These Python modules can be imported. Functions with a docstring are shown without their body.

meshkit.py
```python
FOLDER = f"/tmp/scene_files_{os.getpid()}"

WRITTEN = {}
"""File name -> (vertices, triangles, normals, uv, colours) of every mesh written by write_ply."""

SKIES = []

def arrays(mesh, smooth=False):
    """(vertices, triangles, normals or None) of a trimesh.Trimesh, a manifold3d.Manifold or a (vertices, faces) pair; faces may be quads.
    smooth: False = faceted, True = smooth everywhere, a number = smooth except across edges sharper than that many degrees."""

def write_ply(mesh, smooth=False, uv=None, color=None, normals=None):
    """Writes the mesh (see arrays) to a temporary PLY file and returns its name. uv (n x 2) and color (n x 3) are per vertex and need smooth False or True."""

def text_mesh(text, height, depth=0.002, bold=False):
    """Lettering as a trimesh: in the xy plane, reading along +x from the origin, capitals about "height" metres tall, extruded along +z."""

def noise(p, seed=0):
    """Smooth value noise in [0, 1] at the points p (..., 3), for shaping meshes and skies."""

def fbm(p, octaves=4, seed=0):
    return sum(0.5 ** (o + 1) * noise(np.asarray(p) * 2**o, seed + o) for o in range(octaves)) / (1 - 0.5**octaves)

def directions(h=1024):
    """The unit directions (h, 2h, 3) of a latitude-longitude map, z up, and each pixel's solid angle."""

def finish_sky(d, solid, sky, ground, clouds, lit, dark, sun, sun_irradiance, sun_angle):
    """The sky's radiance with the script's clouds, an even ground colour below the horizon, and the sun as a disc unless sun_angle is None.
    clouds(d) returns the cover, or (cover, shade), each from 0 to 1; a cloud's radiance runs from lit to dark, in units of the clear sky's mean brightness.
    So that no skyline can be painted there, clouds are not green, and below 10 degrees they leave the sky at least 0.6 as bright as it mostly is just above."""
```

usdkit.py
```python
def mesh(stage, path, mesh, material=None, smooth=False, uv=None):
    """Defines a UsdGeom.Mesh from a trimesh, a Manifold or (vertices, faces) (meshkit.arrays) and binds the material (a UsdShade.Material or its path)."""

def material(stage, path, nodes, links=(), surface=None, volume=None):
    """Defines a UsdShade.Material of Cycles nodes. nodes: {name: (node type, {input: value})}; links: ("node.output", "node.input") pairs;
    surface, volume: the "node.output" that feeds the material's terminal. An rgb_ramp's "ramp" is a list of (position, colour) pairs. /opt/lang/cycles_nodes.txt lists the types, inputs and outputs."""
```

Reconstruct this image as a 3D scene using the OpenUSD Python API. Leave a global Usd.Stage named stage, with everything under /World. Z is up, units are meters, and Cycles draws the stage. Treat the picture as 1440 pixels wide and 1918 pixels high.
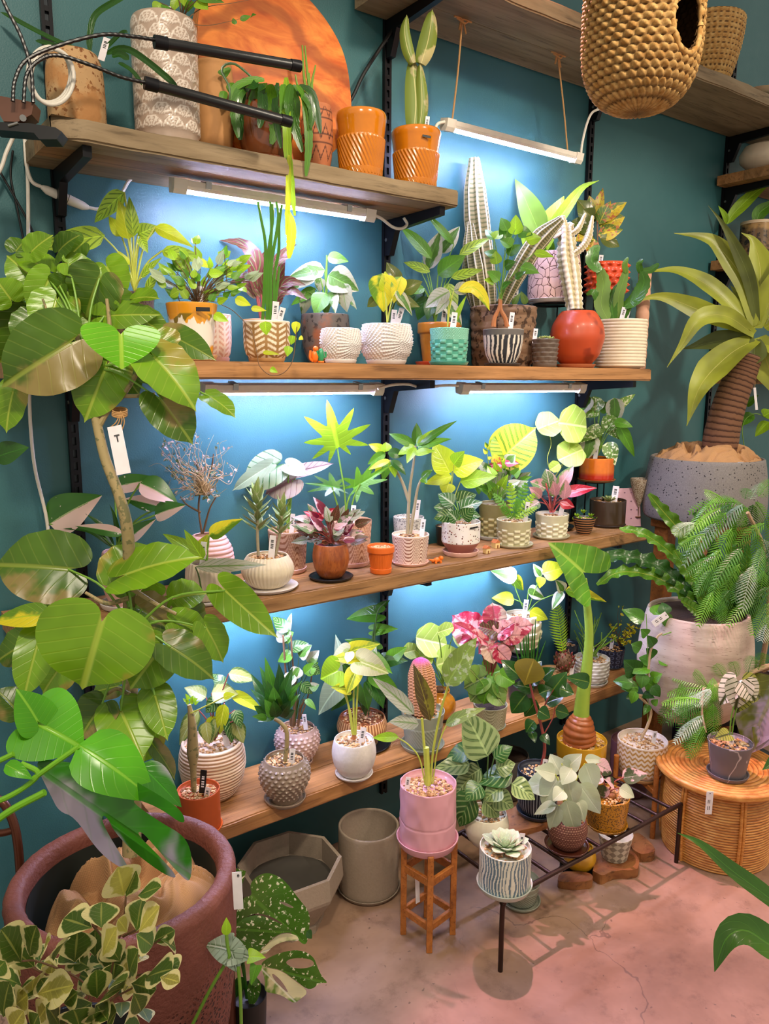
import math, random, numpy as np, trimesh, usdkit, meshkit
from pxr import Usd, UsdGeom, UsdLux, UsdShade, Gf, Sdf, Vt
from shapely.geometry import Polygon
stage = Usd.Stage.CreateInMemory()
UsdGeom.SetStageUpAxis(stage, UsdGeom.Tokens.z); UsdGeom.SetStageMetersPerUnit(stage, 1.0)
stage.DefinePrim('/World', 'Xform'); stage.SetDefaultPrim(stage.GetPrimAtPath('/World'))
RNG = random.Random(7)

# ------------------------------------------------------------------ camera
W, H, F = 1440, 1918, 1440.0
PITCH, ROLL, YAW = math.radians(9.9), math.radians(0.3), math.radians(53.8)
CAM = np.array([0.0, -1.94, 1.5])
FW = np.array([math.cos(YAW)*math.cos(PITCH), math.sin(YAW)*math.cos(PITCH), -math.sin(PITCH)])
_r = np.array([math.sin(YAW), -math.cos(YAW), 0.0]); _u = np.cross(_r, FW)
RT = math.cos(ROLL)*_r + math.sin(ROLL)*_u
UP = math.cos(ROLL)*_u - math.sin(ROLL)*_r
cam = UsdGeom.Camera.Define(stage, '/World/Camera')
m = Gf.Matrix4d(1.0)
m.SetRow(0, Gf.Vec4d(*RT, 0)); m.SetRow(1, Gf.Vec4d(*UP, 0)); m.SetRow(2, Gf.Vec4d(*(-FW), 0)); m.SetRow(3, Gf.Vec4d(*CAM, 1))
cam.AddTransformOp().Set(m)
cam.CreateHorizontalApertureAttr(36.0); cam.CreateVerticalApertureAttr(36.0*H/W); cam.CreateFocalLengthAttr(36.0*F/W)
cam.CreateClippingRangeAttr(Gf.Vec2f(0.02, 100))
EXPOSURE = 0.32
cam.CreateExposureAttr(EXPOSURE)

# ------------------------------------------------------------------ lights
dome = UsdLux.DomeLight.Define(stage, '/World/ambient_dome')
dome.CreateColorAttr(Gf.Vec3f(1.0, 0.90, 0.76)); dome.CreateIntensityAttr(0.17)
def ceiling_spot(name, pos, target, color, power, radius=0.09, cone=None):
    l = (UsdLux.SphereLight if cone else UsdLux.DiskLight).Define(stage, '/World/' + name)
    pos, target = np.array(pos, float), np.array(target, float)
    z = pos - target; z /= np.linalg.norm(z)
    x = np.cross([0.0, 1.0, 0.02], z); x /= np.linalg.norm(x); y = np.cross(z, x)
    mm = Gf.Matrix4d(1.0)
    for i, v in enumerate((x, y, z)): mm.SetRow(i, Gf.Vec4d(*v, 0))
    mm.SetRow(3, Gf.Vec4d(*pos, 1)); l.AddTransformOp().Set(mm)
    l.CreateRadiusAttr(radius); l.CreateColorAttr(Gf.Vec3f(*color)); l.CreateIntensityAttr(power/(math.pi*radius**2)*K)
    if cone:
        sh = UsdLux.ShapingAPI.Apply(l.GetPrim()); sh.CreateShapingConeAngleAttr(cone); sh.CreateShapingConeSoftnessAttr(0.3)
K = 1.0
WARM = (1.0, 0.86, 0.68)
ceiling_spot('ceiling_lamp', (0.1, -1.85, 2.95), (0.8, -0.1, 1.45), WARM, 6.5, cone=30)
ceiling_spot('ceiling_lamp_001', (1.4, -1.8, 2.95), (1.6, -0.1, 1.45), WARM, 6.5, cone=30)
ceiling_spot('ceiling_lamp_002', (2.7, -2.1, 2.95), (2.6, -0.35, 1.25), WARM, 7.5, cone=30)
ceiling_spot('pink_grow_lamp', (1.75, -0.19, 3.3), (1.75, -1.6, 0.0), (1.0, 0.46, 0.60), 30.0, 0.025, cone=21)
ceiling_spot('pink_grow_lamp_001', (3.4, -2.5, 2.7), (2.2, -1.5, 0.0), (1.0, 0.48, 0.42), 3.0, 0.05, cone=30)
ceiling_spot('ceiling_lamp_003', (-0.2, -1.5, 2.9), (0.35, -0.6, 0.7), WARM, 4.2, cone=32)

# ------------------------------------------------------------------ pixel <-> world (a 1440 x 1918 picture)
def ray(px, py): return FW + RT*((px - W/2)/F) - UP*((py - H/2)/F)
FH = np.array([FW[0], FW[1], 0.0])/math.hypot(FW[0], FW[1])
class Depth(float):
    """a camera depth that also knows its level distance, so that a plant stands in an upright plane"""
    def __new__(c, d, h): x = float.__new__(c, d); x.h = h; return x
    def __add__(s, o): return float(s) + float(o) if isinstance(o, Depth) else Depth(float(s) + float(o), s.h + float(o))
    def __sub__(s, o): return Depth(float(s) - float(o), s.h - float(o))
def ad(px, py, d):
    r = ray(px, py); return CAM + r*(d.h/(r @ FH) if isinstance(d, Depth) else float(d))
def aty(px, py, Y): r = ray(px, py); return CAM + r*((Y - CAM[1])/r[1])
def atz(px, py, Z): r = ray(px, py); return CAM + r*((Z - CAM[2])/r[2])
def updep(p): return Depth(dep(p), float((np.asarray(p) - CAM) @ FH))
def dep(p): return float((np.asarray(p) - CAM) @ FW)
def proj(p): q = np.asarray(p, float) - CAM; z = q @ FW; return W/2 + F*(q @ RT)/z, H/2 - F*(q @ UP)/z

# ------------------------------------------------------------------ prims
_used = {}
def numbered(parent, name):
    k = (parent, name); n = _used.get(k, 0); _used[k] = n + 1
    return f'{parent}/{name}' if n == 0 else f'{parent}/{name}_{n:03d}'
def tag(prim, label=None, cat=None, group=None, kind=None):
    for k, v in (('label', label), ('category', cat), ('group', group), ('kind', kind)):
        if v: prim.SetCustomDataByKey(k, v)
    return prim
class Thing:
    def __init__(s, name, label, cat, origin=(0, 0, 0), group=None, kind=None, parent='/World'):
        s.o = np.array(origin, float); s.path = numbered(parent, name)
        x = UsdGeom.Xform.Define(stage, s.path); x.AddTranslateOp().Set(Gf.Vec3d(*map(float, s.o)))
        tag(x.GetPrim(), label, cat, group, kind); s.prim = x.GetPrim()
    def add(s, name, mesh, mat, smooth=40, uv=None, label=None, kind=None, under=None):
        v, f, uv2 = unpack(mesh); uv = uv2 if uv is None else uv
        v = np.array(v, float); v[:, 1] -= max(0.0, v[:, 1].max() + .002)
        path = numbered(under or s.path, name)
        pm = usdkit.mesh(stage, path, (v - s.o, f), M(mat), smooth=(True if uv is not None and smooth else smooth), uv=uv)
        if label or kind: tag(pm.GetPrim(), label, None, None, kind)
        return path
def unpack(mesh):
    if isinstance(mesh, list): mesh = join(mesh)
    if hasattr(mesh, 'to_mesh'):
        mm = mesh.to_mesh(); return np.array(mm.vert_properties[:, :3], float), np.array(mm.tri_verts), None
    if hasattr(mesh, 'vertices'): return np.array(mesh.vertices, float), np.array(mesh.faces), None
    return (np.asarray(mesh[0], float), np.asarray(mesh[1]), mesh[2] if len(mesh) > 2 else None)
def join(ms):
    vs, fs, us, n = [], [], [], 0
    for a in ms:
        v, f, u = unpack(a); vs.append(v); fs.append(f + n); n += len(v)
        us.append(u)
    if all(u is not None for u in us): return (np.vstack(vs), np.vstack(fs), np.vstack(us))
    return (np.vstack(vs), np.vstack(fs))
def single(name, mesh, mat, label=None, cat=None, group=None, kind=None, smooth=40):
    v, f, uv = unpack(mesh)
    pm = usdkit.mesh(stage, numbered('/World', name), (v, f), M(mat), smooth=(True if uv is not None and smooth else smooth), uv=uv)
    tag(pm.GetPrim(), label, cat, group, kind); return pm

# ------------------------------------------------------------------ shapes
def box(lo, hi, bev=0.0):
    lo, hi = np.minimum(lo, hi).astype(float), np.maximum(lo, hi).astype(float)
    if bev <= 0:
        b = trimesh.creation.box(hi - lo); b.apply_translation((lo + hi)/2); return b
    pts = []
    for s in np.ndindex(2, 2, 2):
        c = np.where(s, hi, lo); d = np.where(s, -1, 1)*bev
        for k in range(3):
            e = d.copy(); e[k] = 0; pts.append(c + e)
    return trimesh.convex.convex_hull(np.array(pts))
def catmull(pts, n=8):
    p = np.asarray(pts, float)
    if len(p) < 3: return np.array([p[0] + (p[-1] - p[0])*t for t in np.linspace(0, 1, max(2, n//2))])
    q = np.vstack([2*p[0] - p[1], p, 2*p[-1] - p[-2]]); out = []
    for i in range(1, len(q) - 2):
        for t in np.arange(n)/n:
            out.append(0.5*((2*q[i]) + (q[i+1] - q[i-1])*t + (2*q[i-1] - 5*q[i] + 4*q[i+1] - q[i+2])*t*t + (3*q[i] - q[i-1] - 3*q[i+1] + q[i+2])*t**3))
    out.append(p[-1]); return np.array(out)
def tube(path, r, k=8, cap=True, uvs=False, ridges=0, ridge=0.0, section=None):
    """sweep a (possibly tapering, ribbed) section along a path"""
    p = np.asarray(path, float); n = len(p); r = np.broadcast_to(np.asarray(r, float), (n,)) if np.ndim(r) == 0 or len(np.atleast_1d(r)) == n else np.interp(np.linspace(0, 1, n), np.linspace(0, 1, len(r)), r)
    t = np.gradient(p, axis=0); t /= np.maximum(np.linalg.norm(t, axis=1, keepdims=True), 1e-9)
    a = np.cross(t[0], [0.3, 0.2, 1.0] if abs(t[0][2]) < 0.9 else [1.0, 0.2, 0.1]); a /= np.linalg.norm(a)
    vs, us = [], []; ang = np.arange(k)*2*math.pi/k
    prof = 1 + ridge*np.cos(ang*ridges) if ridges else np.ones(k)
    for i in range(n):
        a = a - t[i]*(a @ t[i]); a /= np.linalg.norm(a); b = np.cross(t[i], a)
        if section is None: vs.append(p[i] + r[i]*prof[:, None]*(np.cos(ang)[:, None]*a + np.sin(ang)[:, None]*b))
        else: vs.append(p[i] + r[i]*(np.asarray(section)[:, :1]*a + np.asarray(section)[:, 1:]*b))
        us.append(np.c_[prof*0.5 if ridges else ang/6.283, np.full(k, i/(n - 1))])
    v = np.vstack(vs); f = []
    for i in range(n - 1):
        for j in range(k):
            q = [i*k + j, i*k + (j+1) % k, (i+1)*k + (j+1) % k, (i+1)*k + j]; f += [[q[0], q[1], q[2]], [q[0], q[2], q[3]]]
    u = np.vstack(us)
    if cap:
        v = np.vstack([v, p[0], p[-1]]); u = np.vstack([u, u[0], u[-1]]); c0, c1 = n*k, n*k + 1
        for j in range(k): f.append([c0, (j+1) % k, j]); f.append([c1, (n-1)*k + j, (n-1)*k + (j+1) % k])
    return (v, np.array(f), u) if uvs else (v, np.array(f))
def rod(a, b, r, k=10): return tube([a, (np.asarray(a, float) + b)/2, b], r, k)
def bar(a, b, w, h, up=(0, 0, 1)):
    a, b = np.asarray(a, float), np.asarray(b, float); d = b - a; L = np.linalg.norm(d); d /= L
    s = np.cross(up, d); s /= np.linalg.norm(s); n = np.cross(d, s)
    m4 = np.eye(4); m4[:3, 0], m4[:3, 1], m4[:3, 2], m4[:3, 3] = d, s, n, (a + b)/2
    q = box((-L/2, -w/2, -h/2), (L/2, w/2, h/2), min(w, h)*0.12); q.apply_transform(m4); return q
def lathe(prof, o, k=64, disp=None, mask=None, closed=False):
    """prof: (r, z) list; disp(theta, zrel, r) -> dr on points flagged as outside; uv = (mask, height)"""
    p = np.array(prof, float); n = len(p); th = np.arange(k)*2*math.pi/k
    T, R = np.meshgrid(th, p[:, 0]); Z = np.repeat(p[:, 1:2], k, 1)
    out = np.repeat((p[:, 2:3] if p.shape[1] > 2 else np.ones((n, 1))), k, 1)
    zr = Z/max(p[:, 1].max(), 1e-6)
    D = disp(T, zr, R)*out if disp else 0.0
    Mk = (mask(T, zr, R)*out if mask else np.zeros_like(T))
    R2 = np.where(R > 1e-6, R + D, R)
    v = np.stack([R2*np.cos(T), R2*np.sin(T), Z], -1).reshape(-1, 3) + np.asarray(o, float)
    i, j = np.meshgrid(np.arange(n-1), np.arange(k), indexing='ij'); a = i*k + j; b = i*k + (j+1) % k; c = b + k; d = a + k
    f = np.vstack([np.c_[a.ravel(), b.ravel(), c.ravel()], np.c_[a.ravel(), c.ravel(), d.ravel()]])
    keep = np.ones(len(f), bool)
    uv = np.c_[np.broadcast_to(Mk, T.shape).ravel(), zr.ravel()]
    return (v, f[keep], uv)
def rot_to(v, axis, ang):
    axis = axis/np.linalg.norm(axis); c, s = math.cos(ang), math.sin(ang)
    return v*c + np.cross(axis, v)*s + axis*(axis @ v)*(1 - c)

# ------------------------------------------------------------------ materials
_mats = {}
_defs = {}
def M(name):
    if name not in _mats: _mats[name] = _defs[name]('/World/Looks/' + name)
    return _mats[name]
def lin(h):
    if not isinstance(h, str): return tuple(h)
    c = [int(h[i:i+2], 16)/255 for i in (0, 2, 4)]
    return tuple(x/12.92 if x <= 0.04045 else ((x + 0.055)/1.055)**2.4 for x in c)
def mul(c, k): return tuple(min(1, x*k) for x in lin(c))
class G:
    """little node-graph builder"""
    def __init__(s): s.n, s.l, s.i = {}, [], 0
    def __call__(s, kind, out, links=None, **kw):
        s.i += 1; nm = f'n{s.i}'; s.n[nm] = (kind, kw)
        for k, a in (links or {}).items(): s.l.append((a, f'{nm}.{k}'))
        return f'{nm}.{out}'
    def math(s, op, a, b=0.0, c=0.0, clamp=False):
        kw = {'math_type': op, 'use_clamp': clamp}; L = {}
        for k, x in (('value1', a), ('value2', b), ('value3', c)):
            if isinstance(x, str): L[k] = x
            else: kw[k] = x
        return s('math', 'value', L, **kw)
    def mix(s, fac, a, b, typ='mix'):
        kw = {'mix_type': typ}; L = {}
        for k, x in (('fac', fac), ('color1', a), ('color2', b)):
            if isinstance(x, str): L[k] = x
            else: kw[k] = x
        return s('mix', 'color', L, **kw)
    def step(s, x, lo, hi): return s('map_range', 'result', {'value': x}, range_type='smoothstep', from_min=lo, from_max=hi)
    def pos(s, scale=(1, 1, 1), rot=(0, 0, 0), src='position'):
        g = s('geometry', 'position') if src == 'position' else s('texture_coordinate', 'object')
        return s('mapping', 'vector', {'vector': g}, scale=scale, rotation=rot, mapping_type='point')
    def noise(s, vec, scale, detail=3, rough=0.5, dist=0.0): return s('noise_texture', 'fac', {'vector': vec}, scale=scale, detail=detail, roughness=rough, distortion=dist)
    def uv(s):
        t = s('texture_coordinate', 'UV'); sep = s('separate_xyz', 'x', {'vector': t}); return sep, sep[:-1] + 'y'
    def bsdf(s, col, rough=0.5, bump=None, strength=0.3, dist=0.002, **kw):
        L = {}
        if isinstance(col, str): L['base_color'] = col
        else: kw['base_color'] = col
        if isinstance(rough, str): L['roughness'] = rough
        else: kw['roughness'] = rough
        if bump: L['normal'] = s('bump', 'normal', {'height': bump}, strength=strength, distance=dist)
        return s('principled_bsdf', 'BSDF', L, **kw)
    def done(s, path, surface): return usdkit.material(stage, path, s.n, s.l, surface=surface)
def defmat(name, fn): _defs[name] = fn
def plain(name, col, rough=0.5, metal=0.0, var=0.12, scale=40, bump=0.0, coat=0.0, **kw):
    def fn(path):
        g = G(); c = lin(col); n = g.noise(g.pos(), scale)
        cc = g.mix(n, tuple(x*(1 - var) for x in c), tuple(min(1, x*(1 + var)) for x in c))
        return g.done(path, g.bsdf(cc, rough, n if bump else None, bump, metallic=metal, coat_weight=coat, **kw))
    defmat(name, fn)
def two(name, c1, c2, rough=0.45, coat=0.0, speck=0.0, speckcol='3a2a1c', sscale=220, bump=0.0):
    """mask in uv.x mixes two colours; optional specks"""
    def fn(path):
        g = G(); u, v = g.uv(); n = g.noise(g.pos(), 60)
        a = g.mix(n, mul(c1, .85), mul(c1, 1.1)); c = g.mix(g.math('multiply', u, 1.0, clamp=True), a, lin(c2))
        if speck: c = g.mix(g.step(g.noise(g.pos(), sscale, 2), 0.72 - speck, 0.76 - speck), c, lin(speckcol))
        return g.done(path, g.bsdf(c, rough, n if bump else None, bump, coat_weight=coat))
    defmat(name, fn)
def speckled(name, col, speckcol, scale=200, amt=0.1, rough=0.6, coat=0.0, bump=0.2, big=None):
    def fn(path):
        g = G(); p = g.pos(); n = g.noise(p, scale, 3); n2 = g.noise(p, 14, 4)
        c = g.mix(n2, mul(col, .75), mul(col, 1.15)); c = g.mix(g.step(n, 0.62 - amt, 0.68 - amt), c, lin(speckcol))
        if big: c = g.mix(g.step(n2, .5, .62), c, lin(big))
        return g.done(path, g.bsdf(c, rough, n, bump, coat_weight=coat))
    defmat(name, fn)
def wood(name, c1, c2, dark, rough=0.6, sx=2.0, sc=26.0, axis='x', bump=0.35, coat=0.0):
    def fn(path):
        g = G(); s = {'x': (sx, sc, sc), 'y': (sc, sx, sc), 'z': (sc, sc, sx)}[axis]
        rnd = g('object_info', 'random'); p0 = g('geometry', 'position')
        p1 = g('vector_math', 'vector', {'vector1': p0, 'vector2': g('combine_xyz', 'vector', {'x': rnd, 'y': rnd, 'z': rnd})}, math_type='add')
        p = g('mapping', 'vector', {'vector': p1}, scale=s, mapping_type='point')
        n = g.noise(p, 1.0, 5, 0.6, 0.6); n2 = g.noise(p, 3.2, 4, 0.65); big = g.noise(g.pos((1.5, 4, 4)), 2.2, 3)
        c = g.mix(g.step(n, .3, .7), lin(c1), lin(c2)); c = g.mix(g.math('multiply', g.step(n2, .52, .74), .75), c, lin(dark))
        c = g.mix(g.math('multiply', g.step(big, .45, .75), .35), c, lin(dark))
        return g.done(path, g.bsdf(c, rough, n2, bump, .002, coat_weight=coat))
    defmat(name, fn)
def leafmat(name, c1, c2=None, vein=None, veinw=0.05, nside=7, slant=0.9,  sideamt=0.55, mode=None, amt=0.5, scale=40, rough=0.38, trans=0.25, back=None, c3=None, soft=.1):
    """uv: u along the blade, v across (-1..1). mode: margin / centre / stripes / speckle / splash / veins"""
    def sunny(h):       # leaf greens lean to yellow
        c = lin(h); return (min(1, c[0]*1.22), c[1]*1.06, c[2]*.72) if c[1] > c[0]*.95 and c[1] > c[2]*1.9 else c
    c1 = sunny(c1); c2 = sunny(c2) if c2 is not None else None; vein = sunny(vein) if vein else None
    def fn(path):
        g = G(); u, v = g.uv(); av = g.math('absolute', v); p = g.pos()
        n = g.noise(p, scale, 3); nb = g.noise(p, 9, 2)
        base = g.mix(g.step(nb, .3, .7), mul(c1, .72), mul(c1, 1.22))
        ch = g.math('fraction', g.math('multiply', g.math('subtract', u, g.math('add', g.math('multiply', av, slant*0.33), g.math('multiply', g.math('subtract', nb, .5), .16))), nside))
        tri = g.math('absolute', g.math('subtract', ch, .5))          # 0.5 at chevron line, 0 between
        if c2 is not None:
            k = lin(c2); wob = g.math('multiply', g.math('subtract', n, .5), .9)
            if mode == 'margin': mk = g.step(g.math('add', av, wob), amt, amt + .12)
            elif mode == 'centre': mk = g.step(g.math('subtract', amt, g.math('add', av, wob)), 0.0, .12)
            elif mode == 'stripes': mk = g.math('multiply', g.step(g.math('add', tri, g.math('multiply', wob, .15)), .5 - amt*.5, .5 - amt*.5 + soft), g.step(g.math('subtract', .93, av), 0, .12))
            elif mode == 'speckle': mk = g.step(n, 1 - amt - .1, 1 - amt - .04)
            elif mode == 'splash': mk = g.step(g.math('add', g.noise(p, scale*.35, 4, .6), g.math('multiply', v, .12)), 1 - amt - .08, 1 - amt)
            elif mode == 'veins': mk = g.math('maximum', g.step(g.math('subtract', .2, av), 0, .15), g.step(g.math('add', tri, g.math('multiply', wob, .2)), .5 - amt*.5, .5 - amt*.5 + .1))
            else: mk = None
            if mk: base = g.mix(mk, base, k)
            if c3 is not None: base = g.mix(g.step(g.noise(p, scale*1.7, 3), .56, .6), base, lin(c3))
        vc = lin(vein) if vein else mul(c1, 1.9)
        mid = g.step(g.math('subtract', veinw*1.6, av), 0.0, veinw)
        side = g.math('multiply', g.step(tri, .40, .50), sideamt)
        vm = g.math('maximum', mid, side)
        col = g.mix(g.math('multiply', vm, .55), base, vc)
        if back is not None:
            col = g.mix(g('geometry', 'backfacing'), col, lin(back))
        hgt = g.math('subtract', 1.0, vm)
        b = g.bsdf(col, rough, hgt, .35, .002)
        t = g('translucent_bsdf', 'BSDF', {'color': col})
        return g.done(path, g('mix_closure', 'closure', {'closure1': b, 'closure2': t}, fac=trans))
    defmat(name, fn)
def glow(name, col, strength):
    def fn(path):
        g = G(); return g.done(path, g('emission', 'emission', color=lin(col), strength=strength))
    defmat(name, fn)

# ------------------------------------------------------------------ leaves
PROF = {
 'lance': lambda t: np.sin(np.pi*t**0.75)**0.9*(1 - .15*t),
 'ovate': lambda t: np.clip(np.sin(np.pi*t**0.62), 0, 1)**0.85*(1.02 - .2*t),
 'obovate': lambda t: np.clip(np.sin(np.pi*t**1.45), 0, 1)**0.75,
 'sword': lambda t: (0.55 + .45*np.sin(np.pi*np.clip(t*1.15, 0, 1)))*np.clip((1 - t)*2.6, 0, 1)**.8,
 'strap': lambda t: np.clip(t*14, .45, 1)*np.clip((1 - t)*7, 0, 1)**.5,
 'pad': lambda t: np.clip(np.sin(np.pi*(t*.94 + .06)**.8), 0, 1)**.5,
 'needle': lambda t: np.clip((1 - t), 0, 1)**.6,
 'euph': lambda t: np.clip(np.sin(np.pi*(t*.93+.03)**.9), 0, 1)**.55*(1 - .13*np.cos(t*22)),
}
OUT = {
 'heart': [(1, 0), (.86, .1), (.6, .3), (.3, .45), (.0, .5), (-.2, .42), (-.28, .26), (-.22, .1), (0, 0)],
 'round': [(1, 0), (.93, .04), (.86, .13), (.76, .28), (.55, .44), (.28, .52), (0, .5), (-.2, .38), (-.28, .2), (-.2, .06), (0, 0)],
 'arrow': [(1, 0), (.75, .13), (.4, .3), (.1, .42), (-.2, .48), (-.42, .42), (-.45, .3), (-.28, .14), (0, 0)],
 'deltoid': [(1, 0), (.7, .2), (.4, .38), (.1, .5), (-.06, .48), (-.06, .25), (-.02, .1), (0, 0)],
}
def frame(p0, p1, face, rng, tilt=0.35, upb=0.45):
    ax = p1 - p0; L = np.linalg.norm(ax); ax = ax/L
    tc = CAM - (p0 + p1)/2; tc /= np.linalg.norm(tc)
    n = tc + np.array([0, 0, upb]); n = n - ax*(n @ ax)
    if np.linalg.norm(n) < .15: n = np.array([0, 0, 1.0]) - ax*ax[2] + 1e-3
    n /= np.linalg.norm(n); n = rot_to(n, ax, rng.uniform(-tilt, tilt) + face)
    return ax, L, n, np.cross(n, ax)
def leaf_mesh(shape, p0, p1, w, rng, arch=0.12, fold=0.18, wave=0.0, face=0.0, tilt=0.35, droop=0.0, upb=0.45, nu=12, nv=3, twist=0.0, curl=0.0, thick=0.0):
    ax, L, n, s = frame(p0, p1, face, rng, tilt, upb); h = w/2
    c = (p0 + p1)/2 + n*arch*L + np.array([0, 0, droop*L])
    ph = rng.uniform(0, 6.28)
    def place(a, b):       # a along 0..1 (may be negative), b across in metres
        a = np.asarray(a); b = np.asarray(b); a0 = np.clip(a, 0, 1)
        cur = ((1-a0)**2)[..., None]*p0 + (2*a0*(1-a0))[..., None]*c + (a0**2)[..., None]*p1
        tg = (2*(1-a0))[..., None]*(c - p0) + (2*a0)[..., None]*(p1 - c); tl = tg/np.maximum(np.linalg.norm(tg, axis=-1, keepdims=True), 1e-9)
        cur = cur + tl*((a - a0)*L)[..., None]
        side = s - tl*(tl @ s)[..., None]; side /= np.linalg.norm(side, axis=-1, keepdims=True)
        nn = np.cross(tl, side)
        nn = nn*np.sign(nn @ n)[..., None]
        off = fold*np.abs(b) - curl*b*b/max(h, 1e-6) + wave*h*np.sin(a*19 + ph)*np.clip(np.abs(b)/max(h, 1e-6), 0, 1)**1.5 + .02*L*np.sin(a*5 + ph)*np.sign(b)*np.abs(b)/max(h, 1e-6)
        return cur + side*b[..., None] + nn*off[..., None]
    if shape in PROF:
        t = np.linspace(0, 1, nu + 1); hw = np.maximum(PROF[shape](t), 0.012); hw = hw/hw.max()*h
        vv = np.linspace(-1, 1, 2*nv + 1); A, V = np.meshgrid(t, vv, indexing='ij')
        v = place(A, V*hw[:, None]); k = 2*nv + 1
        if thick:
            e = np.maximum(1 - V**2, 0)**.5*thick*np.clip(np.minimum(A, 1 - A)*8, 0.15, 1)
            v1 = (v + n*e[..., None]).reshape(-1, 3); v2 = (v - n*e[..., None]).reshape(-1, 3)
        i, j = np.meshgrid(np.arange(nu), np.arange(k - 1), indexing='ij'); a = (i*k + j).ravel()
        f = np.vstack([np.c_[a, a + 1, a + k + 1], np.c_[a, a + k + 1, a + k]]); uv = np.c_[A.ravel(), V.ravel()]
        if thick: return (np.vstack([v1, v2]), np.vstack([f[:, ::-1], f + len(v1)]), np.vstack([uv, uv]))
        vv_ = v.reshape(-1, 3)
        if np.cross(vv_[f[:, 1]] - vv_[f[:, 0]], vv_[f[:, 2]] - vv_[f[:, 0]]).sum(0) @ n < 0: f = f[:, ::-1]
        return (vv_, f, uv)
    if shape == 'peltate':
        th = np.linspace(0, 2*math.pi, 37)[:-1]; wob = 1 + .03*np.cos(th*7 + ph); cx = 0.5
        oa, ob = cx + .5*np.cos(th)*wob, np.sin(th)*wob; org = (.42, 0.0)
    elif shape in OUT:
        q = catmull(np.array(OUT[shape]), 3); mb = q[:, 1].max(); q = q/np.array([1, mb])
        oa = np.r_[q[:, 0], q[::-1, 0][1:-1]]; ob = np.r_[q[:, 1], -q[::-1, 1][1:-1]]; org = (0.0, 0.0)
    else:                  # lobed:k
        kl = int(shape.split(':')[1]); th = np.linspace(-math.pi*.93, math.pi*.93, 16*kl + 1)
        r = (.42 + .58*np.cos(th/2)**1.3)*(1 - .58*(.5 - .5*np.cos(th*kl/.93 + (math.pi if kl % 2 == 0 else 0)))**.55)*(1 + .08*np.sin(th*3 + ph))
        oa, ob = r*np.cos(th), r*np.sin(th)*1.0; oa = oa/oa.max(); ob = ob/np.abs(ob).max(); org = (0.0, 0.0)
    rings = np.array([0.0, .3, .55, .78, .92, 1.0]); k = len(oa)
    A = org[0] + (oa - org[0])[None]*rings[:, None]; B = org[1] + (ob - org[1])[None]*rings[:, None]
    v = place(A, B*h).reshape(-1, 3)
    i, j = np.meshgrid(np.arange(len(rings) - 1), np.arange(k), indexing='ij'); a = (i*k + j).ravel(); b = (i*k + (j+1) % k).ravel()
    f = np.vstack([np.c_[a, a + k, b + k], np.c_[a, b + k, b]])
    v_, f_ = v, f
    # orient towards n
    nn = np.cross(v[f[:, 1]] - v[f[:, 0]], v[f[:, 2]] - v[f[:, 0]]).sum(0)
    if nn @ n < 0: f_ = f[:, ::-1]
    return (v_, f_, np.c_[A.ravel(), B.ravel()])
def nums(s): return [[float(x) for x in r.split()] for r in s.replace('\n', ' ').split(';') if r.strip()]
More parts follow.
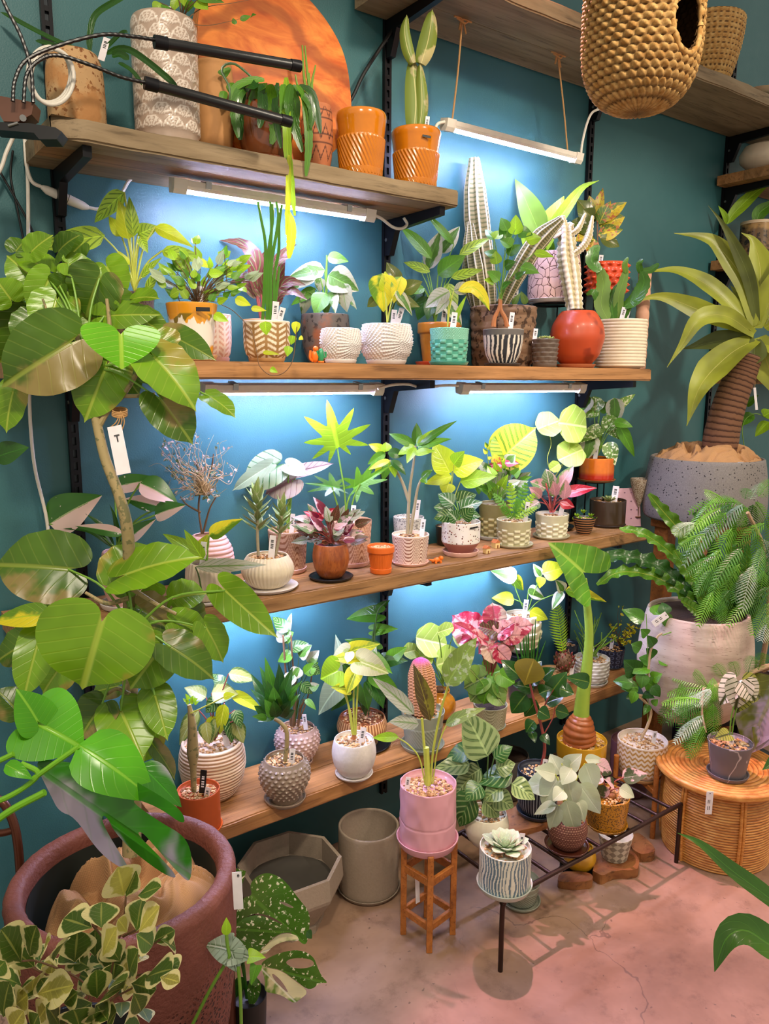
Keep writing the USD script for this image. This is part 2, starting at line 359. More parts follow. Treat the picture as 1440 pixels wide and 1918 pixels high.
def leaves(T, d0, mat, shape, spec, crown=None, stemmat=None, sr=0.0016, spread=0.04, name='leaf', seed=1, stemoff=0.0, arc=0.25, **kw):
    """spec: 'bx by tx ty w [cx cy]' rows in picture pixels, listed back to front; leaf planes sit at the plant's own depth +- spread"""
    rng = random.Random(seed*77 + 5); rows = nums(spec); n = len(rows)
    mats = mat if isinstance(mat, list) else [mat]
    for i, r in enumerate(rows):
        q = spread*(1 - 2*(i + .5)/n) if n > 1 else 0.0
        db, dt = d0 + stemoff + q*.55 + rng.uniform(-.2, .2)*spread, d0 + stemoff + q + rng.uniform(-.35, .35)*spread
        p0, p1 = ad(r[0], r[1], db), ad(r[2], r[3], dt); w = r[4]*(db + dt)/2/F*1.14
        T.add(name, leaf_mesh(shape, p0, p1, w, rng, **kw), mats[i % len(mats)])
        cr = r[5:7] if len(r) >= 7 else crown
        if cr is not None and stemmat:
            c0 = ad(cr[0], cr[1], d0 + stemoff); midp = (c0 + p0)/2 + np.array([0, 0, arc*np.linalg.norm(p0 - c0)*.5]) - (p0 - c0)*np.array([.25, .25, 0])*arc
            T.add('stem', tube(catmull([c0, midp, p0], 5), [sr*1.3, sr], 6), stemmat)
def stem(T, d0, mat, spec, r, name='stem', k=8, n=6, offs=None, uvs=False, **kw):
    pts = nums(spec)
    offs = offs or [0]*len(pts)
    P = [ad(p[0], p[1], d0 + (p[2] if len(p) > 2 else o)) for p, o in zip(pts, offs)]
    T.add(name, tube(catmull(P, n), r, k, uvs=uvs, **kw), mat); return P

# ------------------------------------------------------------------ pots
PP = {  # outside profile, (r / rtop, z / h)
 'cyl': [(.93, 0), (.98, .03), (1, .1), (1, 1)],
 'taper': [(.70, 0), (.74, .02), (.86, .5), (1, 1)],
 'slight': [(.82, 0), (.86, .03), (.93, .5), (1, 1)],
 'tub': [(.62, 0), (.72, .03), (.9, .16), (.99, .4), (1, .7), (1, 1)],
 'bowl': [(.5, 0), (.62, .05), (.88, .25), (1.0, .5), (1.02, .7), (.9, 1)],
 'round': [(.5, 0), (.62, .04), (.85, .22), (1, .5), (.96, .72), (.84, .9), (.76, 1)],
 'egg': [(.55, 0), (.68, .05), (.9, .28), (1, .58), (.97, .8), (.88, 1)],
 'sphere': [(.42, 0), (.55, .04), (.82, .2), (1, .52), (.93, .75), (.7, .95), (.6, 1)],
 'rimmed': [(.66, 0), (.7, .02), (.86, .62), (.9, .74), (1, .77), (1, .98), (.98, 1)],
 'bell': [(.55, 0), (.58, .05), (.72, .3), (.9, .7), (1.0, 1)],
 'gourd': [(.5, 0), (.75, .1), (1, .42), (.9, .68), (.55, .88), (.52, .94), (.6, 1)],
 'foot': [(.62, 0), (.62, .16), (.66, .2), (.9, .3), (1, .5), (1, 1)],
}
def prof_of(kind, r, h, nz=24, wall=0.0035, soil=0.86):
    p = np.array(PP[kind] if isinstance(kind, str) else kind, float)
    zz = np.unique(np.r_[np.linspace(0, 1, nz), p[:, 1]])
    cs = np.cumsum(np.r_[0, np.hypot(np.diff(p[:, 0]), np.diff(p[:, 1]))]); s = np.linspace(0, cs[-1], nz)
    rr, z = np.interp(s, cs, p[:, 0]), np.interp(s, cs, p[:, 1])
    if len(p) > 3 and kind not in ('rimmed', 'cyl', 'foot'):    # smooth the polyline
        for _ in range(3): rr[1:-1] = (rr[:-2] + 2*rr[1:-1] + rr[2:])/4; z[1:-1] = (z[:-2] + 2*z[1:-1] + z[2:])/4
    out = [(0.0, 0.0, 0)] + [(a*r, b*h, 1) for a, b in zip(rr, z)]
    rt = rr[-1]*r; wt = max(wall, .045*r)
    out += [(rt - wt*.3, h + wt*.35, 0), (rt - wt*.75, h + wt*.3, 0), (rt - wt, h - wt*.4, 0)]
    rs = np.interp(soil, z, rr)*r - wt; out += [(rs, soil*h, 0), (0.0, soil*h - .001, 0)]
    return out, rs, soil*h
def pebbles(c, R, n, size, rng, flat=0.7):
    base = trimesh.creation.icosahedron(); bv, bf = base.vertices/np.linalg.norm(base.vertices[0]), base.faces
    vs, fs, us = [], [], []
    for i in range(n):
        a, rad = rng.uniform(0, 6.283), R*math.sqrt(rng.uniform(0, 1)); s = size*rng.uniform(.7, 1.35)
        sc = np.array([s, s*rng.uniform(.65, 1), s*flat*rng.uniform(.6, 1)]); th = rng.uniform(0, 6.28)
        v = bv*sc*(1 + .18*np.array([[rng.uniform(-1, 1)] for _ in range(12)])); rot = np.array([[math.cos(th), -math.sin(th), 0], [math.sin(th), math.cos(th), 0], [0, 0, 1]])
        dome = .18*(1 - (rad/R)**2)*size*4*rng.uniform(.6, 1)
        vs.append(v @ rot.T + np.asarray(c) + [rad*math.cos(a), rad*math.sin(a), dome + s*.15]); fs.append(bf + 12*i); us.append(np.full((12, 2), rng.uniform(0, 1)))
    return (np.vstack(vs), np.vstack(fs), np.vstack(us))
def where(cx, yb=None, Y=None, z=0.0):
    p = atz(cx, yb, z) if Y is None else aty(cx, 900 if yb is None else yb, Y); p = p.copy(); p[2] = z; return p
def height_to(base, ytop):
    h = 0.1
    for _ in range(4):
        y0, y1 = proj(base + [0, 0, h])[1], proj(base + [0, 0, h + .001])[1]; h += (ytop - y0)/(y1 - y0)*.001
    return h
def card_at(T, name, px, py, d, wpx, hpx, mat='tag_white', tilt=0.0, lean=0.0):
    """a thin card facing the viewer's side, hanging upright (tilt turns it in its own plane)"""
    c = ad(px, py, d); S = dep(c)/F; z = np.array([0, 0, 1.0]); x = RT - z*(RT @ z); x /= np.linalg.norm(x); y = np.cross(z, x)
    x, z = x*math.cos(tilt) + z*math.sin(tilt), z*math.cos(tilt) - x*math.sin(tilt); b = box((-wpx*S/2, -.0006, -hpx*S/2), (wpx*S/2, .0006, hpx*S/2), .0003)
    m4 = np.eye(4); m4[:3, 0], m4[:3, 1], m4[:3, 2], m4[:3, 3] = x, y, z, c; b.apply_transform(m4); t = T.add(name, b, mat, smooth=False)
    ms = [box((wpx*S*(-.22 + .24*j), -.0009, hpx*S*a), (wpx*S*(-.13 + .24*j), -.0006, hpx*S*(a + .16))) for j in (0, 1) for a in (-.3, -.02)] + [trimesh.creation.cylinder(wpx*S*.09, .0018, sections=10)]
    ms[-1].apply_transform(trimesh.transformations.rotation_matrix(math.pi/2, (1, 0, 0))); ms[-1].apply_translation((0, 0, hpx*S*.42))
    for q in ms: q.apply_transform(m4)
    T.add('print', ms, 'ink', smooth=False, under=t); return t
class Pot(Thing):
    """a planted (or empty) pot: cx, rim-centre ytop and base-centre yb (or Y) in picture pixels, w = largest width in pixels"""
    def __init__(s, name, label, cat, cx, ytop, w, z, mat, yb=None, Y=None, prof='cyl', saucer=None, sw=1.12, sh=0.10, soil='gravel', npeb=110, peb=0.0042, disp=None, mask=None, k=56, nz=24, soillev=0.88, wall=.0035, lift=None, group=None, inmat=None):
        b = where(cx, yb, Y, z); super().__init__(name, label, cat, b, group)
        d = dep(b); h0 = height_to(b, ytop); s.d = updep(b + [0, 0, h0/2]); sc = s.d/F; s.r = w/2*sc; s.base = b
        zb = 0.0
        if saucer:
            sr, hh = s.r*sw, max(.008, h0*sh); br = sr*.86
            prof_s = [(0, 0, 0), (br, 0, 1), (br + .003, .0015, 1), (sr, hh, 1), (sr - .002, hh + .0015, 0), (sr - .005, hh, 0), (br - .001, .004, 0), (0, .004, 0)]
            s.add('saucer', lathe(prof_s, b, 48), saucer); zb = .0042
        s.h = h0 - zb; p, rs, zs = prof_of(prof, s.r, s.h, nz, wall, soillev)
        s.po = b + [0, 0, zb]; s.pot = s.add('pot', lathe(p, s.po, k, disp, mask), mat)
        s.top = s.po + [0, 0, zs]; s.rs = rs; s.rim = s.po + [0, 0, s.h]
        rng = random.Random(int(cx*7 + ytop))
        if soil == 'gravel':
            s.add('gravel', pebbles(s.top, rs*.93, npeb, peb, rng), 'pebble', smooth=False, kind='stuff')
        elif soil: s.add('soil', lathe([(0, 0.004), (rs*.6, .003), (rs*.99, 0.0), (rs*.99, -.004)], s.top, 24), soil)
    def marker(s, px, py, hpx=34, wpx=11, mat='tag_white', lean=0.1, print_=True, off=-0.005):
        """a slim plant label pushed into the soil; px, py = its foot in the picture"""
        p = ad(px, py, s.d + off); sc = s.d/F; hh, ww = hpx*sc, wpx*sc
        z = np.array([RT[0]*lean, RT[1]*lean, 1.0]); z /= np.linalg.norm(z); x = RT - z*(RT @ z); x /= np.linalg.norm(x); y = np.cross(z, x)
        m4 = np.eye(4); m4[:3, 0], m4[:3, 1], m4[:3, 2], m4[:3, 3] = x, y, z, p
        b = box((-ww/2, -.0004, -.012), (ww/2, .0004, hh), .0003); b.apply_transform(m4); t = s.add('plant_label', b, mat, smooth=False)
        if print_:
            ms = [box((-ww*.22, -.0007, hh*a), (ww*.2, -.0004, hh*(a + .05))) for a in (.38, .47, .55, .66, .73)]
            for q in ms: q.apply_transform(m4)
            s.add('print', ms, 'ink' if mat != 'tag_black' else 'tag_white', smooth=False, under=t)
def flat_leaf(T, d0, mat, poly, holes=(), base=(0, 0), name='leaf', bulge=0.02, doffs=None, size=14, tip=None, ripple=0.0):
    """a large leaf from its own outline (px polygon) given real depth: doffs(px,py)->depth offset"""
    def chaik(q):
        q = np.asarray(q, float)
        for _ in range(2): n_ = np.roll(q, -1, 0); q = np.stack([.75*q + .25*n_, .25*q + .75*n_], 1).reshape(-1, 2)
        return q
    pg = Polygon(chaik(poly), [chaik(h) for h in holes]).buffer(0); pg = max(pg.geoms, key=lambda g: g.area) if hasattr(pg, 'geoms') else pg
    v, f = trimesh.creation.triangulate_polygon(pg, engine='earcut')
    v = np.c_[v, np.zeros(len(v))]
    v, f = trimesh.remesh.subdivide_to_size(v, f, max_edge=size, max_iter=12)[:2]
    tm = trimesh.Trimesh(v, f); v, f = tm.vertices, tm.faces
    P = np.array([ad(q[0], q[1], d0 + doffs(q[0], q[1])) for q in v])
    b = np.array(base, float); t = np.array(tip, float); ax = t - b; L = np.linalg.norm(ax); ax /= L
    rel = v[:, :2] - b; uu = rel @ ax/L; vv = rel @ np.array([-ax[1], ax[0]]); vv = vv/np.abs(vv).max()
    nrm = np.cross(P[f[:, 1]] - P[f[:, 0]], P[f[:, 2]] - P[f[:, 0]]).sum(0)
    if nrm @ FW > 0: f = f[:, ::-1]
    return T.add(name, (P, f, np.c_[uu, vv]), mat)
PROF.update({
 'epi': lambda t: np.clip(np.sin(np.pi*(t*.96 + .02)**.8), 0, 1)**.45*(1 - .16*np.abs(np.cos(t*26))),
 'agave': lambda t: (0.42 + .58*np.sin(np.pi*np.clip(t*1.02, 0, 1)**.95))*np.clip((1 - t)*2.0, 0, 1)**.75,
 'wavy': lambda t: np.clip(np.sin(np.pi*(t*.94 + .05)), 0, 1)**.4*(1 - .14*np.cos(t*70)),
})
def ribbons(T, d0, mat, spec, prof='strap', fold=.2, name='leaf', tilt=.25, face=0.0, upb=.5, nu=18, nv=2, wave=0.0, seed=3, spread=.02, thick=0.0, nsub=6):
    """'x y [depth]; x y; ... @ width' joined by '|': blades that follow a path"""
    rng = random.Random(seed); mats = mat if isinstance(mat, list) else [mat]; rows = [r for r in spec.replace('\n', ' ').split('|') if r.strip()]
    for i, row in enumerate(rows):
        a, b = row.split('@'); pts = nums(a); w = float(b); q = spread*(1 - 2*(i + .5)/len(rows))
        P = catmull([ad(p[0], p[1], d0 + (p[2] if len(p) > 2 else 0) + q*min(1, k/2)) for k, p in enumerate(pts)], nsub)
        s = np.r_[0, np.cumsum(np.linalg.norm(np.diff(P, axis=0), axis=1))]; s /= s[-1]; t = np.linspace(0, 1, nu + 1)
        P = np.stack([np.interp(t, s, P[:, k]) for k in range(3)], 1); tg = np.gradient(P, axis=0); tg /= np.linalg.norm(tg, axis=1, keepdims=True)
        n = CAM - P; n /= np.linalg.norm(n, axis=1, keepdims=True); n = n + [0, 0, upb]; n -= tg*(n*tg).sum(1, keepdims=True); n /= np.linalg.norm(n, axis=1, keepdims=True)
        for _ in range(4): n[1:-1] = n[:-2] + n[1:-1] + n[2:]; n -= tg*(n*tg).sum(1, keepdims=True); n /= np.linalg.norm(n, axis=1, keepdims=True)
        an = rng.uniform(-tilt, tilt) + face; sd = np.cross(n, tg); n, sd = n*math.cos(an) + sd*math.sin(an), sd*math.cos(an) - n*math.sin(an)
        hw = PROF[prof](t); hw = np.maximum(hw/hw.max(), .02)*w*(d0/F)/2; vv = np.linspace(-1, 1, 2*nv + 1); ph = rng.uniform(0, 6)
        vt = P[:, None] + sd[:, None]*(hw[:, None]*vv)[..., None] + n[:, None]*(fold*np.abs(vv)[None]*hw[:, None] + wave*hw[:, None]*np.sin(t*60 + ph)[:, None]*np.abs(vv)[None])[..., None]
        k = 2*nv + 1; ii, jj = np.meshgrid(np.arange(nu), np.arange(k - 1), indexing='ij'); aa = (ii*k + jj).ravel()
        f = np.vstack([np.c_[aa, aa + k + 1, aa + 1], np.c_[aa, aa + k, aa + k + 1]])
        A, V = np.meshgrid(t, vv, indexing='ij'); uv = np.c_[A.ravel(), V.ravel()]; v = vt.reshape(-1, 3)
        if np.cross(v[f[:, 1]] - v[f[:, 0]], v[f[:, 2]] - v[f[:, 0]]).sum(0) @ n.sum(0) < 0: f = f[:, ::-1]
        if thick:
            e = (np.maximum(1 - V**2, 0)**.5*thick).ravel()[:, None]; N = np.repeat(n[:, None], k, 1).reshape(-1, 3)
            mesh = (np.vstack([v + N*e, v - N*e]), np.vstack([f, f[:, ::-1] + len(v)]), np.vstack([uv, uv]))
        else: mesh = (v, f, uv)
        T.add(name, mesh, mats[i % len(mats)])
def frond(p0, p1, w, rng, n=16, droop=.12, lw=.26, ang=1.0, up=0.0, sag=0.15, taper=None, wid=None):
    """pinnate frond: a rachis with paired leaflets, each a folded little blade"""
    ax, L, nrm, s = frame(p0, p1, up, rng, .4, .6); c = (p0 + p1)/2 + np.array([0, 0, droop*L]); vs, fs, us, k = [], [], [], 0
    for i in range(n):
        t = (i + .6)/n; B = (1-t)**2*p0 + 2*t*(1-t)*c + t*t*p1; tg = 2*(1-t)*(c - p0) + 2*t*(p1 - c); tg /= np.linalg.norm(tg)
        ll = w/2*(taper(t) if taper else (math.sin(math.pi*(t*.86 + .1))**.7)); 
        for sg in (-1, 1):
            d = s*sg*math.sin(ang) + tg*math.cos(ang); d = d/np.linalg.norm(d); tip = B + d*ll - nrm*ll*sag - np.array([0, 0, ll*sag]); hw = (wid or L/n*lw*1.6); q = np.cross(nrm, d)
            m1 = B + (tip - B)*.5 + nrm*ll*.05
            vs += [B - q*hw*.35, B + q*hw*.35, m1 + q*hw*.5, tip, m1 - q*hw*.5, m1 + nrm*hw*.12]
            fs += [[k, k+1, k+5], [k+1, k+2, k+5], [k+2, k+3, k+5], [k+3, k+4, k+5], [k+4, k, k+5]]; us += [[0, .2], [0, .2], [.5, 1], [1, 0], [.5, -1], [.5, 0]]; k += 6
    ra = tube(catmull([p0, (p0 + p1)/4 + c/2, p1], 6), [L*.008 + .0006, .0006], 5, uvs=True)
    return join([(np.array(vs), np.array(fs), np.array(us)), ra])
def fronds(T, d0, mat, spec, crown=None, stemmat=None, spread=.05, seed=1, name='frond', **kw):
    rng = random.Random(seed); rows = nums(spec); mats = mat if isinstance(mat, list) else [mat]
    for i, r in enumerate(rows):
        q = spread*(1 - 2*(i + .5)/len(rows)); p0, p1 = ad(r[0], r[1], d0 + q*.6), ad(r[2], r[3], d0 + q + rng.uniform(-.3, .3)*spread)
        T.add(name, frond(p0, p1, r[4]*d0/F, rng, **kw), mats[i % len(mats)])
def bushy(T, d0, mat, stemmat, seed, n, crown, cx, cy, rx, ry, size, shape='ovate', aspect=.55, depthr=.05, leafname='leaf', sr=.0011, up=.4, arch=.1, wave=0.0, joined=False, stems=True, hang=0.0):
    """leaves spread over an ellipse of the picture at real, varied depths, each on its own stem to the crown"""
    rng = random.Random(seed); mats = mat if isinstance(mat, list) else [mat]; out, st = [], []
    c0 = ad(*crown, d0); cc = ad(cx, cy, d0); sc = d0/F
    for i in range(n):
        u = (i + .5)/n; a = i*2.39996 + rng.uniform(-.4, .4); rr = math.sqrt(u)
        dx, dy, dz = rx*rr*math.cos(a), ry*rr*math.sin(a), depthr*rng.uniform(-1, 1)*math.sqrt(max(.15, 1 - rr*rr))
        p = ad(cx + dx, cy + dy, d0 + dz); out_d = (p - c0); out_d /= np.linalg.norm(out_d) + 1e-9
        side = RT*dx/max(rx, 1) - FW*dz/max(depthr, 1e-3)
        d = out_d*.5 + side*.6 + np.array([0, 0, up*rng.uniform(.2, 1) - hang]) + np.array([rng.uniform(-.3, .3) for _ in range(3)]); d /= np.linalg.norm(d)
        s = size*sc*rng.uniform(.75, 1.2); q = p + d*s; ml = leaf_mesh(shape, p, q, s*aspect, rng, arch=arch, wave=wave, nu=8, nv=2)
        if joined: out.append(ml)
        else: T.add(leafname, ml, mats[i % len(mats)])
        if stems:
            tm = tube(catmull([c0 + np.array([rng.uniform(-.006, .006), rng.uniform(-.006, .006), 0]), (c0 + p)/2 + np.array([0, 0, .12*np.linalg.norm(p - c0)]), p], 4), [sr*1.4, sr*.8], 5)
            if joined: st.append(tm)
            else: T.add('stem', tm, stemmat)
    if joined:
        T.add('foliage', out, mats[0], kind='stuff')
        if st: T.add('twigs', st, stemmat, kind='stuff')
def soil_point(P, px, off=0.0):
    """a point on the pot's soil under the picture column px"""
    p = P.top.copy(); c, _ = proj(p); return p + RT*((px - c)*P.d/F) + FW*off
# displacement / mask patterns for pots: T = angle, Z = relative height
def ribs(n, a, p=1.0): return lambda T, Z, R: a*(np.abs(np.cos(T*n/2))**p - .5)
def rings(n, a): return lambda T, Z, R: a*(np.abs(np.sin(Z*n*math.pi))**.6)
def studs(n, rows, a, z0=.1, z1=.95):
    def f(T, Z, R):
        r = (Z - z0)/(z1 - z0)*rows; ri = np.floor(r); x = (T/(2*math.pi)*n + .5*(ri % 2)) % 1 - .5; y = r - ri - .5
        return a*np.exp(-(x*x + y*y)/.05)*((Z > z0) & (Z < z1))
    return f
def weave(n, rows, a, z0=0.0, z1=1.0):
    def f(T, Z, R):
        i = np.floor(T/(2*math.pi)*n); j = np.floor((Z - z0)/(z1 - z0)*rows); x = (T/(2*math.pi)*n) % 1; y = ((Z - z0)/(z1 - z0)*rows) % 1
        return a*((i + j) % 2)*np.clip(np.minimum(np.minimum(x, 1 - x), np.minimum(y, 1 - y))*8, 0, 1)*((Z > z0) & (Z < z1))
    return f
def diag(n, k, a, z0=0, z1=1): return lambda T, Z, R: a*(np.abs(((T/(2*math.pi)*n + Z*k) % 1) - .5)*2)*((Z > z0) & (Z < z1))
def scales(n, rows, a):
    def f(T, Z, R):
        r = Z*rows; ri = np.floor(r); x = (T/(2*math.pi)*n + .5*(ri % 2)) % 1 - .5; y = r - ri
        return a*np.clip(1 - np.sqrt((x*1.6)**2 + (1 - y)**2), 0, 1)
    return f
def bumpy(a, s, seed=0): return lambda T, Z, R: a*(meshkit.fbm(np.stack([np.cos(T)*s, np.sin(T)*s, Z*s], -1), 3, seed) - .5)
def add(*fs): return lambda T, Z, R: sum(f(T, Z, R) for f in fs)
def chevron(n, k, z0=.02, z1=.95, w=.5, gap=.12): 
    def f(T, Z, R):
        x = (T/(2*math.pi)*n) % 1; t = np.abs(x - .5)*2; s = ((Z*k - t*1.1) % 1 < w)
        return np.where((x < gap/2) | (x > 1 - gap/2) | (np.abs(x - .5) < gap/2), 1.0, s.astype(float))*((Z > z0) & (Z < z1))
    return f
def stripes_v(n, w=.35, wob=.02, z0=0, z1=1):
    def f(T, Z, R):
        x = T/(2*math.pi) + wob*(meshkit.noise(np.stack([np.cos(T)*3, np.sin(T)*3, Z*3], -1), 5) - .5); i = np.floor(x*n)
        ww = w*(.5 + np.abs(np.sin(i*12.9)))
        return (((x*n) % 1) < ww).astype(float)*((Z > z0) & (Z < z1))
    return f
def zigzag(n, rows, w=.5, amp=.5, z0=.1, z1=.95):
    def f(T, Z, R):
        t = np.abs(((T/(2*math.pi)*n) % 1) - .5)*2; y = ((Z - z0)/(z1 - z0)*rows + amp*t) % 1
        return (y < w).astype(float)*((Z > z0) & (Z < z1))
    return f
def contour(n, k, z0=.03, z1=.95):
    def f(T, Z, R):
        h = .5*(1 + np.cos(T*n)); y = (Z*1.0 - .75*h**1.5*1.0)*k; return ((y % 1) < .38).astype(float)*((Z > z0) & (Z < z1))
    return f
def fans(n, rows, z0=.12, z1=.99):
    def f(T, Z, R):
        r = (Z - z0)/(z1 - z0)*rows; ri = np.floor(r); x = ((T/(2*math.pi)*n + .5*(ri % 2)) % 1 - .5)*1.9; y = r - ri; d = np.sqrt(x*x + (y*.95)**2)
        ray_ = np.cos(np.arctan2(x, y + .02)*11) > .2
        return np.where(d < .9, np.where((d*5 % 1 < .25) | (d > .78), 1.0, ray_*(d > .15)*.9), 0)*((Z > z0) & (Z < z1))
    return f
def petals(n, rows, a):
    def f(T, Z, R):
        cx = np.round(T/(2*math.pi)*n)/n*2*math.pi; x = (T - cx)*n/3.0; y = (Z - .5)*2.2; rad = np.sqrt(x*x + y*y) + 1e-6; th = np.arctan2(y, x)
        k = np.floor(rad*rows*.8); u = (th/(2*math.pi)*(8 + k*3) + .5*(k % 2)) % 1 - .5; v = (rad*rows*.8) % 1
        return a*np.clip(1 - np.abs(u)*2.2, 0, 1)*(.3 + .7*v)
    return f
def patch(fn, seed=0): return fn
# stock materials for plants and pots
plain('pebble_plain', 'c2a88a', .7)
def _peb(path):
    g = G(); u, v = g.uv(); c = g('rgb_ramp', 'color', {'fac': u}, ramp=[(0, lin('6a482a')), (.25, lin('a87440')), (.5, lin('d0ac7a')), (.75, lin('b88654')), (1, lin('dcc49a'))])
    return g.done(path, g.bsdf(c, .65))
defmat('pebble', _peb)
plain('dark_soil', '3a281c', .9, bump=.8, scale=160); plain('bark_chips', '5a3c22', .85, bump=.9, scale=120)
plain('tag_white', 'e6e0e4', .5); plain('tag_black', '151515', .5); plain('ink', '3a3a3c', .6)
plain('stem_green', '6f9a32', .5); plain('stem_yellow', 'b5bc4c', .5); plain('stem_dark', '3c5a24', .5); plain('stem_brown', '6a4b2e', .7); plain('stem_red', '8a3c34', .5); speckled('trunk_tan', '9c8a5e', '6e6a44', 70, .06, .7, bump=.5); plain('twig_pale', 'b59a78', .7)
plain('stem_white', 'd8dcc4', .6); plain('bark_grey', '9a8f74', .75, bump=.5, scale=80)
leafmat('lf_mid', '4f8a24'); leafmat('lf_dark', '24521c', rough=.28); leafmat('lf_bright', '86b62a', trans=.35); leafmat('lf_lime', 'b4cc28', trans=.4, vein='d8e66a')
leafmat('lf_deep', '1c4420', rough=.25, sideamt=.3); leafmat('lf_grey', '9fb08a', rough=.5, sideamt=.25); leafmat('lf_glossy', '3c7026', rough=.22, sideamt=.2); leafmat('lf_pad', '5f8838', rough=.42, sideamt=0, veinw=.03)
leafmat('lf_padpale', 'b8b07a', '6f8a3c', mode='splash', amt=.55, rough=.45, sideamt=0)
leafmat('lf_maroon', '5a2620', '3f5a20', mode='stripes', amt=.4, vein='a05a50', rough=.35)
leafmat('lf_varieg', '4d7a3c', 'b0b096', mode='splash', amt=.52, scale=60)
leafmat('lf_whiteg', '47752f', 'b8b69c', mode='margin', amt=.45, scale=30)
leafmat('lf_silver', '9c9c88', '5a7a4c', mode='veins', amt=.2, vein='5a7a4c', rough=.35, back='8a8a7a')
leafmat('lf_cal', '8fb53a', '2f5a1c', mode='stripes', amt=.35, nside=6)
leafmat('lf_caldark', '2c5a28', '8aa878', mode='stripes', amt=.45, nside=6, rough=.25, soft=.25)
leafmat('lf_yelgreen', '5f8f22', 'e0d22a', mode='splash', amt=.5, scale=26, trans=.35)
leafmat('lf_croton', 'c9b02e', '4a6a26', mode='splash', amt=.42, scale=50, c3='b5653a')
# ------------------------------------------------------------------ setting materials
def _wall(path):
    g = G(); p = g.pos(); n = g.noise(p, 2.2, 4, .55); f = g.noise(p, 260, 2); m2 = g.noise(p, 28, 3)
    c = g.mix(g.step(n, .3, .7), (0.024, 0.110, 0.124), (0.042, 0.144, 0.154)); c = g.mix(g.math('multiply', m2, .3), c, (0.03, .132, .145))
    return g.done(path, g.bsdf(c, g.math('add', .42, g.math('multiply', m2, .12)), f, .25, .0015))
defmat('teal_wall_paint', _wall)
def _floor(path):
    g = G(); p = g.pos(); n = g.noise(p, 2.6, 5, .6, .3); n2 = g.noise(p, 14, 5, .65); fine = g.noise(p, 180, 2)
    dp = g('vector_math', 'vector', {'vector1': g('noise_texture', 'color', {'vector': p}, scale=3.0, detail=5.0), 'vector3': p}, math_type='multiply_add', vector2=(.35, .35, 0))
    v = g('voronoi_texture', 'distance', {'vector': dp}, feature='distance_to_edge', scale=1.3)
    crack = g.math('multiply', g.step(g.math('subtract', .0022, v), 0, .0012), g.step(g.noise(p, 1.7, 2), .48, .55))
    c = g.mix(g.step(n, .32, .68), lin('7c604a'), lin('a2826a')); c = g.mix(g.math('multiply', g.step(n2, .5, .75), .45), c, lin('523a28'))
    c = g.mix(g.math('multiply', crack, .55), c, lin('4a3a2e')); c = g.mix(g.math('multiply', g.step(g.noise(p, 60, 2), .70, .74), .7), c, lin('59483a'))
    return g.done(path, g.bsdf(c, g.math('add', .42, g.math('multiply', n2, .2)), n2, .12, .002))
defmat('concrete_floor', _floor)
wood('old_plank', 'aa7e50', '84603a', '402815', .6, 2.2, 30, 'x', .45)
wood('grey_plank', '9a8566', '7d694c', '4a3a26', .7, 2.0, 24, 'x', .4)
wood('honey_plank', 'c08a56', '96683a', '54341c', .5, 1.6, 30, 'x', .4)
plain('black_steel', '16161a', .42, .6)
plain('slot_metal', '34393e', .4, .7)
plain('white_plastic', 'dcd6ca', .4)
plain('black_plastic', '111113', .35)
plain('black_cable', '0b0d0e', .4)
plain('brown_clip', '5a3a2c', .4)
plain('jute', 'b48a58', .85, bump=.4, scale=300)
plain('steel', '9a9a98', .3, .9)
glow('led_white', (0.58, 0.60, 1.0), 140.0); glow('led_warm', (1.0, .78, .5), 60.0); glow('led_violet', (.35, .2, 1.0), 40.0); glow('led_red', (1.0, .2, .25), 30.0)
glow('led_soft', (0.62, 0.66, 1.0), 22.0)

# ------------------------------------------------------------------ wall, floor
def struct(name, mesh, mat, label):
    p = single(name, mesh, mat, label, None, None, 'structure', smooth=False); return p
struct('wall_back', box((-1.6, 0, 0), (7.5, .1, 3.6)), 'teal_wall_paint', 'teal painted back wall behind all the plant shelves')
struct('floor', box((-1.6, -3.6, -.1), (7.5, .1, 0)), 'concrete_floor', 'worn brownish concrete shop floor')

# slotted uprights
def upright(x, z0, z1, label):
    t = Thing('wall_upright', label, 'shelf upright', (x, 0, z0), 'slotted steel uprights on the wall')
    w, d = .024, .013
    ms = [box((x - w/2, -d, z0), (x - .0045, -.001, z1)), box((x + .0045, -d, z0), (x + w/2, -.001, z1))]
    z = z0 + .006
    while z < z1 - .03: ms.append(box((x - .0047, -d, z), (x + .0047, -.001, z + .011))); z += .030
    t.add('rail', ms, 'black_steel', smooth=False)
    t.add('channel_back', box((x - .0045, -.004, z0), (x + .0045, -.001, z1)), 'slot_metal', smooth=False)
for x, la in ((.488, 'leftmost slotted black steel upright, behind the white cords'), (1.415, 'slotted black steel upright rising past the end of the top plank shelf'), (2.315, 'slotted black steel upright near the right ends of the plank shelves'), (3.19, 'rightmost slotted black steel upright, behind the small right-hand shelves')):
    upright(x, .12, 2.9, la)

def bracket(x, z, L, label, h=.10):
    t = Thing('shelf_bracket', label, 'bracket', (x, 0, z))
    prof = [(0, 0), (L, 0), (L, -.022), (.05, -.034), (.022, -h), (0, -h)]
    e = trimesh.creation.extrude_polygon(Polygon(prof), .018)
    m4 = np.array([[0, 0, 1, x - .009], [-1, 0, 0, -.014], [0, 1, 0, z], [0, 0, 0, 1.0]]); e.apply_transform(m4)
    e.invert() if e.volume < 0 else None
    t.add('arm', e, 'black_steel', smooth=False)
    t.add('screw', rod((x, -.03, z - .002), (x + .0, -.03, z + .0015), .006), 'steel'); t.add('screw', rod((x - .0105, -.02, z - h*.55), (x + .0105, -.02, z - h*.55), .005), 'steel')

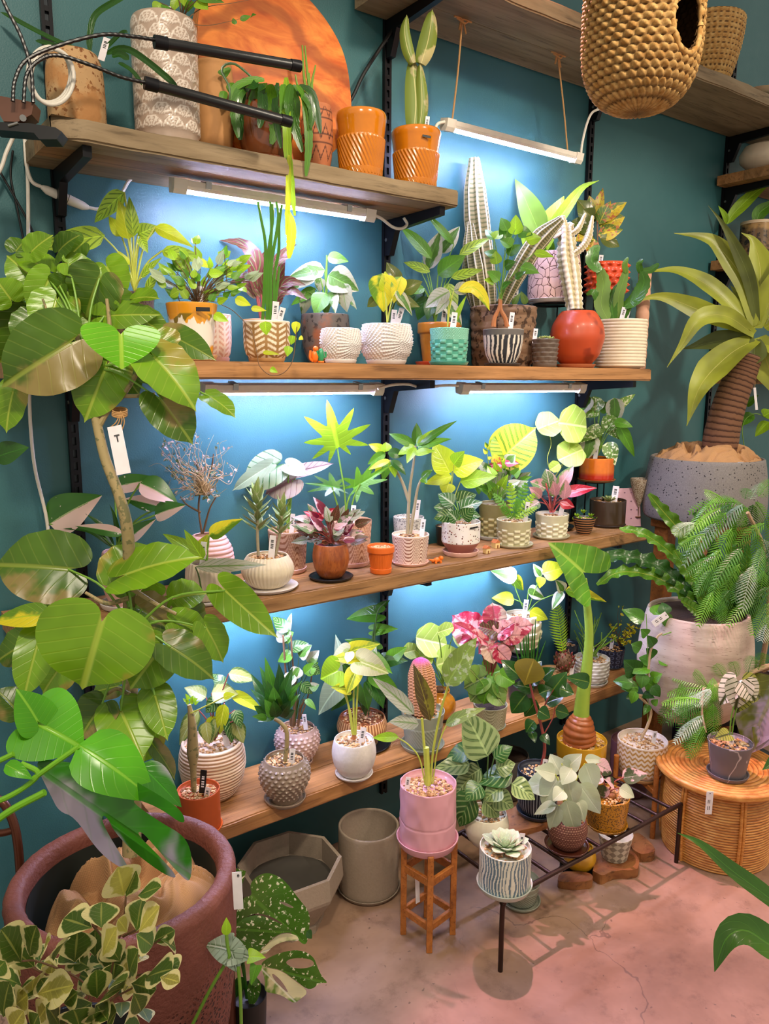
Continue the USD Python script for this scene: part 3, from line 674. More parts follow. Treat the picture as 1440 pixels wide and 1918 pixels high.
def plank_shelf(label, x0, x1, y0, zt, th, mats, splits, seed, rough_end=0):
    t = Thing('plank_shelf', label, 'shelf', (x0, 0, zt))
    ys = [-.012] + list(splits) + [y0]
    for k in range(len(ys) - 1):
        a, b = ys[k], ys[k+1]; nx, ny, nz = 90, 5, 4
        bx = trimesh.creation.box((x1 - x0, abs(b - a) - .0016, th)); bx = bx.subdivide_to_size(.03) if hasattr(bx, 'subdivide_to_size') else bx
        v = np.array(bx.vertices); front = k == len(ys) - 2
        wx, wy, wz = (x0 + x1)/2, (a + b)/2, zt - th/2; v = v + [wx, wy, wz]
        q = v*[5, 9, 9] + seed*3.1 + k*7
        n1, n2 = meshkit.noise(q, seed) - .5, meshkit.noise(v*[16, 40, 40] + k, seed + 3) - .5
        edge = np.clip(1 - (v[:, 1] - min(a, b))/.012, 0, 1)*(1 if front else 0)
        v[:, 1] -= edge*(n1*.010 + n2*.005); v[:, 2] += (n1*.003 + n2*.0015)*edge - (abs(v[:, 2] - zt) < 1e-6)*np.clip(n2, 0, 1)*.0012*0
        bev = (np.abs(v[:, 1] - min(a, b)) < .01)*(np.abs(np.abs(v[:, 2] - wz) - th/2) < .004)*front
        v[:, 1] += bev*.004
        if rough_end and front:
            ex = np.clip(1 - (v[:, 0] - x0)/.06, 0, 1)*edge; v[:, 1] += ex*.03
        t.add('board', (v, np.array(bx.faces)), mats[k % len(mats)], smooth=35)
    return t
plank_shelf('thick rough-edged top plank shelf carrying the amber glazed pots', .42, 1.455, -.28, 2.0, .042, ['grey_plank', 'old_plank'], [-.115, -.2], 1, 1)
plank_shelf('long plank shelf at eye level carrying the white carved pots', .30, 2.325, -.315, 1.535, .040, ['old_plank', 'honey_plank'], [-.14], 2)
plank_shelf('long plank shelf below eye level carrying the wood-turned pot and small houses', .30, 2.42, -.275, .957, .042, ['honey_plank', 'old_plank'], [-.15], 3)
plank_shelf('lowest plank shelf just above the floor pots', .60, 2.48, -.25, .37, .045, ['honey_plank', 'honey_plank'], [-.135], 4)
plank_shelf('highest wide plank shelf behind the hanging woven basket', 1.30, 3.6, -.30, 2.545, .046, ['grey_plank', 'grey_plank'], [-.15], 5)
for nm, y, zt, x0 in (('short plank shelf at right with the white gourd bowl', -.26, 2.335, 3.12), ('short plank shelf at right with the speckled jar', -.26, 1.995, 3.12), ('lowest short plank shelf at right behind the agave trunk', -.26, 1.52, 3.2)):
    plank_shelf(nm, x0, 4.1, y, zt, .038, ['honey_plank', 'old_plank'], [-.13], int(zt*7))
for x, z, L, la in ((.488, 1.957, .24, 'black bracket under the left end of the top plank shelf'), (1.415, 1.957, .25, 'black bracket under the right end of the top plank shelf'),
                    (.488, 1.494, .22, 'black bracket under the left part of the eye-level shelf'), (1.415, 1.494, .22, 'black bracket under the middle of the eye-level shelf, between two light bars'), (2.315, 1.494, .24, 'black bracket under the right end of the eye-level shelf'),
                    (1.415, .914, .22, 'black bracket under the middle of the shelf with the wood-turned pot'), (2.315, .914, .22, 'black bracket under the right end of the shelf with the wood-turned pot'),
                    (1.415, .324, .2, 'black bracket under the middle of the lowest plank shelf'), (2.315, .324, .2, 'black bracket under the right end of the lowest plank shelf'),
                    (1.415, 2.498, .27, 'black bracket under the highest shelf near the jute string'), (2.315, 2.498, .27, 'black bracket under the highest shelf behind the basket'), (3.19, 2.498, .27, 'black bracket under the highest shelf at right'),
                    (3.19, 2.296, .2, 'black bracket under the short shelf with the white gourd bowl'), (3.19, 1.956, .2, 'black bracket under the short shelf with the speckled jar')):
    bracket(x, z, L, la)

# ------------------------------------------------------------------ LED grow-light bars
def led_bar(label, a, b, clips=True, down=(0, .22, -1), warm=True):
    a, b = np.array(a, float), np.array(b, float); d = b - a; L = np.linalg.norm(d); d /= L
    dn = np.array(down, float); dn -= d*(dn @ d); dn /= np.linalg.norm(dn); s = np.cross(d, dn)
    t = Thing('grow_light_bar', label, 'grow light', a, 'white LED grow-light bars on the shelves')
    def sect(off, pts):
        e = trimesh.creation.extrude_polygon(Polygon(pts), off[1] - off[0]); m4 = np.eye(4); m4[:3, 0], m4[:3, 1], m4[:3, 2] = s, dn, d; m4[:3, 3] = a + d*off[0]
        e.apply_transform(m4); e.fix_normals(); return e
    t.add('housing', sect((0, L), [(-.014, 0), (.014, 0), (.015, .012), (.013, .02), (-.013, .02), (-.015, .012)]), 'white_plastic', smooth=False)
    t.add('diffuser', sect((.02, L - .02), [(-.012, .0202), (.012, .0202), (.009, .027), (0, .0295), (-.009, .027)]), 'led_white', smooth=False)
    for e0, e1 in ((-.012, .02), (L - .02, L + .012)): t.add('end_cap', sect((e0, e1), [(-.017, -.002), (.017, -.002), (.017, .02), (.012, .031), (-.012, .031), (-.017, .02)]), 'white_plastic', smooth=False)
    n = 22; ms = {'led_warm': [], 'led_violet': [], 'led_red': []}
    for i in range(n):
        k = ('led_warm', 'led_violet', 'led_warm', 'led_red')[i % 4]; p = a + d*(.03 + (L - .06)*i/(n-1))
        for sg in (-1, 1): ms[k].append(rod(p + s*sg*.0105 + dn*.0235, p + s*sg*.0125 + dn*.0245, .0022, 6))
    for k, q in ms.items(): t.add('diodes', q, k, smooth=False, kind='stuff')
    if clips:
        for f in (.12, .85): t.add('clip', sect((L*f, L*f + .014), [(-.0165, -.004), (.0165, -.004), (.0175, .012), (.015, .013), (.015, -.001), (-.015, -.001), (-.015, .013), (-.0175, .012)]), 'steel', smooth=False)
    return t
led_bar('glaring white LED grow-light bar under the top plank shelf', (.715, -.15, 1.947), (1.255, -.15, 1.947))
led_bar('left LED grow-light bar under the eye-level shelf', (.775, -.145, 1.483), (1.29, -.145, 1.483))
led_bar('right LED grow-light bar under the eye-level shelf', (1.61, -.145, 1.483), (2.165, -.145, 1.483))
led_bar('LED grow-light bar hidden under the left half of the wood-turned pot shelf', (.62, -.125, .906), (1.16, -.125, .906))
led_bar('LED grow-light bar hidden under the right half of the wood-turned pot shelf', (1.45, -.125, .906), (2.05, -.125, .906))
led_bar('LED grow-light bar hanging on two jute strings from the highest shelf', (1.525, -.15, 2.225), (2.085, -.15, 2.225), clips=False)
def cable(name, label, cat, spec, Y, r, mat, n=8, **kw):
    pts = [aty(q[0], q[1], q[2] if len(q) > 2 else Y) for q in nums(spec)]
    return single(name, tube(catmull(pts, n), r, 8), mat, label, cat, smooth=True, **kw)
# ================================================================== top shelf
Z1 = 2.0
speckled('cork_mottle', 'c09a6c', '7a4a24', 110, .06, .85, big='b5814e', bump=.5)
two('fan_glaze', 'b39c8a', 'e6d8ca', .3, .3)
plain('amber_glaze', 'c4730f', .16, coat=.7, var=.18, scale=30); plain('brown_glaze', '6e3a1c', .15, coat=.6, var=.3, scale=20)
plain('terracotta', 'b0623a', .75, bump=.2); two('etched_terracotta', 'b26a42', '4a2418', .75); plain('tan_clay', 'b98550', .7, bump=.3)
def _slab(path):
    g = G(); t = g('texture_coordinate', 'object'); p = g('mapping', 'vector', {'vector': t}, scale=(1.6, 14, 3.2), rotation=(0, 0.5, 0)); n = g.noise(p, 3.5, 5, .6, 1.4); r = g('wave_texture', 'fac', {'vector': t}, wave_type='rings', rings_direction='y', scale=3.0, distortion=9.0, detail=3.0, detail_scale=1.2)
    c = g.mix(g.step(n, .3, .7), lin('b85214'), lin('e88a38')); c = g.mix(g.math('multiply', g.step(r, .55, .95), .55), c, lin('6a2a0a'))
    return g.done(path, g.bsdf(c, .45, n, .2))
defmat('slab_orange', _slab); wood('slab_bark', '8a4a20', '6a3414', '3a1c0c', .8, 6, 6)
# round live-edge slab leaning on the wall
def slab():
    c = aty(505, 112, -.05); R = 165*dep(c)/F; th = np.linspace(0, 2*math.pi, 73)[:-1]
    q = np.c_[np.cos(th), np.sin(th)]*(1 + .06*(meshkit.noise(np.c_[np.cos(th)*2, np.sin(th)*2, th*0] + 4, 2) - .5)[:, None] + .03*np.cos(3*th)[:, None])
    e = trimesh.creation.extrude_polygon(Polygon(q*[R*.98, R*1.12]), .045); zb = e.vertices[:, 1].min()
    lean = .16; m4 = np.eye(4); m4[:3, 0] = (1, 0, 0); m4[:3, 1] = (0, math.sin(lean), math.cos(lean)); m4[:3, 2] = (0, -math.cos(lean), math.sin(lean)); e.apply_transform(m4)
    v = np.array(e.vertices); v[:, 0] += c[0]; v[:, 2] += Z1 - v[:, 2].min() + .001; v[:, 1] += -.003 - v[:, 1].max()
    t = Thing('wood_slab', 'large round live-edge slab of orange wood leaning behind the pots on the top shelf', 'wood slab', (c[0], -.06, Z1))
    t.add('board', (v, np.array(e.faces)), 'slab_orange', smooth=30)
slab()
p = Pot('potted_orchid', 'round mottled tan cork-look pot with dark strap leaves beside the white cable coil', 'potted plant', 185, 103, 104, Z1, 'cork_mottle', Y=-.14, prof=[(.92, 0), (1, .2), (1, .72), (.93, .9), (.8, 1)], soil='bark_chips', disp=bumpy(.003, 3), nz=26)
ribbons(p, p.d, 'lf_dark', '160 100;120 84;70 60;0 22 @ 10|168 98;168 70;178 30;215 4;245 -12 @ 11|150 100;118 90;90 82;66 76 @ 9|200 100;235 92;275 115;335 165 @ 12|210 104;225 102;242 112 @ 13|222 118;248 135;266 160 @ 9|190 100;220 70;235 60;240 62 @ 9', fold=.5)
p.marker(192, 102, 30, 13, lean=.35)
p = Pot('potted_fern', 'tall cream cylinder vase embossed with fan scales holding a leafy fern, on the top shelf', 'potted plant', 341, 42, 118, Z1, 'fan_glaze', Y=-.16, prof=[(.9, 0), (.94, .03), (.95, .1), (1, .13), (1, .95), (.97, 1)], mask=fans(9, 9), disp=lambda T, Z, R: .0012*fans(9, 9)(T, Z, R), k=180, nz=110, soil='dark_soil')
leaves(p, p.d, ['lf_bright', 'lf_mid'], 'ovate', '330 -20 290 -8 20;350 -20 335 -60 22;335 -5 318 25 16;350 0 352 22 22;300 5 290 30 20;310 10 308 28 14;370 0 390 18 26;368 -10 420 5 18;345 -10 345 12 18', crown=(341, 42), stemmat='stem_brown', sr=.0009)
ribbons(p, p.d, 'stem_brown', '345 40;380 15;440 5;490 -5 @ 2|345 42;385 48;430 40;470 30 @ 2', prof='needle')
leaves(p, p.d, 'lf_mid', 'ovate', '450 38 470 30 9;440 46 436 34 9;470 31 480 28 7', name='leaf')
p.marker(312, 40, 26, 11, lean=.15)
Pot('vase', 'tan wooden vase half hidden behind the embossed cream cylinder on the top shelf', 'vase', 422, 122, 78, Z1, 'tan_clay', Y=-.10, prof='egg', soil=None)
p = Pot('potted_epiphyllum', 'glossy brown pot with flat trailing cactus leaves spilling over the top shelf edge', 'potted cactus', 510, 172, 108, Z1, 'brown_glaze', Y=-.17, prof='round', saucer='brown_glaze', soil='dark_soil', sw=.8)
ribbons(p, p.d - p.r*1.05, ['lf_dark', 'lf_glossy', 'lf_mid'], '480 165 -.02;458 158;445 200;450 262 @ 27|500 160 -.03;478 175;470 230 @ 20|505 158 -.03;508 190;515 240;508 270 @ 26|520 155;515 200;520 240;526 278 @ 14|540 158 -.02;553 190;552 235;566 285 @ 20|555 160 -.02;570 185;578 260;573 330 @ 17|560 160;582 172;592 205;600 250 @ 16|548 160;578 190;585 215;582 240 @ 16|495 150;470 150;440 165;432 195 @ 14|488 160;440 120;415 130;430 165;428 195 @ 5|470 158 .02;448 175;440 215;446 258 @ 20|530 158 -.02;534 200;530 240 @ 22|490 158 -.02;492 200;486 240 @ 20|545 158 -.02;540 195;545 232 @ 18', prof='epi', fold=.12)
leaves(p, p.d - .06, 'lf_mid', 'ovate', '418 128 424 145 22;430 155 440 185 16;420 170 415 200 14', name='leaf', spread=.01)
ribbons(p, p.d - .09, ['lf_bright', 'lf_lime', 'lf_lime'], '536 145 .06;537 220;539 290;545 340;552 404 @ 17|541 290;540 360;538 410;536 440 @ 11|537 395;545 420;545 450;541 484 @ 19', prof='epi', fold=.12, spread=.005)
def pencils(p, spec, r, mat):
    for row in spec.split('|'): stem(p, p.d, mat, row, [r, r*.9, r*.5], name='stem', k=7)
p = Pot('potted_pencil_cactus', 'etched terracotta pot with thin upright pencil stems between the trailing cactus and the amber pots', 'potted cactus', 600, 200, 60, Z1, 'etched_terracotta', Y=-.16, prof='egg', mask=lambda T, Z, R: ((zigzag(10, 3, .14, .6)(T, Z, R) + (((Z*9) % 1) < .1)*(Z > .35)) > .5).astype(float), k=120, nz=60, soil='dark_soil')
pencils(p, '582 202;570 150;566 85|585 202;576 140;571 86|588 202;584 160;591 122|584 202;580 165;579 137|580 202;560 170;553 140', .0038, 'lf_pad')
for cx, yt, la, w in ((676, 215, 'empty amber glazed pot with a saucer, left of the pair at the top shelf end', 96), (772, 247, 'amber glazed pot with a saucer holding the rabbit-eared pad cactus, at the top shelf end', 93)):
    p = Pot('potted_cactus' if cx > 700 else 'glazed_pot', la, 'potted cactus' if cx > 700 else 'pot', cx, yt, w, Z1, 'amber_glaze', Y=-.20, prof=[(.74, 0), (.78, .03), (.9, .6), (.97, .85), (1, .9), (1, .97), (.96, 1)], saucer='amber_glaze', sw=.86, sh=.16, disp=diag(36, 8, .0042, .04, .6), k=288, nz=70, soil='dark_soil')
    if cx > 700:
        ribbons(p, p.d, 'lf_padpale', '775 245;778 190;772 120;774 112 @ 40|785 245;790 200;788 150;786 118 @ 24|774 120;764 95;758 60;762 30 @ 22|788 120;800 80;806 45;808 20 @ 33', prof='pad', thick=.008, fold=0)
        p.marker(798, 246, 26, 8)
        p.add('brand_plate', bar(ad(791, 254, p.d - p.r*1.0), ad(807, 257, p.d - p.r*.97), .0012, .006), 'tag_black', smooth=False)
# clip lamp with goosenecks
t = Thing('clip_lamp', 'black clip-on lamp with two gooseneck tube heads clamped to the shelf end', 'lamp', ad(60, 215, 1.72))
DL = dep(aty(60, 225, -.30))
def neck(spec, r, mat='black_plastic'):
    P = catmull([aty(q[0], q[1], -.31 - .00012*q[0]) for q in nums(spec)], 14); n = len(P); return tube(P, r*(1 + .12*np.cos(np.arange(n)*2.2)), 8)
t.add('gooseneck', neck('24 190;28 150;50 112;110 85;190 65;245 68;300 76', .0035), 'black_plastic'); t.add('gooseneck', neck('44 192;50 140;75 112;110 104;170 122;230 145;285 157', .0035), 'black_plastic'); t.add('gooseneck', neck('62 192;58 130;40 70;10 10;-10 -40 ', .0035), 'black_plastic')
def head(a, b):
    A, B = aty(*a, -.345), aty(*b, -.375); h = t.add('tube_head', rod(A, B, .0105, 14), 'black_plastic'); d = (B - A)/np.linalg.norm(B - A)
    t.add('collar', rod(A - d*.012, A + d*.014, .0125, 14), 'black_steel', under=h); t.add('end_cap', rod(B - d*.02, B + d*.003, .0118, 14), 'black_steel', under=h)
head((300, 80), (560, 124)); head((282, 158), (542, 228))
def px_prism(spec, d, th, mat, name, T):
    pg = Polygon([(q[0], q[1]) for q in nums(spec)]); v, f = trimesh.creation.triangulate_polygon(pg, engine='earcut'); e = trimesh.creation.extrude_triangulation(v, f, 1.0)
    P = np.array([ad(q[0], q[1], d) + FW*(q[2] - .5)*th for q in e.vertices]); T.add(name, (P, e.faces), mat, smooth=False)
px_prism('-5 190;10 188;70 200;66 222;40 236;14 235;0 210', DL, .03, 'brown_clip', 'clip_jaw', t); px_prism('-5 236;60 238;110 246;122 254;112 268;80 268;70 256;-5 250', DL, .03, 'black_plastic', 'clip_jaw', t)
t.add('rivet', rod(ad(43, 221, DL - .02), ad(43, 221, DL - .012), .006), 'steel'); t.add('spring', rod(ad(16, 236, DL - .016), ad(34, 230, DL - .016), .003), 'steel')
# cables on the left
wp = 'white_plastic'
P = [aty(92 + 40*math.cos(a) + 3*k, 140 + 52*math.sin(a) + 2*k, -.265 - .008*k) for k in range(3) for a in np.linspace(-1.4, 4.7, 16)]
single('cable_coil', tube(catmull(P, 3), .0042, 8), wp, 'coil of white power cable hanging at the left end of the top shelf', 'cable', smooth=True)
cable('power_cable', 'white power cable dropping straight down the wall at the far left', 'cable', '46 255 -.03;52 340;53 480;54 620;55 740;58 810;66 880;85 960;92 1010', -.02, .0042, wp)
cable('power_cable', 'short white cable slanting off the top left edge under the clip lamp', 'cable', '28 250;12 285;0 318;-30 360', -.06, .0042, wp)
t = Thing('cable_connector', 'white inline cable joint left of the bright top bar', 'cable connector', aty(120, 370, -.03))
t.add('plug', tube([aty(78, 350, -.03), aty(88, 356, -.03), aty(122, 371, -.03), aty(126, 373, -.03)], [.005, .0095, .011, .011], 12), wp); t.add('socket', tube([aty(127, 373.5, -.03), aty(130, 375, -.03), aty(156, 386, -.03), aty(166, 389, -.03)], [.0115, .0115, .0095, .005], 12), wp)
t.add('lead', tube(catmull([aty(46, 256, -.03), aty(50, 310, -.03), aty(60, 340, -.03), aty(80, 351, -.03)], 8), .0042, 8), wp); t.add('lead', tube(catmull([aty(165, 389, -.03), aty(190, 390, -.03), aty(225, 365, -.03), aty(245, 335, -.03), aty(280, 321, -.03), aty(310, 321, -.03)], 8), .004, 8), wp)
cable('power_cable', 'white cable looping from the bright top bar round the shelf bracket', 'cable', '686 398;712 408;735 425;752 428;762 420;756 408', -.15, .0042, wp)
cable('power_cable', 'thin black cable trailing down the left wall', 'cable', '0 322;22 360;50 410;68 450;85 495', -.015, .0026, 'black_cable')
cable('power_cable', 'second thin black cable beside the white drop cable at left', 'cable', '24 282;20 330;32 390;42 440;50 480', -.012, .0026, 'black_cable')
cable('power_cable', 'thick black cable sagging from the upper shelf down behind the amber pots', 'cable', '757 0 -.02;745 40;712 90;680 140;655 190;615 232;580 258 -.09', -.04, .0052, 'black_cable')
# hanging bar: jute strings, leads
for (x0, y0, x1, y1, la) in ((866, 12, 847, 224, 'left jute string holding the hanging light bar'), (1045, 85, 1063, 285, 'right jute string holding the hanging light bar')):
    t = Thing('jute_string', la, 'string', aty(x1, y1, -.15)); a, b = aty(x0, y0, -.15), aty(x1, y1, -.15); a[2] = min(a[2], 2.495)
    t.add('cord', tube(catmull([a, (a + b)/2 + [.003, 0, 0], b], 6), .0028, 6), 'jute')
    t.add('knot', [tube(catmull([a + [-.03, 0, .002], a, a + [.012, -.004, -.035]], 6), .0028, 6), tube(catmull([a + [.035, 0, .002], a, a + [-.014, -.004, -.03]], 6), .0028, 6), tube(catmull([a + [-.02, .0, .0], a + [0, -.01, -.012], a + [.02, 0, 0]], 6), .003, 6)], 'jute')
b = np.array([2.10, -.15, 2.215])
t = Thing('bar_lead', 'white lead from the hanging light bar up to a plug under the basket', 'cable', b); q = [b] + [aty(x, y, -.15) for x, y in ((1090, 270), (1098, 235), (1108, 212), (1122, 204))]
t.add('lead', tube(catmull(q, 8), .004, 8), wp); t.add('plug', tube([aty(1120, 204, -.15), aty(1130, 198, -.15), aty(1150, 188, -.15)], [.006, .009, .011], 10), wp)
cable('bar_lead', 'short white lead entering the left end of the hanging light bar', 'cable', '812 262;814 245;820 232;834 228', -.15, .0045, wp)
cable('bar_lead', 'white cable joining the two bars under the eye-level shelf', 'cable', '708 728;735 721;765 720;790 726;830 722;858 722', -.17, .004, wp)
# ================================================================== eye-level shelf
Z2 = 1.5355
def rosette(T, c, R, n, mat, seed=1, tilt=.25, w=.5, thick=.0025, open_=1.1):
    rng = random.Random(seed)
    for i in range(n):
        u = (i + .5)/n; a = i*2.39996; el = 1.35*(1 - u)**1.2 + tilt*u; L = R*(.35 + .65*u)
        d = np.array([math.cos(a)*math.cos(el), math.sin(a)*math.cos(el), math.sin(el)]); p0 = np.asarray(c) + d*R*.06
        p1 = p0 + d*L; ml = leaf_up('obovate', p0, p1, L*w, thick, rng); T.add('leaf', ml, mat[i % len(mat)] if isinstance(mat, list) else mat)
def leaf_up(shape, p0, p1, w, thick, rng):
    ax = p1 - p0; L = np.linalg.norm(ax); ax /= L; n = np.array([0, 0, 1.0]) - ax*ax[2]; n /= np.linalg.norm(n) + 1e-9; s = np.cross(n, ax)
    t = np.linspace(0, 1, 8); hw = np.maximum(PROF[shape](t), .1); hw = hw/hw.max()*w/2; vv = np.linspace(-1, 1, 5); A, V = np.meshgrid(t, vv, indexing='ij')
    P = p0 + ax*(A*L)[..., None] + s*(V*hw[:, None])[..., None] + n*(.12*L*A**2 + .25*np.abs(V)*hw[:, None])[..., None]; e = ((1 - V**2)**.5*thick*np.clip((1 - A)*4, .2, 1))[..., None]
    i, j = np.meshgrid(np.arange(7), np.arange(4), indexing='ij'); a = (i*5 + j).ravel(); f = np.vstack([np.c_[a, a+1, a+6], np.c_[a, a+6, a+5]]); v1, v2 = (P + n*e).reshape(-1, 3), (P - n*e).reshape(-1, 3)
    uv = np.c_[A.ravel(), V.ravel()]; return (np.vstack([v1, v2]), np.vstack([f[:, ::-1], f + len(v1)]), np.vstack([uv, uv]))
speckled('brown_speckle', '5c4632', '241a12', 140, .1, .5, bump=.5)
def _drip(path):
    g = G(); u, v = g.uv(); p = g.pos((60, 60, 18)); n = g.noise(p, 1.0, 2); n2 = g.noise(g.pos(), 40, 3)
    lev = g.math('add', g.math('multiply', n, .75), .35); wh = g.math('multiply', g.step(g.math('subtract', lev, v), 0, .04), g.step(g.math('subtract', v, g.math('multiply', n2, .35)), .0, .06))
    ol = g.step(g.math('subtract', g.noise(g.pos((40, 40, 40)), 1.0, 2), .5), 0, .04)
    c = g.mix(g.math('multiply', ol, g.step(v, .2, .6)), lin('d99423'), lin('7a6420')); c = g.mix(wh, c, lin('e6ddd0')); c = g.mix(g.step(v, .78, .82), c, lin('d48e1e'))
    return g.done(path, g.bsdf(c, .25, coat_weight=.4))
defmat('drip_glaze', _drip)
two('chevron_cream', 'e4d6bf', '9a7442', .6); two('chevron_pink', 'd9a992', 'ecd9c8', .6); plain('saucer_tan', 'b98f5e', .6); plain('saucer_white', 'd8d0cc', .5); plain('matte_white', 'd9d2ce', .55); plain('saucer_pink', 'd6a898', .6)
speckled('rust_pot', '5f564a', '2c2620', 60, .08, .6, bump=.4, big='8a4f2a'); plain('figure_orange', 'e0701a', .35); plain('figure_green', '2f8f5c', .35); plain('amber_matte', 'b5701f', .3, coat=.4)
two('green_weave', '4fa58c', '8fcbb0', .22, .5); plain('green_saucer', '3f9480', .25, coat=.4); speckled('bark_stone', '8a6b52', '4a3526', 50, .1, .85, bump=.7)
two('ink_stripes', 'e2d6c8', '25262e', .6); plain('dark_saucer', '3a3230', .5)
def _crackle(path):
    g = G(); t = g.pos(); dp = g('vector_math', 'vector', {'vector1': g('noise_texture', 'color', {'vector': t}, scale=18.0, detail=3.0), 'vector3': t}, math_type='multiply_add', vector2=(.03, .03, .03))
    v = g('voronoi_texture', 'distance', {'vector': dp}, feature='distance_to_edge', scale=38.0); m = g.step(g.math('subtract', .06, v), 0, .05)
    c = g.mix(m, g.mix(g.noise(t, 8, 2), lin('d8b3a6'), lin('c69c8a')), lin('5a3626')); return g.done(path, g.bsdf(c, .6, g.math('subtract', 1.0, m), .6))
defmat('crackle_pink', _crackle)
plain('bubble_orange', 'd8481c', .14, coat=.7); plain('orange_saucer', 'c8401a', .3, coat=.4); speckled('red_orange', 'b8441a', '8a2c0e', 9, .12, .42, coat=.1, bump=.05); plain('cone_brown', '5f5046', .5, coat=.2); plain('ring_cream', 'e2d2b8', .55); plain('pink_cane', 'd9a488', .6)
def _euph(path):
    g = G(); u, v = g.uv(); w = g.step(u, .555, .59); n = g.noise(g.pos(), 50, 3)
    st = g.step(g.math('fraction', g.math('multiply', v, 34.0)), .25, .5); c = g.mix(n, lin('6a6238'), lin('4a5a30')); c = g.mix(g.math('multiply', st, .45), c, lin('b5a278')); c = g.mix(w, c, lin('e6dcc4'))
    return g.done(path, g.bsdf(c, .6, n, .4))
defmat('euphorbia', _euph)
def _pale(path):
    g = G(); u, v = g.uv(); w = g.step(u, .5, .6); n = g.noise(g.pos(), 60, 3); c = g.mix(n, lin('cfc0a0'), lin('a9a070')); c = g.mix(w, c, lin('efe2da')); return g.done(path, g.bsdf(c, .6, n, .3))
defmat('pale_cactus', _pale)
leafmat('lf_rosette', 'a8c48a', 'd0b0a0', mode='margin', amt=.85, rough=.5, sideamt=0, trans=.1); leafmat('lf_rubber', '4a5a22', rough=.25, sideamt=.2, vein='8a7a3a'); leafmat('lf_hoya', '7aa52e', rough=.4, sideamt=.2)

def riser(label, c, zt, r, z0=None):
    """small black wire plant riser: a top ring on three legs"""
    z0 = Z2 if z0 is None else z0; t = Thing('plant_riser', label, 'plant stand', (c[0], c[1], z0))
    th = np.linspace(0, 2*math.pi, 25); ring = np.c_[c[0] + r*np.cos(th), c[1] + r*np.sin(th), np.full(25, zt - .0035)]; t.add('top_ring', tube(ring, .003, 6), 'black_steel')
    t.add('plate', lathe([(0, -.0015), (r, -.0015), (r, 0), (0, 0)], (c[0], c[1], zt - .0002), 32), 'black_steel')
    for k in range(3):
        a = k*2.094 + .5; t.add('leg', rod((c[0] + r*math.cos(a), c[1] + r*math.sin(a), z0), (c[0] + r*math.cos(a), c[1] + r*math.sin(a), zt - .003), .003, 6), 'black_steel')

p = Pot('potted_calathea', 'tall lime-green striped calathea in a dark speckled pot, leftmost on the eye-level shelf', 'potted plant', 262, 550, 84, Z2, 'brown_speckle', Y=-.12, prof='slight', soil='bark_chips', disp=bumpy(.004, 5))
leaves(p, p.d, ['lf_cal', 'lf_lime', 'lf_cal'], 'ovate', '233 360 177 417 30;290 425 362 464 24;258 440 296 424 27;303 470 389 491 26;228 443 204 405 20;250 442 242 368 22;193 442 69 466 38;240 448 222 375 36;263 445 277 474 16;265 520 304 482 14;236 500 222 470 18;275 545 300 500 14', crown=(252, 545), stemmat='stem_yellow', sr=.0018, seed=4)
p.marker(232, 545, 40, 12, lean=-.1)
p = Pot('potted_hoya', 'small-leaved trailing vine in the amber pot with white drips and a black brand plate', 'potted plant', 371, 570, 94, Z2, 'drip_glaze', Y=-.235, prof='taper', saucer='saucer_tan', sw=.95, soil='dark_soil')
bushy(p, p.d, ['lf_hoya', 'lf_mid', 'lf_bright', 'lf_grey'], 'stem_brown', 12, 64, (371, 572), 385, 522, 84, 48, 26, depthr=.06, sr=.0008)
for sp in ('372 572;368 500;366 455', '418 560;424 520;420 476', '336 565;330 530;336 498'):
    stem(p, p.d, 'stem_brown', sp, .0009)
leaves(p, p.d, ['lf_bright', 'lf_lime', 'lf_hoya'], 'ovate', '366 458 372 440 13;366 458 358 446 9;420 480 432 470 12;420 480 408 472 10;372 488 390 502 14;372 490 354 478 14;424 510 440 520 14;424 500 436 492 10;335 498 340 494 8;450 540 462 548 14;440 560 470 572 16;335 545 318 556 18;400 590 428 602 16;352 600 332 612 20')
stem(p, p.d, 'stem_brown', '410 568;440 585 -.02;470 620 -.05;481 660 -.06;486 685 -.07;505 702 -.07;530 699 -.07;548 675 -.06;554 630 -.06;556 612 -.06', .0009)
leaves(p, p.d - .06, ['lf_lime', 'lf_bright'], 'ovate', '470 578 499 582 11;497 602 499 628 20;555 602 553 626 15;548 628 545 646 14;560 632 568 636 9;541 648 538 668 15;492 660 524 664 8;506 690 520 698 10', spread=.008)
p.marker(374, 574, 36, 12); p.add('brand_plate', bar(ad(367, 579, p.d - p.r*.99), ad(393, 579.5, p.d - p.r*.96), .0012, .009), 'tag_black', smooth=False)
Pot('ceramic_pot', 'pinkish cream leaf-striped pot half hidden behind the amber drip pot', 'pot', 410, 590, 64, Z2, 'chevron_pink', Y=-.08, prof='tub', saucer='saucer_pink', sw=.86, mask=chevron(7, 9, w=.5), k=140, nz=60, soil='dark_soil')
p = Pot('potted_calathea', 'maroon-leaved calathea rising behind the tall thin cactus stems', 'potted plant', 497, 600, 70, Z2, 'tan_clay', Y=-.065, prof='taper', soil='dark_soil')
ribbons(p, p.d, 'lf_maroon', '476 560;470 530;455 520;432 528 @ 34|490 560;488 520;492 490;502 465 @ 34|515 560;520 500;532 474;555 458 @ 30|484 560;478 490;455 458;411 450 @ 36|512 575;520 545;540 528;573 534 @ 28|514 580;525 550;548 546;576 562 @ 26|495 560;500 520;520 490;545 482 @ 28', prof='lance', fold=.2, wave=.1)
for sp in ('488 598;480 550;472 500', '495 598;490 560;488 520', '505 598;512 550;520 505', '490 598;484 560;476 540', '502 598;512 575;518 560'): stem(p, p.d, 'stem_red', sp, .003)
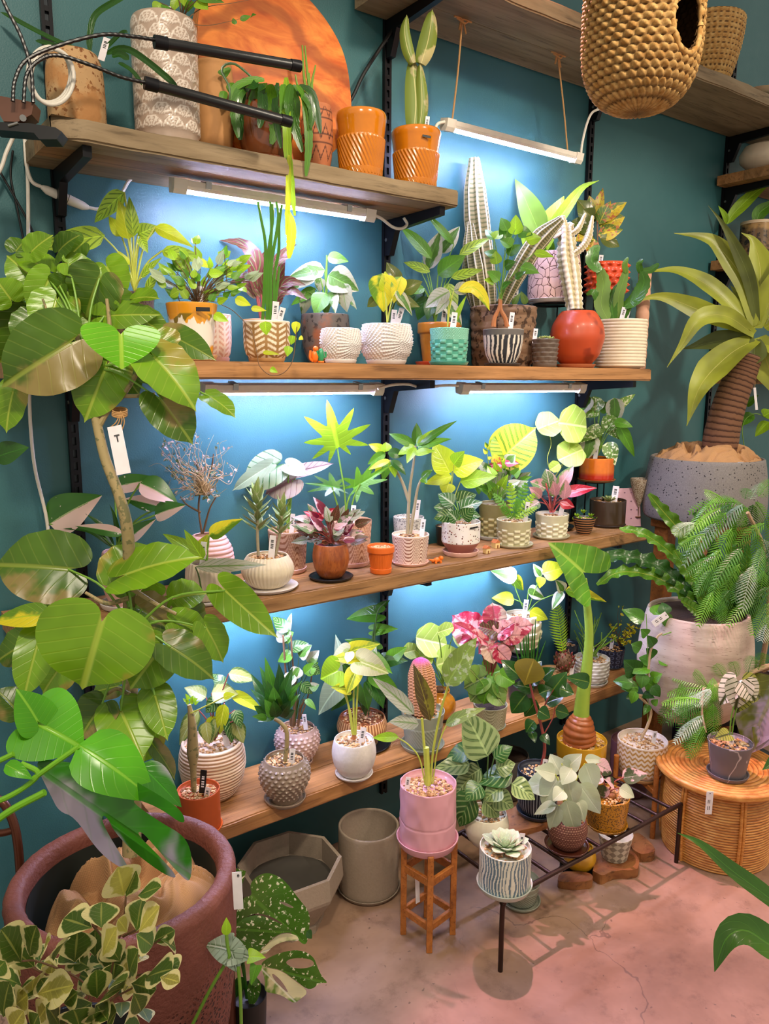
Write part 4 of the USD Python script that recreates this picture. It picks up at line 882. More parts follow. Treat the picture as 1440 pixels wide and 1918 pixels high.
p = Pot('potted_ceropegia', 'bundle of tall thin green cactus stems in the cream chevron-striped pot', 'potted cactus', 505, 603, 87, Z2, 'chevron_cream', Y=-.235, prof='tub', saucer='saucer_tan', sw=.78, mask=chevron(6, 7), k=160, nz=70, soil='dark_soil')
for sp in ('492 600;495 540;497 460;489 410;483 378', '500 600;503 520;508 440;506 378', '507 600;508 500;519 430;521 400;517 378', '515 600;514 520;522 470;523 420;528 384', '502 600;498 520;503 470;511 410;510 382', '511 600;519 540;523 500'): stem(p, p.d, 'lf_glossy', sp, [.0046, .0042, .003], k=8, ridges=4, ridge=.12)
p.marker(514, 602, 36, 12); p.marker(523, 602, 26, 11, lean=.3, off=-.008)
p = Pot('potted_syngonium', 'white-splashed variegated plant in the tall rust-stained dark pot', 'potted plant', 611, 590, 92, Z2, 'rust_pot', Y=-.09, prof=[(.58, 0), (.7, .08), (.9, .35), (1, .75), (.95, 1)], soil='dark_soil', disp=bumpy(.003, 4))
leaves(p, p.d, ['lf_varieg', 'lf_mid', 'lf_varieg', 'lf_whiteg'], 'ovate', '575 545 566 592 22;590 540 545 572 18;640 545 668 580 16;608 505 540 520 32;593 505 548 542 32;613 482 653 490 22;600 520 598 548 18;615 515 672 545 46;640 530 650 585 30;608 548 590 592 34;622 545 628 588 18', crown=(611, 592), stemmat='stem_green', seed=6)
stem(p, p.d, 'stem_green', '611 595;610 530;612 478', .002)
t = Thing('figurine', 'tiny orange seated animal figurine beside the small white carved pot', 'figurine', where(592, None, -.27, Z2)); o = t.o
def blob(c, r, sc=(1, 1, 1)): s = trimesh.creation.icosphere(subdivisions=2, radius=r); s.apply_scale(sc); s.apply_translation(c); return s
t.add('body', blob(o + [0, 0, .016], .0105, (.9, .8, 1.5)), 'figure_orange'); t.add('head', blob(o + [.001, -.002, .034], .007), 'figure_orange'); t.add('tail', tube(catmull([o + [-.006, 0, .004], o + [-.014, 0, .012], o + [-.012, 0, .03]], 5), .003, 6), 'figure_orange')
t = Thing('figurine', 'tiny green cactus-shaped figurine beside the small white carved pot', 'figurine', where(603, None, -.275, Z2)); o = t.o
t.add('body', blob(o + [0, 0, .018], .009, (.9, .9, 2.0)), 'figure_green'); t.add('arm', tube(catmull([o + [.005, 0, .014], o + [.013, 0, .016], o + [.013, 0, .028]], 5), .003, 6), 'figure_green'); t.add('arm', tube(catmull([o + [-.005, 0, .018], o + [-.011, 0, .02], o + [-.011, 0, .03]], 5), .003, 6), 'figure_green'); t.add('base', lathe([(0, 0), (.008, 0), (.008, .005), (0, .005)], o, 16), 'figure_orange')
dah = [(.58, 0), (.68, .04), (.9, .25), (1, .52), (.97, .78), (.88, 1)]
Pot('ceramic_pot', 'smaller white petal-carved pot, empty, beside the tiny figurines', 'pot', 639, 616, 76, Z2, 'matte_white', Y=-.25, prof=dah, saucer='saucer_white', sw=.8, disp=petals(4, 9, .0045), k=200, nz=70, soil='dark_soil', soillev=.8)
p = Pot('potted_philodendron', 'larger white petal-carved pot with a yellow and green marbled leaf plant', 'potted plant', 722, 608, 97, Z2, 'matte_white', Y=-.232, prof=dah, saucer='saucer_white', sw=.8, disp=petals(4, 10, .0055), k=220, nz=80)
leaves(p, p.d, ['lf_rubber'], 'ovate', '745 532 724 491 26;755 545 791 527 26;742 560 786 575 22;705 560 688 575 18', crown=(728, 606), stemmat='stem_dark', name='leaf', spread=.02)
leaves(p, p.d - .02, ['lf_yelgreen', 'lf_lime', 'lf_yelgreen', 'lf_whiteg'], 'ovate', '716 512 718 585 46;723 548 721 508 24;752 518 737 568 26;742 545 772 592 18', crown=(725, 606), stemmat='stem_yellow', spread=.015)
p.marker(736, 607, 26, 10); p.marker(744, 607, 30, 10, lean=.3)
p = Pot('potted_calathea', 'slender-leaved green calathea in the amber pot behind the turquoise woven pot', 'potted plant', 818, 606, 82, Z2, 'amber_matte', Y=-.075, prof='rimmed', saucer='orange_saucer', disp=diag(40, 8, .002, .05, .6), k=120, nz=36, soil='dark_soil')
leaves(p, p.d, ['lf_cal', 'lf_mid', 'lf_whiteg', 'lf_dark'], 'lance', '790 512 741 494 16;790 488 732 428 22;825 475 861 424 26;785 530 772 582 30;860 478 918 446 18;850 458 799 401 13;802 505 825 432 30;800 555 782 600 26;838 530 852 590 24;820 515 872 478 32;830 560 865 610 24;810 560 800 600 22;845 520 905 505 16;795 540 760 548 18', crown=(815, 606), stemmat='stem_green', sr=.0014, seed=8)
p.marker(830, 604, 26, 9)
p = Pot('potted_alocasia', 'silver-leaved small plant in the turquoise woven pot', 'potted plant', 836, 616, 72, Z2, 'green_weave', Y=-.25, prof='slight', saucer='green_saucer', sw=1.05, disp=add(weave(18, 6, .003, .05, .66), lambda T, Z, R: .0012*(np.sin(T*50)*np.sin(Z*80) > .2)*(Z > .68)), mask=lambda T, Z, R: np.where(Z > .68, .7, .35*(weave(18, 6, 1, .05, .66)(T, Z, R) > .5)), k=180, nz=70)
leaves(p, p.d, ['lf_silver'], 'lance', '842 545 796 576 30;850 545 888 536 22;840 560 815 590 16', crown=(838, 612), stemmat='stem_yellow', spread=.02)
ribbons(p, p.d - .01, 'lf_yelgreen', '858 545;885 538;905 556;917 582 @ 24', prof='lance'); ribbons(p, p.d, 'lf_bright', '848 612;858 585;874 552 @ 10', prof='lance')
p.marker(848, 616, 30, 11)
p = Pot('potted_euphorbia', 'big brown bark-textured pot with tall ribbed columnar cactus, right of the turquoise pot', 'potted cactus', 931, 577, 121, Z2, 'bark_stone', Y=-.105, prof=[(.84, 0), (.9, .1), (.95, .5), (1, 1)], disp=lambda T, Z, R: .006*(meshkit.fbm(np.stack([np.cos(T)*2, np.sin(T)*2, Z*11], -1), 3, 2) - .5) + .0035*np.abs(np.sin(Z*20 + np.cos(T*2)*1.2)), k=110, nz=70, wall=.006)
S = p.d/F
for sp, r in (('915 572;908 520 ;896 440;890 370;888 296', [13, 16, 19, 20, 17, 8]), ('897 572;893 530 -.02;884 470 -.02;880 415 -.02', [12, 15, 16, 13, 5]), ('940 572;965 520 -.01;1005 455 -.02;1052 410 -.03', [10, 13, 15, 15, 6]), ('887 575 .03;878 545 .03;872 505 .03;870 480 .03', [8, 10, 10, 4])):
    stem(p, p.d, 'euphorbia', sp, [x*S for x in r], name='column', k=48, n=14, uvs=True, ridges=8, ridge=.2)
leaves(p, p.d - .03, 'lf_pad', 'ovate', '985 570 975 545 12;960 572 975 548 10', spread=.01); p.marker(963, 572, 28, 9)
p = Pot('potted_ficus', 'rounded-leaf small tree with forked orange root in the black and white striped pot', 'potted plant', 934, 618, 76, Z2, 'ink_stripes', Y=-.252, prof=[(.52, 0), (.66, .06), (.85, .3), (.96, .65), (1, 1)], saucer='dark_saucer', sw=.9, sh=.06, mask=lambda T, Z, R: np.where(Z > .82, .85, stripes_v(22, .45, .03, .04, .82)(T, Z, R)), k=200, nz=40)
plain('root_orange', 'a8683a', .6, bump=.2)
for sp, r in (('924 612;926 596;934 578;936 560', [.008, .006, .004]), ('950 612;946 596;938 580;938 562', [.008, .006, .004])): stem(p, p.d, 'root_orange', sp, r, name='root')
for sp in ('936 565;930 520;925 480;925 445', '937 565;942 510;950 460;965 430', '938 565;950 530;975 500;1005 470'): stem(p, p.d, 'stem_green', sp, .0013)
leaves(p, p.d, ['lf_mid', 'lf_bright', 'lf_glossy'], 'ovate', '925 450 908 430 18;926 448 940 432 20;950 455 938 412 20;950 432 938 408 18;965 440 966 402 24;970 435 998 440 22;960 460 936 450 22;985 450 1014 446 22;950 478 975 458 20;930 480 906 472 18;930 495 928 470 20;945 500 966 490 18;975 500 1010 512 20;1000 475 1038 482 16;965 522 985 508 14;935 525 912 508 22;925 530 906 524 14;940 540 958 528 14', crown=(938, 560), stemmat='stem_green', sr=.0008, spread=.05, seed=9)
p.marker(956, 614, 28, 9)
zr = float(aty(1022, 568, -.09)[2])
p = Pot('potted_lily', 'broad-leaved plant in the pink crackle-glazed pot, raised above the spherical orange pot', 'potted plant', 1022, 476, 98, zr, 'crackle_pink', Y=-.09, prof=[(.97, 0), (1, .2), (.98, .7), (.9, 1)], saucer='saucer_white', sw=1.05, sh=.07, soil='dark_soil')
riser('black wire riser under the pink crackle-glazed pot', p.base, zr, p.r*.75)
leaves(p, p.d, ['lf_bright', 'lf_pad', 'lf_mid'], 'ovate', '1018 452 1056 367 40;1005 445 957 337 42;1025 475 1032 440 20;1000 470 975 440 20', crown=(1020, 474), stemmat='stem_green', sr=.002)
ribbons(p, p.d - .02, 'lf_bright', '1024 470;1035 430;1060 390;1090 352;1122 338 @ 24', prof='lance')
zr = float(aty(1115, 552, -.09)[2])
p = Pot('potted_croton', 'yellow-leaved croton in the bumpy bright orange pot, raised near the shelf end', 'potted plant', 1116, 494, 74, zr, 'bubble_orange', Y=-.09, prof='cyl', saucer='orange_saucer', sw=1.0, sh=.12, disp=studs(15, 5, .011, .0, 1.0), k=180, nz=70, soil='dark_soil')
riser('black wire riser under the bumpy bright orange pot', p.base, zr, p.r*.6)
stem(p, p.d, 'stem_brown', '1117 494;1119 450;1118 405', .003)
leaves(p, p.d, ['lf_croton', 'lf_croton', 'lf_rubber'], 'lance', '1116 410 1103 366 20;1117 412 1129 352 20;1112 418 1080 374 38;1120 414 1174 378 24;1122 424 1170 406 36;1110 430 1070 414 36;1120 440 1166 430 26;1110 442 1076 452 28;1124 446 1160 462 24;1114 448 1100 476 24;1122 420 1144 376 24;1110 410 1092 392 26', spread=.04, seed=10)
p.marker(1124, 494, 16, 8)
p = Pot('potted_cactus', 'pale knobbly cactus in the shiny spherical red-orange pot', 'potted cactus', 1068, 584, 102, Z2, 'red_orange', Y=-.225, prof='sphere', saucer='terracotta', sw=.72, sh=.06, nz=40, k=72, soil='dark_soil')
S = p.d/F
def knob(spec, r):
    P = catmull([ad(q[0], q[1], p.d + (q[2] if len(q) > 2 else 0)) for q in nums(spec)], 16); n = len(P); rr = np.interp(np.linspace(0, 1, n), np.linspace(0, 1, len(r)), r)*S*(1 + .13*np.cos(np.arange(n)*1.9))
    p.add('column', tube(P, rr, 24, uvs=True, ridges=3, ridge=.35), 'pale_cactus')
knob('1072 580;1064 530;1056 480;1056 430;1052 404', [9, 11, 11, 8, 4]); knob('1082 580 .01;1078 530 .01;1070 470 .01;1066 430 .01;1072 418', [8, 9, 9, 8, 3]); knob('1070 478;1090 462;1102 440;1110 404', [5, 6, 6, 2]); knob('1066 440;1082 428;1096 400', [4, 5, 2]); knob('1056 432;1042 440;1036 446', [5, 5, 3])
p.marker(1066, 582, 24, 8)
p = Pot('potted_succulent', 'little grey rosette succulent in the small pinecone-textured brown pot', 'potted succulent', 1011, 636, 48, Z2, 'cone_brown', Y=-.252, prof='slight', saucer='cone_brown', sw=.95, sh=.12, disp=scales(9, 6, .005), k=110, nz=50, soil='dark_soil')
rosette(p, p.top + [0, 0, .004], .032, 24, 'lf_rosette', 2); p.marker(1001, 636, 20, 8)
p = Pot('potted_epiphyllum', 'flat-padded green cactus in the ring-ribbed cream pot at the shelf end', 'potted cactus', 1148, 600, 90, Z2, 'ring_cream', Y=-.225, prof='cyl', saucer='ring_cream', sw=.92, sh=.1, disp=rings(15, .0028), nz=110, soil='dark_soil')
ribbons(p, p.d, ['lf_glossy', 'lf_pad', 'lf_glossy'], '1126 575 .02;1112 548;1098 552 @ 16|1138 598;1126 570;1130 530;1120 498 @ 29|1150 598;1146 575;1150 552;1158 532 @ 20|1124 508;1108 490;1112 472;1122 460 @ 25|1160 598;1158 560;1166 530;1174 500 @ 20|1166 598;1178 570;1210 546 @ 20|1168 575;1190 560;1206 530;1202 508 @ 28|1172 512;1170 495;1176 482 @ 11|1200 512;1197 495;1204 486 @ 12|1203 506;1218 506;1234 494 @ 14', prof='epi', fold=.08, thick=.0012)
p.marker(1164, 598, 22, 9, lean=.2); p.marker(1172, 600, 28, 8, lean=.2, off=.01)
v = Pot('vase', 'slim pinkish cane vase behind the ring-ribbed cream pot', 'vase', 1184, 505, 22, Z2, 'pink_cane', Y=-.07, prof='cyl', soil=None, disp=rings(10, .003), nz=60)
# ================================================================== shelf with the wood-turned pot
Z3 = .9575
def wiry(T, d0, stemmat, leafmat_, root, cx, cy, rx, ry, n, seed, lsize=9, nleaf=60, r=.0012, depthr=.04):
    rng = random.Random(seed); tw, lf = [], []; c0 = ad(*root, d0); sc = d0/F
    for i in range(n):
        a = rng.uniform(0, 6.28); rr = math.sqrt(rng.uniform(.1, 1)); e = ad(cx + rx*rr*math.cos(a), cy + ry*rr*math.sin(a), d0 + depthr*rng.uniform(-1, 1)); pts = [c0]
        for k in range(1, 6): pts.append(c0 + (e - c0)*k/5 + np.array([rng.uniform(-1, 1)*.5, rng.uniform(-1, 1)*.5, rng.uniform(-.3, .7)])*rx*sc*.28)
        P = catmull(pts, 4); tw.append(tube(P, [r*1.8, r*.5], 5))
        for k in range(nleaf//n):
            q = P[rng.randrange(len(P)//3, len(P))]; d = np.array([rng.uniform(-1, 1) for _ in range(3)]); d /= np.linalg.norm(d); s = lsize*sc*rng.uniform(.6, 1.2)
            lf.append(leaf_mesh('ovate', q, q + d*s, s*.6, rng, nu=4, nv=1))
    T.add('twigs', tw, stemmat, kind='stuff'); T.add('foliage', lf, leafmat_, kind='stuff')
def whorls(T, d0, mat, spec, n, L, w, seed, thick=.0012, el0=.5):
    rng = random.Random(seed); P = catmull([ad(q[0], q[1], d0) for q in nums(spec)], 10)
    for i in range(n):
        t = .15 + .85*i/(n - 1); p = P[min(len(P) - 1, int(t*(len(P) - 1)))]; a = i*2.39996; el = el0 + .7*t**3; l = L*(d0/F)*(1 - .35*t)*rng.uniform(.85, 1.1)
        d = np.array([math.cos(a)*math.cos(el), math.sin(a)*math.cos(el), math.sin(el)]); T.add('leaf', leaf_up('lance', p, p + d*l, w*d0/F, thick, rng), mat)
leafmat('lf_half', '2f6a24', 'e8c8c0', mode='half', rough=.3, sideamt=.1) if False else None
def _half(path):
    g = G(); u, v = g.uv(); n = g.noise(g.pos(), 70, 3); nb = g.noise(g.pos(), 12, 2)
    m = g.step(g.math('subtract', g.math('multiply', v, -1.0), g.math('multiply', g.math('subtract', n, .5), .35)), .0, .06); sp = g.math('multiply', g.step(n, .66, .68), .8)
    c = g.mix(nb, lin('24521c'), lin('4a8a2c')); c = g.mix(sp, c, lin('e8dcc8')); c = g.mix(m, c, g.mix(nb, lin('ecd8c8'), lin('e8b8b0'))); c = g.mix(g.step(g.math('subtract', .05, g.math('absolute', v)), 0, .03), c, lin('a8b87a'))
    return g.done(path, g('mix_closure', 'closure', {'closure1': g.bsdf(c, .32), 'closure2': g('translucent_bsdf', 'BSDF', {'color': c})}, fac=.22))
defmat('lf_half', _half)
leafmat('lf_scale', 'a4b48a', '2f6a34', mode='veins', amt=.22, vein='2f6a34', nside=5, rough=.35, back='9a8a84'); leafmat('lf_scalepale', 'b0a09c', '8a6a6a', mode='veins', amt=.2, vein='8a5a60', nside=5, rough=.35)
leafmat('lf_succ', '7f9a6a', 'c8c8a8', mode='margin', amt=.85, rough=.5, sideamt=0, trans=.1); leafmat('lf_purple', '7a2038', 'e0b8bc', mode='splash', amt=.42, scale=60, rough=.35); leafmat('lf_pinkwhite', 'c4a8a0', '4a6a3c', mode='splash', amt=.45, scale=70, rough=.4); leafmat('lf_red', 'a81c2c', 'e08a90', mode='centre', amt=.35, rough=.3)
leafmat('lf_orbi', 'd4dc4a', '5f9a2c', mode='stripes', amt=.45, nside=7, trans=.4); leafmat('lf_fitt', '2f6a28', 'a8b898', mode='veins', amt=.25, vein='c8d0b8', nside=6, soft=.2); leafmat('lf_strom', 'c48a8a', '4f7a3a', mode='splash', amt=.4, scale=30, back='a83a4a', rough=.35); leafmat('lf_steph', '8fb04a', rough=.45, sideamt=.6, nside=4, vein='d8e6a8'); leafmat('lf_varispeck', '5f8a3a', 'dce0b0', mode='speckle', amt=.38, scale=110)
plain('ring_pink', 'd8a8a0', .55); plain('flute_cream', 'd8cab0', .45); plain('clay_brown', '8a5a30', .6); two('grain_pink', 'd0a78e', '9a6448', .55); wood('turned_wood', 'b0622a', '8a421a', '5a2410', .35, 18, 70, 'z', .1, .3); plain('black_saucer', '17171a', .35)
plain('orange_clay', 'd8641a', .45, coat=.1); speckled('speck_white', 'd8d4cc', '8a8684', 240, .1, .6); two('contour_pot', 'e0c8b8', '8a5a48', .5)
def _terz(path):
    g = G(); u, v = g.uv(); p = g.pos(); vo = g('voronoi_texture', 'distance', {'vector': p}, scale=130.0); vc = g('voronoi_texture', 'color', {'vector': p}, scale=130.0); pick = g('separate_xyz', 'x', {'vector': vc})
    m = g.math('multiply', g.step(g.math('subtract', .34, vo), 0, .05), g.step(pick, .35, .4)); c = g.mix(m, lin('e2dcd6'), g('rgb_ramp', 'color', {'fac': pick}, ramp=[(.4, lin('2a2220')), (.62, lin('6a2a22')), (.8, lin('a8685a')), (1, lin('3a3430'))]))
    return g.done(path, g.bsdf(g.mix(g.step(v, .36, .37), lin('a8685c'), c), .5))
defmat('terrazzo', _terz)
two('olive_weave', '8a7d4c', 'b8a870', .5); two('sage_weave', 'b8b08a', 'd8d2b4', .45); two('cream_weave', 'cfc6a8', 'ebe4cc', .45); plain('sage_saucer', 'b8b49a', .5); plain('navy_glaze', '1c2a38', .2, coat=.5); two('copper_rings', '1c1a1a', 'a8724c', .35); plain('dark_brown_glaze', '3a2a1c', .3, coat=.3); two('orange_dip', 'd8701a', 'b8280c', .15, .7); plain('card_pink', 'e8b8cc', .6); plain('card_dot', '8a6a8a', .6); speckled('rattan_white', 'd8c8b4', '8a6a4a', 300, .12, .7); plain('house_wall', 'e0c48a', .6); plain('house_roof', 'b86a3a', .6)

p = Pot('potted_philodendron', 'half-pink half-green leaf plant at the left end behind the tree trunk', 'potted plant', 222, 1032, 82, Z3, 'ring_pink', Y=-.14, prof='egg', saucer='saucer_white', soil='bark_chips')
leaves(p, p.d, ['lf_half'], 'ovate', '93 982 191 928 66;215 912 302 896 30;300 950 232 935 30;262 905 334 945 46;290 965 348 946 34;230 1000 140 985 20;240 1010 292 972 26', crown=(220, 1028), stemmat='stem_green', sr=.002, spread=.05)
ribbons(p, p.d, 'lf_dark', '214 1025;190 985;160 962 @ 12|216 1028;170 995;118 990 @ 12|225 1025;215 970;205 945 @ 10', prof='lance')
p = Pot('potted_shrub', 'wiry zigzag-branched shrub in the pink ridged pot behind the cream ribbed pot', 'potted plant', 386, 1002, 90, Z3, 'ring_pink', Y=-.082, prof='sphere', disp=rings(12, .004), nz=90, soil='dark_soil')
for sp in ('378 1000;372 950;376 905;368 870', '380 1000;392 955;405 930', '376 960;350 945;338 930', '378 920;395 880;400 850'): stem(p, p.d, 'stem_brown', sp, [.0028, .0016])
wiry(p, p.d, 'twig_pale', 'lf_pinkwhite', (376, 925), 366, 868, 88, 72, 46, 5, 8, 260, .0009)
p = Pot('potted_alocasia', 'small plant with yellow-green leaves in the tall cream fluted pot at left', 'potted plant', 386, 1052, 72, Z3, 'flute_cream', yb=1126, prof='egg', saucer='saucer_white', sw=1.15, sh=.06, disp=ribs(26, .003), k=130, soil='bark_chips')
leaves(p, p.d, ['lf_bright', 'lf_lime', 'lf_yelgreen'], 'ovate', '378 1045 305 1000 26;376 1030 390 1000 20;392 1004 455 972 26;380 1048 345 992 22', crown=(388, 1054), stemmat='stem_green')
leaves(p, p.d - .06, 'lf_silver', 'lance', '366 1062 499 1058 24', crown=(378, 1110), stemmat='stem_dark', arch=.02)
p.marker(379, 1056, 42, 11)
p = Pot('potted_succulent', 'twin-stemmed grey-green succulent in the wide cream fluted bowl', 'potted succulent', 502, 1040, 99, Z3, 'flute_cream', yb=1101, prof='round', saucer='saucer_white', sw=1.15, sh=.1, disp=ribs(40, .0022), k=200, peb=.005)
stem(p, p.d, 'bark_grey', '484 1040;482 1000;482 940', .004); stem(p, p.d, 'bark_grey', '516 1040;524 1000;528 955', .004)
whorls(p, p.d, 'lf_succ', '484 1010;482 960;480 925', 30, 46, 13, 3); whorls(p, p.d, 'lf_succ', '520 1010;526 980;528 948', 24, 40, 12, 4)
p.marker(508, 1042, 40, 12)
p = Pot('potted_alocasia', 'dragon-scale veined alocasia in the wood-grained pink pot behind the cream bowl', 'potted plant', 537, 992, 74, Z3, 'grain_pink', Y=-.065, prof='slight', saucer='saucer_pink', sw=.95, mask=contour(4, 7), k=140, nz=70)
leaves(p, p.d, ['lf_grey', 'lf_scalepale', 'lf_scale', 'lf_scalepale'], 'round', '472 872 412 914 26;556 884 626 868 22;514 872 455 912 64;548 900 496 926 50;540 872 575 890 30', crown=(540, 990), stemmat='stem_green', sr=.002, arch=.08)
p.marker(546, 992, 30, 9)
p = Pot('potted_tradescantia', 'purple and white tradescantia in the turned orange-brown wooden pot', 'potted plant', 620, 1018, 70, Z3, 'turned_wood', yb=1083, prof='egg', saucer='black_saucer', sw=1.2, sh=.05, soil='dark_soil')
bushy(p, p.d, ['lf_purple', 'lf_pinkwhite', 'lf_maroon', 'lf_silver'], 'stem_red', 31, 44, (620, 1016), 620, 992, 52, 34, 32, shape='ovate', aspect=.5, depthr=.05, up=.15)
leaves(p, p.d, 'lf_red', 'ovate', '605 975 568 958 16;610 970 598 950 20;612 968 632 952 18', spread=.01)
p = Pot('potted_philodendron', 'finger-lobed philodendron in the wood-grained pot behind the turned wooden pot', 'potted plant', 657, 974, 78, Z3, 'grain_pink', Y=-.10, prof='slight', saucer='saucer_pink', sw=.95, mask=contour(4, 7), k=140, nz=70)
for sp in ('648 970;645 920;635 860;629 822', '640 970;630 940;622 912', '655 970;662 935;674 906', '648 970;650 945;655 930'): stem(p, p.d, 'stem_green', sp, .0024)
leaves(p, p.d, ['lf_glossy', 'lf_mid', 'lf_bright'], 'lobed:9', '626 912 570 905 46;672 908 738 868 56;630 826 612 748 118', spread=.03, arch=.06)
p.marker(660, 972, 26, 9)
Pot('terracotta_pot', 'smallest bright orange ribbed clay pot filled with gravel, beside the turned wooden pot', 'pot', 713, 1022, 51, Z3, 'orange_clay', yb=1072, prof='rimmed', saucer='orange_clay', sw=.82, sh=.18, disp=lambda T, Z, R: .0022*(np.abs(np.cos(T*22)) - .5)*((Z > .1) & (Z < .72)), k=140, nz=40)
p = Pot('ceramic_pot', 'speckled white pot half hidden behind the contour-lined pot', 'pot', 766, 968, 58, Z3, 'speck_white', Y=-.055, prof='slight')
p.marker(780, 966, 30, 9)
p = Pot('potted_money_tree', 'money tree with braided thin trunk in the contour-lined pink pot', 'potted plant', 768, 1000, 70, Z3, 'contour_pot', yb=1055, prof='slight', saucer='saucer_pink', sw=1.02, sh=.08, mask=contour(4, 8), k=180, nz=90)
for sp in ('763 1000;765 950;768 910;774 870;778 835', '768 1000;776 950;782 915;790 895', '766 940;752 900;730 862'): stem(p, p.d, 'bark_grey', sp, [.0055, .003])
leaves(p, p.d, ['lf_mid', 'lf_bright', 'lf_glossy'], 'lance', '778 834 728 812 16;778 836 745 852 18;779 832 780 792 18;780 834 806 814 18;780 836 830 800 15;782 838 856 788 14;782 840 846 822 16;778 838 762 868 16;790 896 810 880 14;790 896 800 905 12;776 850 815 845 14', spread=.05, seed=21)
leaves(p, p.d + .02, ['lf_lime', 'lf_mid', 'lf_bright', 'lf_dark'], 'lance', '722 846 690 832 16;722 848 688 870 16;724 846 722 828 18;726 848 758 852 18;728 862 700 892 18;730 862 716 902 16;732 862 740 895 16;732 862 760 890 16;730 862 690 880 12', spread=.05, seed=22)
p.marker(790, 1000, 28, 9, lean=.1)
p = Pot('potted_lily', 'big yellow-green leaved plant in a dark pot behind the terrazzo pot', 'potted plant', 840, 985, 46, Z3, 'dark_brown_glaze', Y=-.05, prof='slight')
leaves(p, p.d, ['lf_lime', 'lf_lime', 'lf_bright'], 'ovate', '838 885 806 828 46;846 880 905 862 40;862 902 930 892 32;845 892 794 906 22;840 905 834 930 26;850 870 870 845 26', crown=(842, 984), stemmat='stem_yellow', spread=.04)
p = Pot('potted_calathea', 'white-veined calathea in the terrazzo-topped pot with a clay-pink base', 'potted plant', 862, 976, 72, Z3, 'terrazzo', yb=1038, prof=[(.62, 0), (.64, .08), (.8, .2), (.96, .33), (.97, .36), (1, .38), (1, 1)], saucer='saucer_pink', sw=.95, sh=.13, nz=60)
leaves(p, p.d, ['lf_fitt', 'lf_caldark', 'lf_fitt'], 'ovate', '850 945 820 925 28;855 940 892 926 30;850 958 812 950 34;862 955 904 940 30;845 965 812 972 26;872 965 900 968 24;855 975 838 958 28;866 970 888 952 26', crown=(860, 974), stemmat='stem_green', spread=.05)
p.marker(886, 974, 26, 9, lean=-.2); p.add('brand_plate', bar(ad(880, 990, p.d - p.r*.96), ad(895, 987, p.d - p.r*.84), .0012, .005), 'tag_black', smooth=False)
t = Thing('figurine', 'tiny orange clay dinosaur lying on the plank between two pots', 'figurine', atz(818, 1054, Z3)); o = t.o
t.add('body', blob(o + [0, 0, .009], .010, (1.3, .8, .8)), 'figure_orange'); t.add('head', blob(o + [.012, -.005, .014], .007), 'figure_orange')
for dx, dy in ((.01, -.008), (-.01, -.008), (.01, .008), (-.01, .008)): t.add('leg', rod(o + [dx, dy, 0], o + [dx*.8, dy*.7, .009], .0035, 8), 'figure_orange')
t.add('tail', tube([o + [-.012, 0, .008], o + [-.02, .003, .01], o + [-.028, .004, .014]], [.005, .003, .001], 6), 'figure_orange')
for cx, by, s, la in ((911, 1036, 1.0, 'front one of two tiny wooden toy houses on the plank'), (928, 1026, 1.15, 'rear, taller one of two tiny wooden toy houses on the plank')):
    o = atz(cx, by, Z3); t = Thing('toy_house', la, 'toy house', o, 'toy houses'); w = .0085*s
    t.add('wall', box(o + [-w, -w, 0], o + [w, w, .016*s], .0006), 'house_wall', smooth=False); e = trimesh.creation.extrude_polygon(Polygon([(-w*1.2, 0), (w*1.2, 0), (0, .009*s)]), w*2.3); m4 = np.array([[1, 0, 0, o[0]], [0, 0, -1, o[1] + w*1.15], [0, 1, 0, o[2] + .016*s], [0, 0, 0, 1.]]); e.apply_transform(m4); e.fix_normals(); t.add('roof', e, 'house_roof', smooth=False)
    t.add('door', box(o + [-w*.3, -w - .0006, 0], o + [w*.3, -w + .0002, .009*s]), 'clay_brown', smooth=False)
p = Pot('potted_calathea', 'round-leaved lime striped calathea above small begonias in the olive woven pot', 'potted plant', 928, 942, 60, Z3, 'olive_weave', Y=-.065, prof='slight', saucer='sage_saucer', disp=weave(16, 7, .003, .02, .6), mask=lambda T, Z, R: (weave(16, 7, 1, .02, .6)(T, Z, R) > .4).astype(float), k=150, nz=60)
leaves(p, p.d, ['lf_cal', 'lf_orbi'], 'round', '945 855 925 812 40;948 850 1004 800 76', crown=(935, 940), stemmat='stem_green', spread=.02)
bushy(p, p.d - .02, ['lf_varieg', 'lf_silver', 'lf_mid', 'lf_bright'], 'stem_green', 33, 34, (930, 940), 932, 903, 52, 28, 26, shape='deltoid', aspect=.8, depthr=.05)
leaves(p, p.d - .03, ['lf_red', 'lf_croton', 'lf_whiteg'], 'ovate', '940 872 914 872 22;930 868 925 850 18;950 866 965 852 22;945 868 972 868 18', spread=.01); stem(p, p.d, 'lf_yelgreen', '925 900;915 870;912 838', .0009)
leaves(p, p.d, 'lf_yelgreen', 'ovate', '912 850 904 840 8;913 842 920 832 8;912 838 908 828 7;914 860 922 856 7', spread=.01)
p = Pot('potted_fern', 'feathery green foliage in the sage woven pot right of the toy houses', 'potted plant', 961, 973, 65, Z3, 'sage_weave', yb=1021, prof='slight', saucer='sage_saucer', sw=1.15, sh=.09, disp=weave(16, 6, .003, .02, .66), mask=lambda T, Z, R: (weave(16, 6, 1, .02, .66)(T, Z, R) > .4).astype(float), k=150, nz=60)
fronds(p, p.d, ['lf_mid', 'lf_bright'], '958 970 925 925 24;962 970 955 905 26;965 970 985 905 28;966 972 1000 925 24;960 972 940 950 22;968 972 1005 950 20;962 970 972 935 24', n=9, lw=.5)
p.marker(984, 974, 34, 8)
p = Pot('potted_stephania', 'water-lily-like round leaves on thin stalks from a navy glazed pot', 'potted plant', 1040, 932, 62, Z3, 'navy_glaze', Y=-.06, prof='slight', soil='dark_soil', saucer='black_saucer')
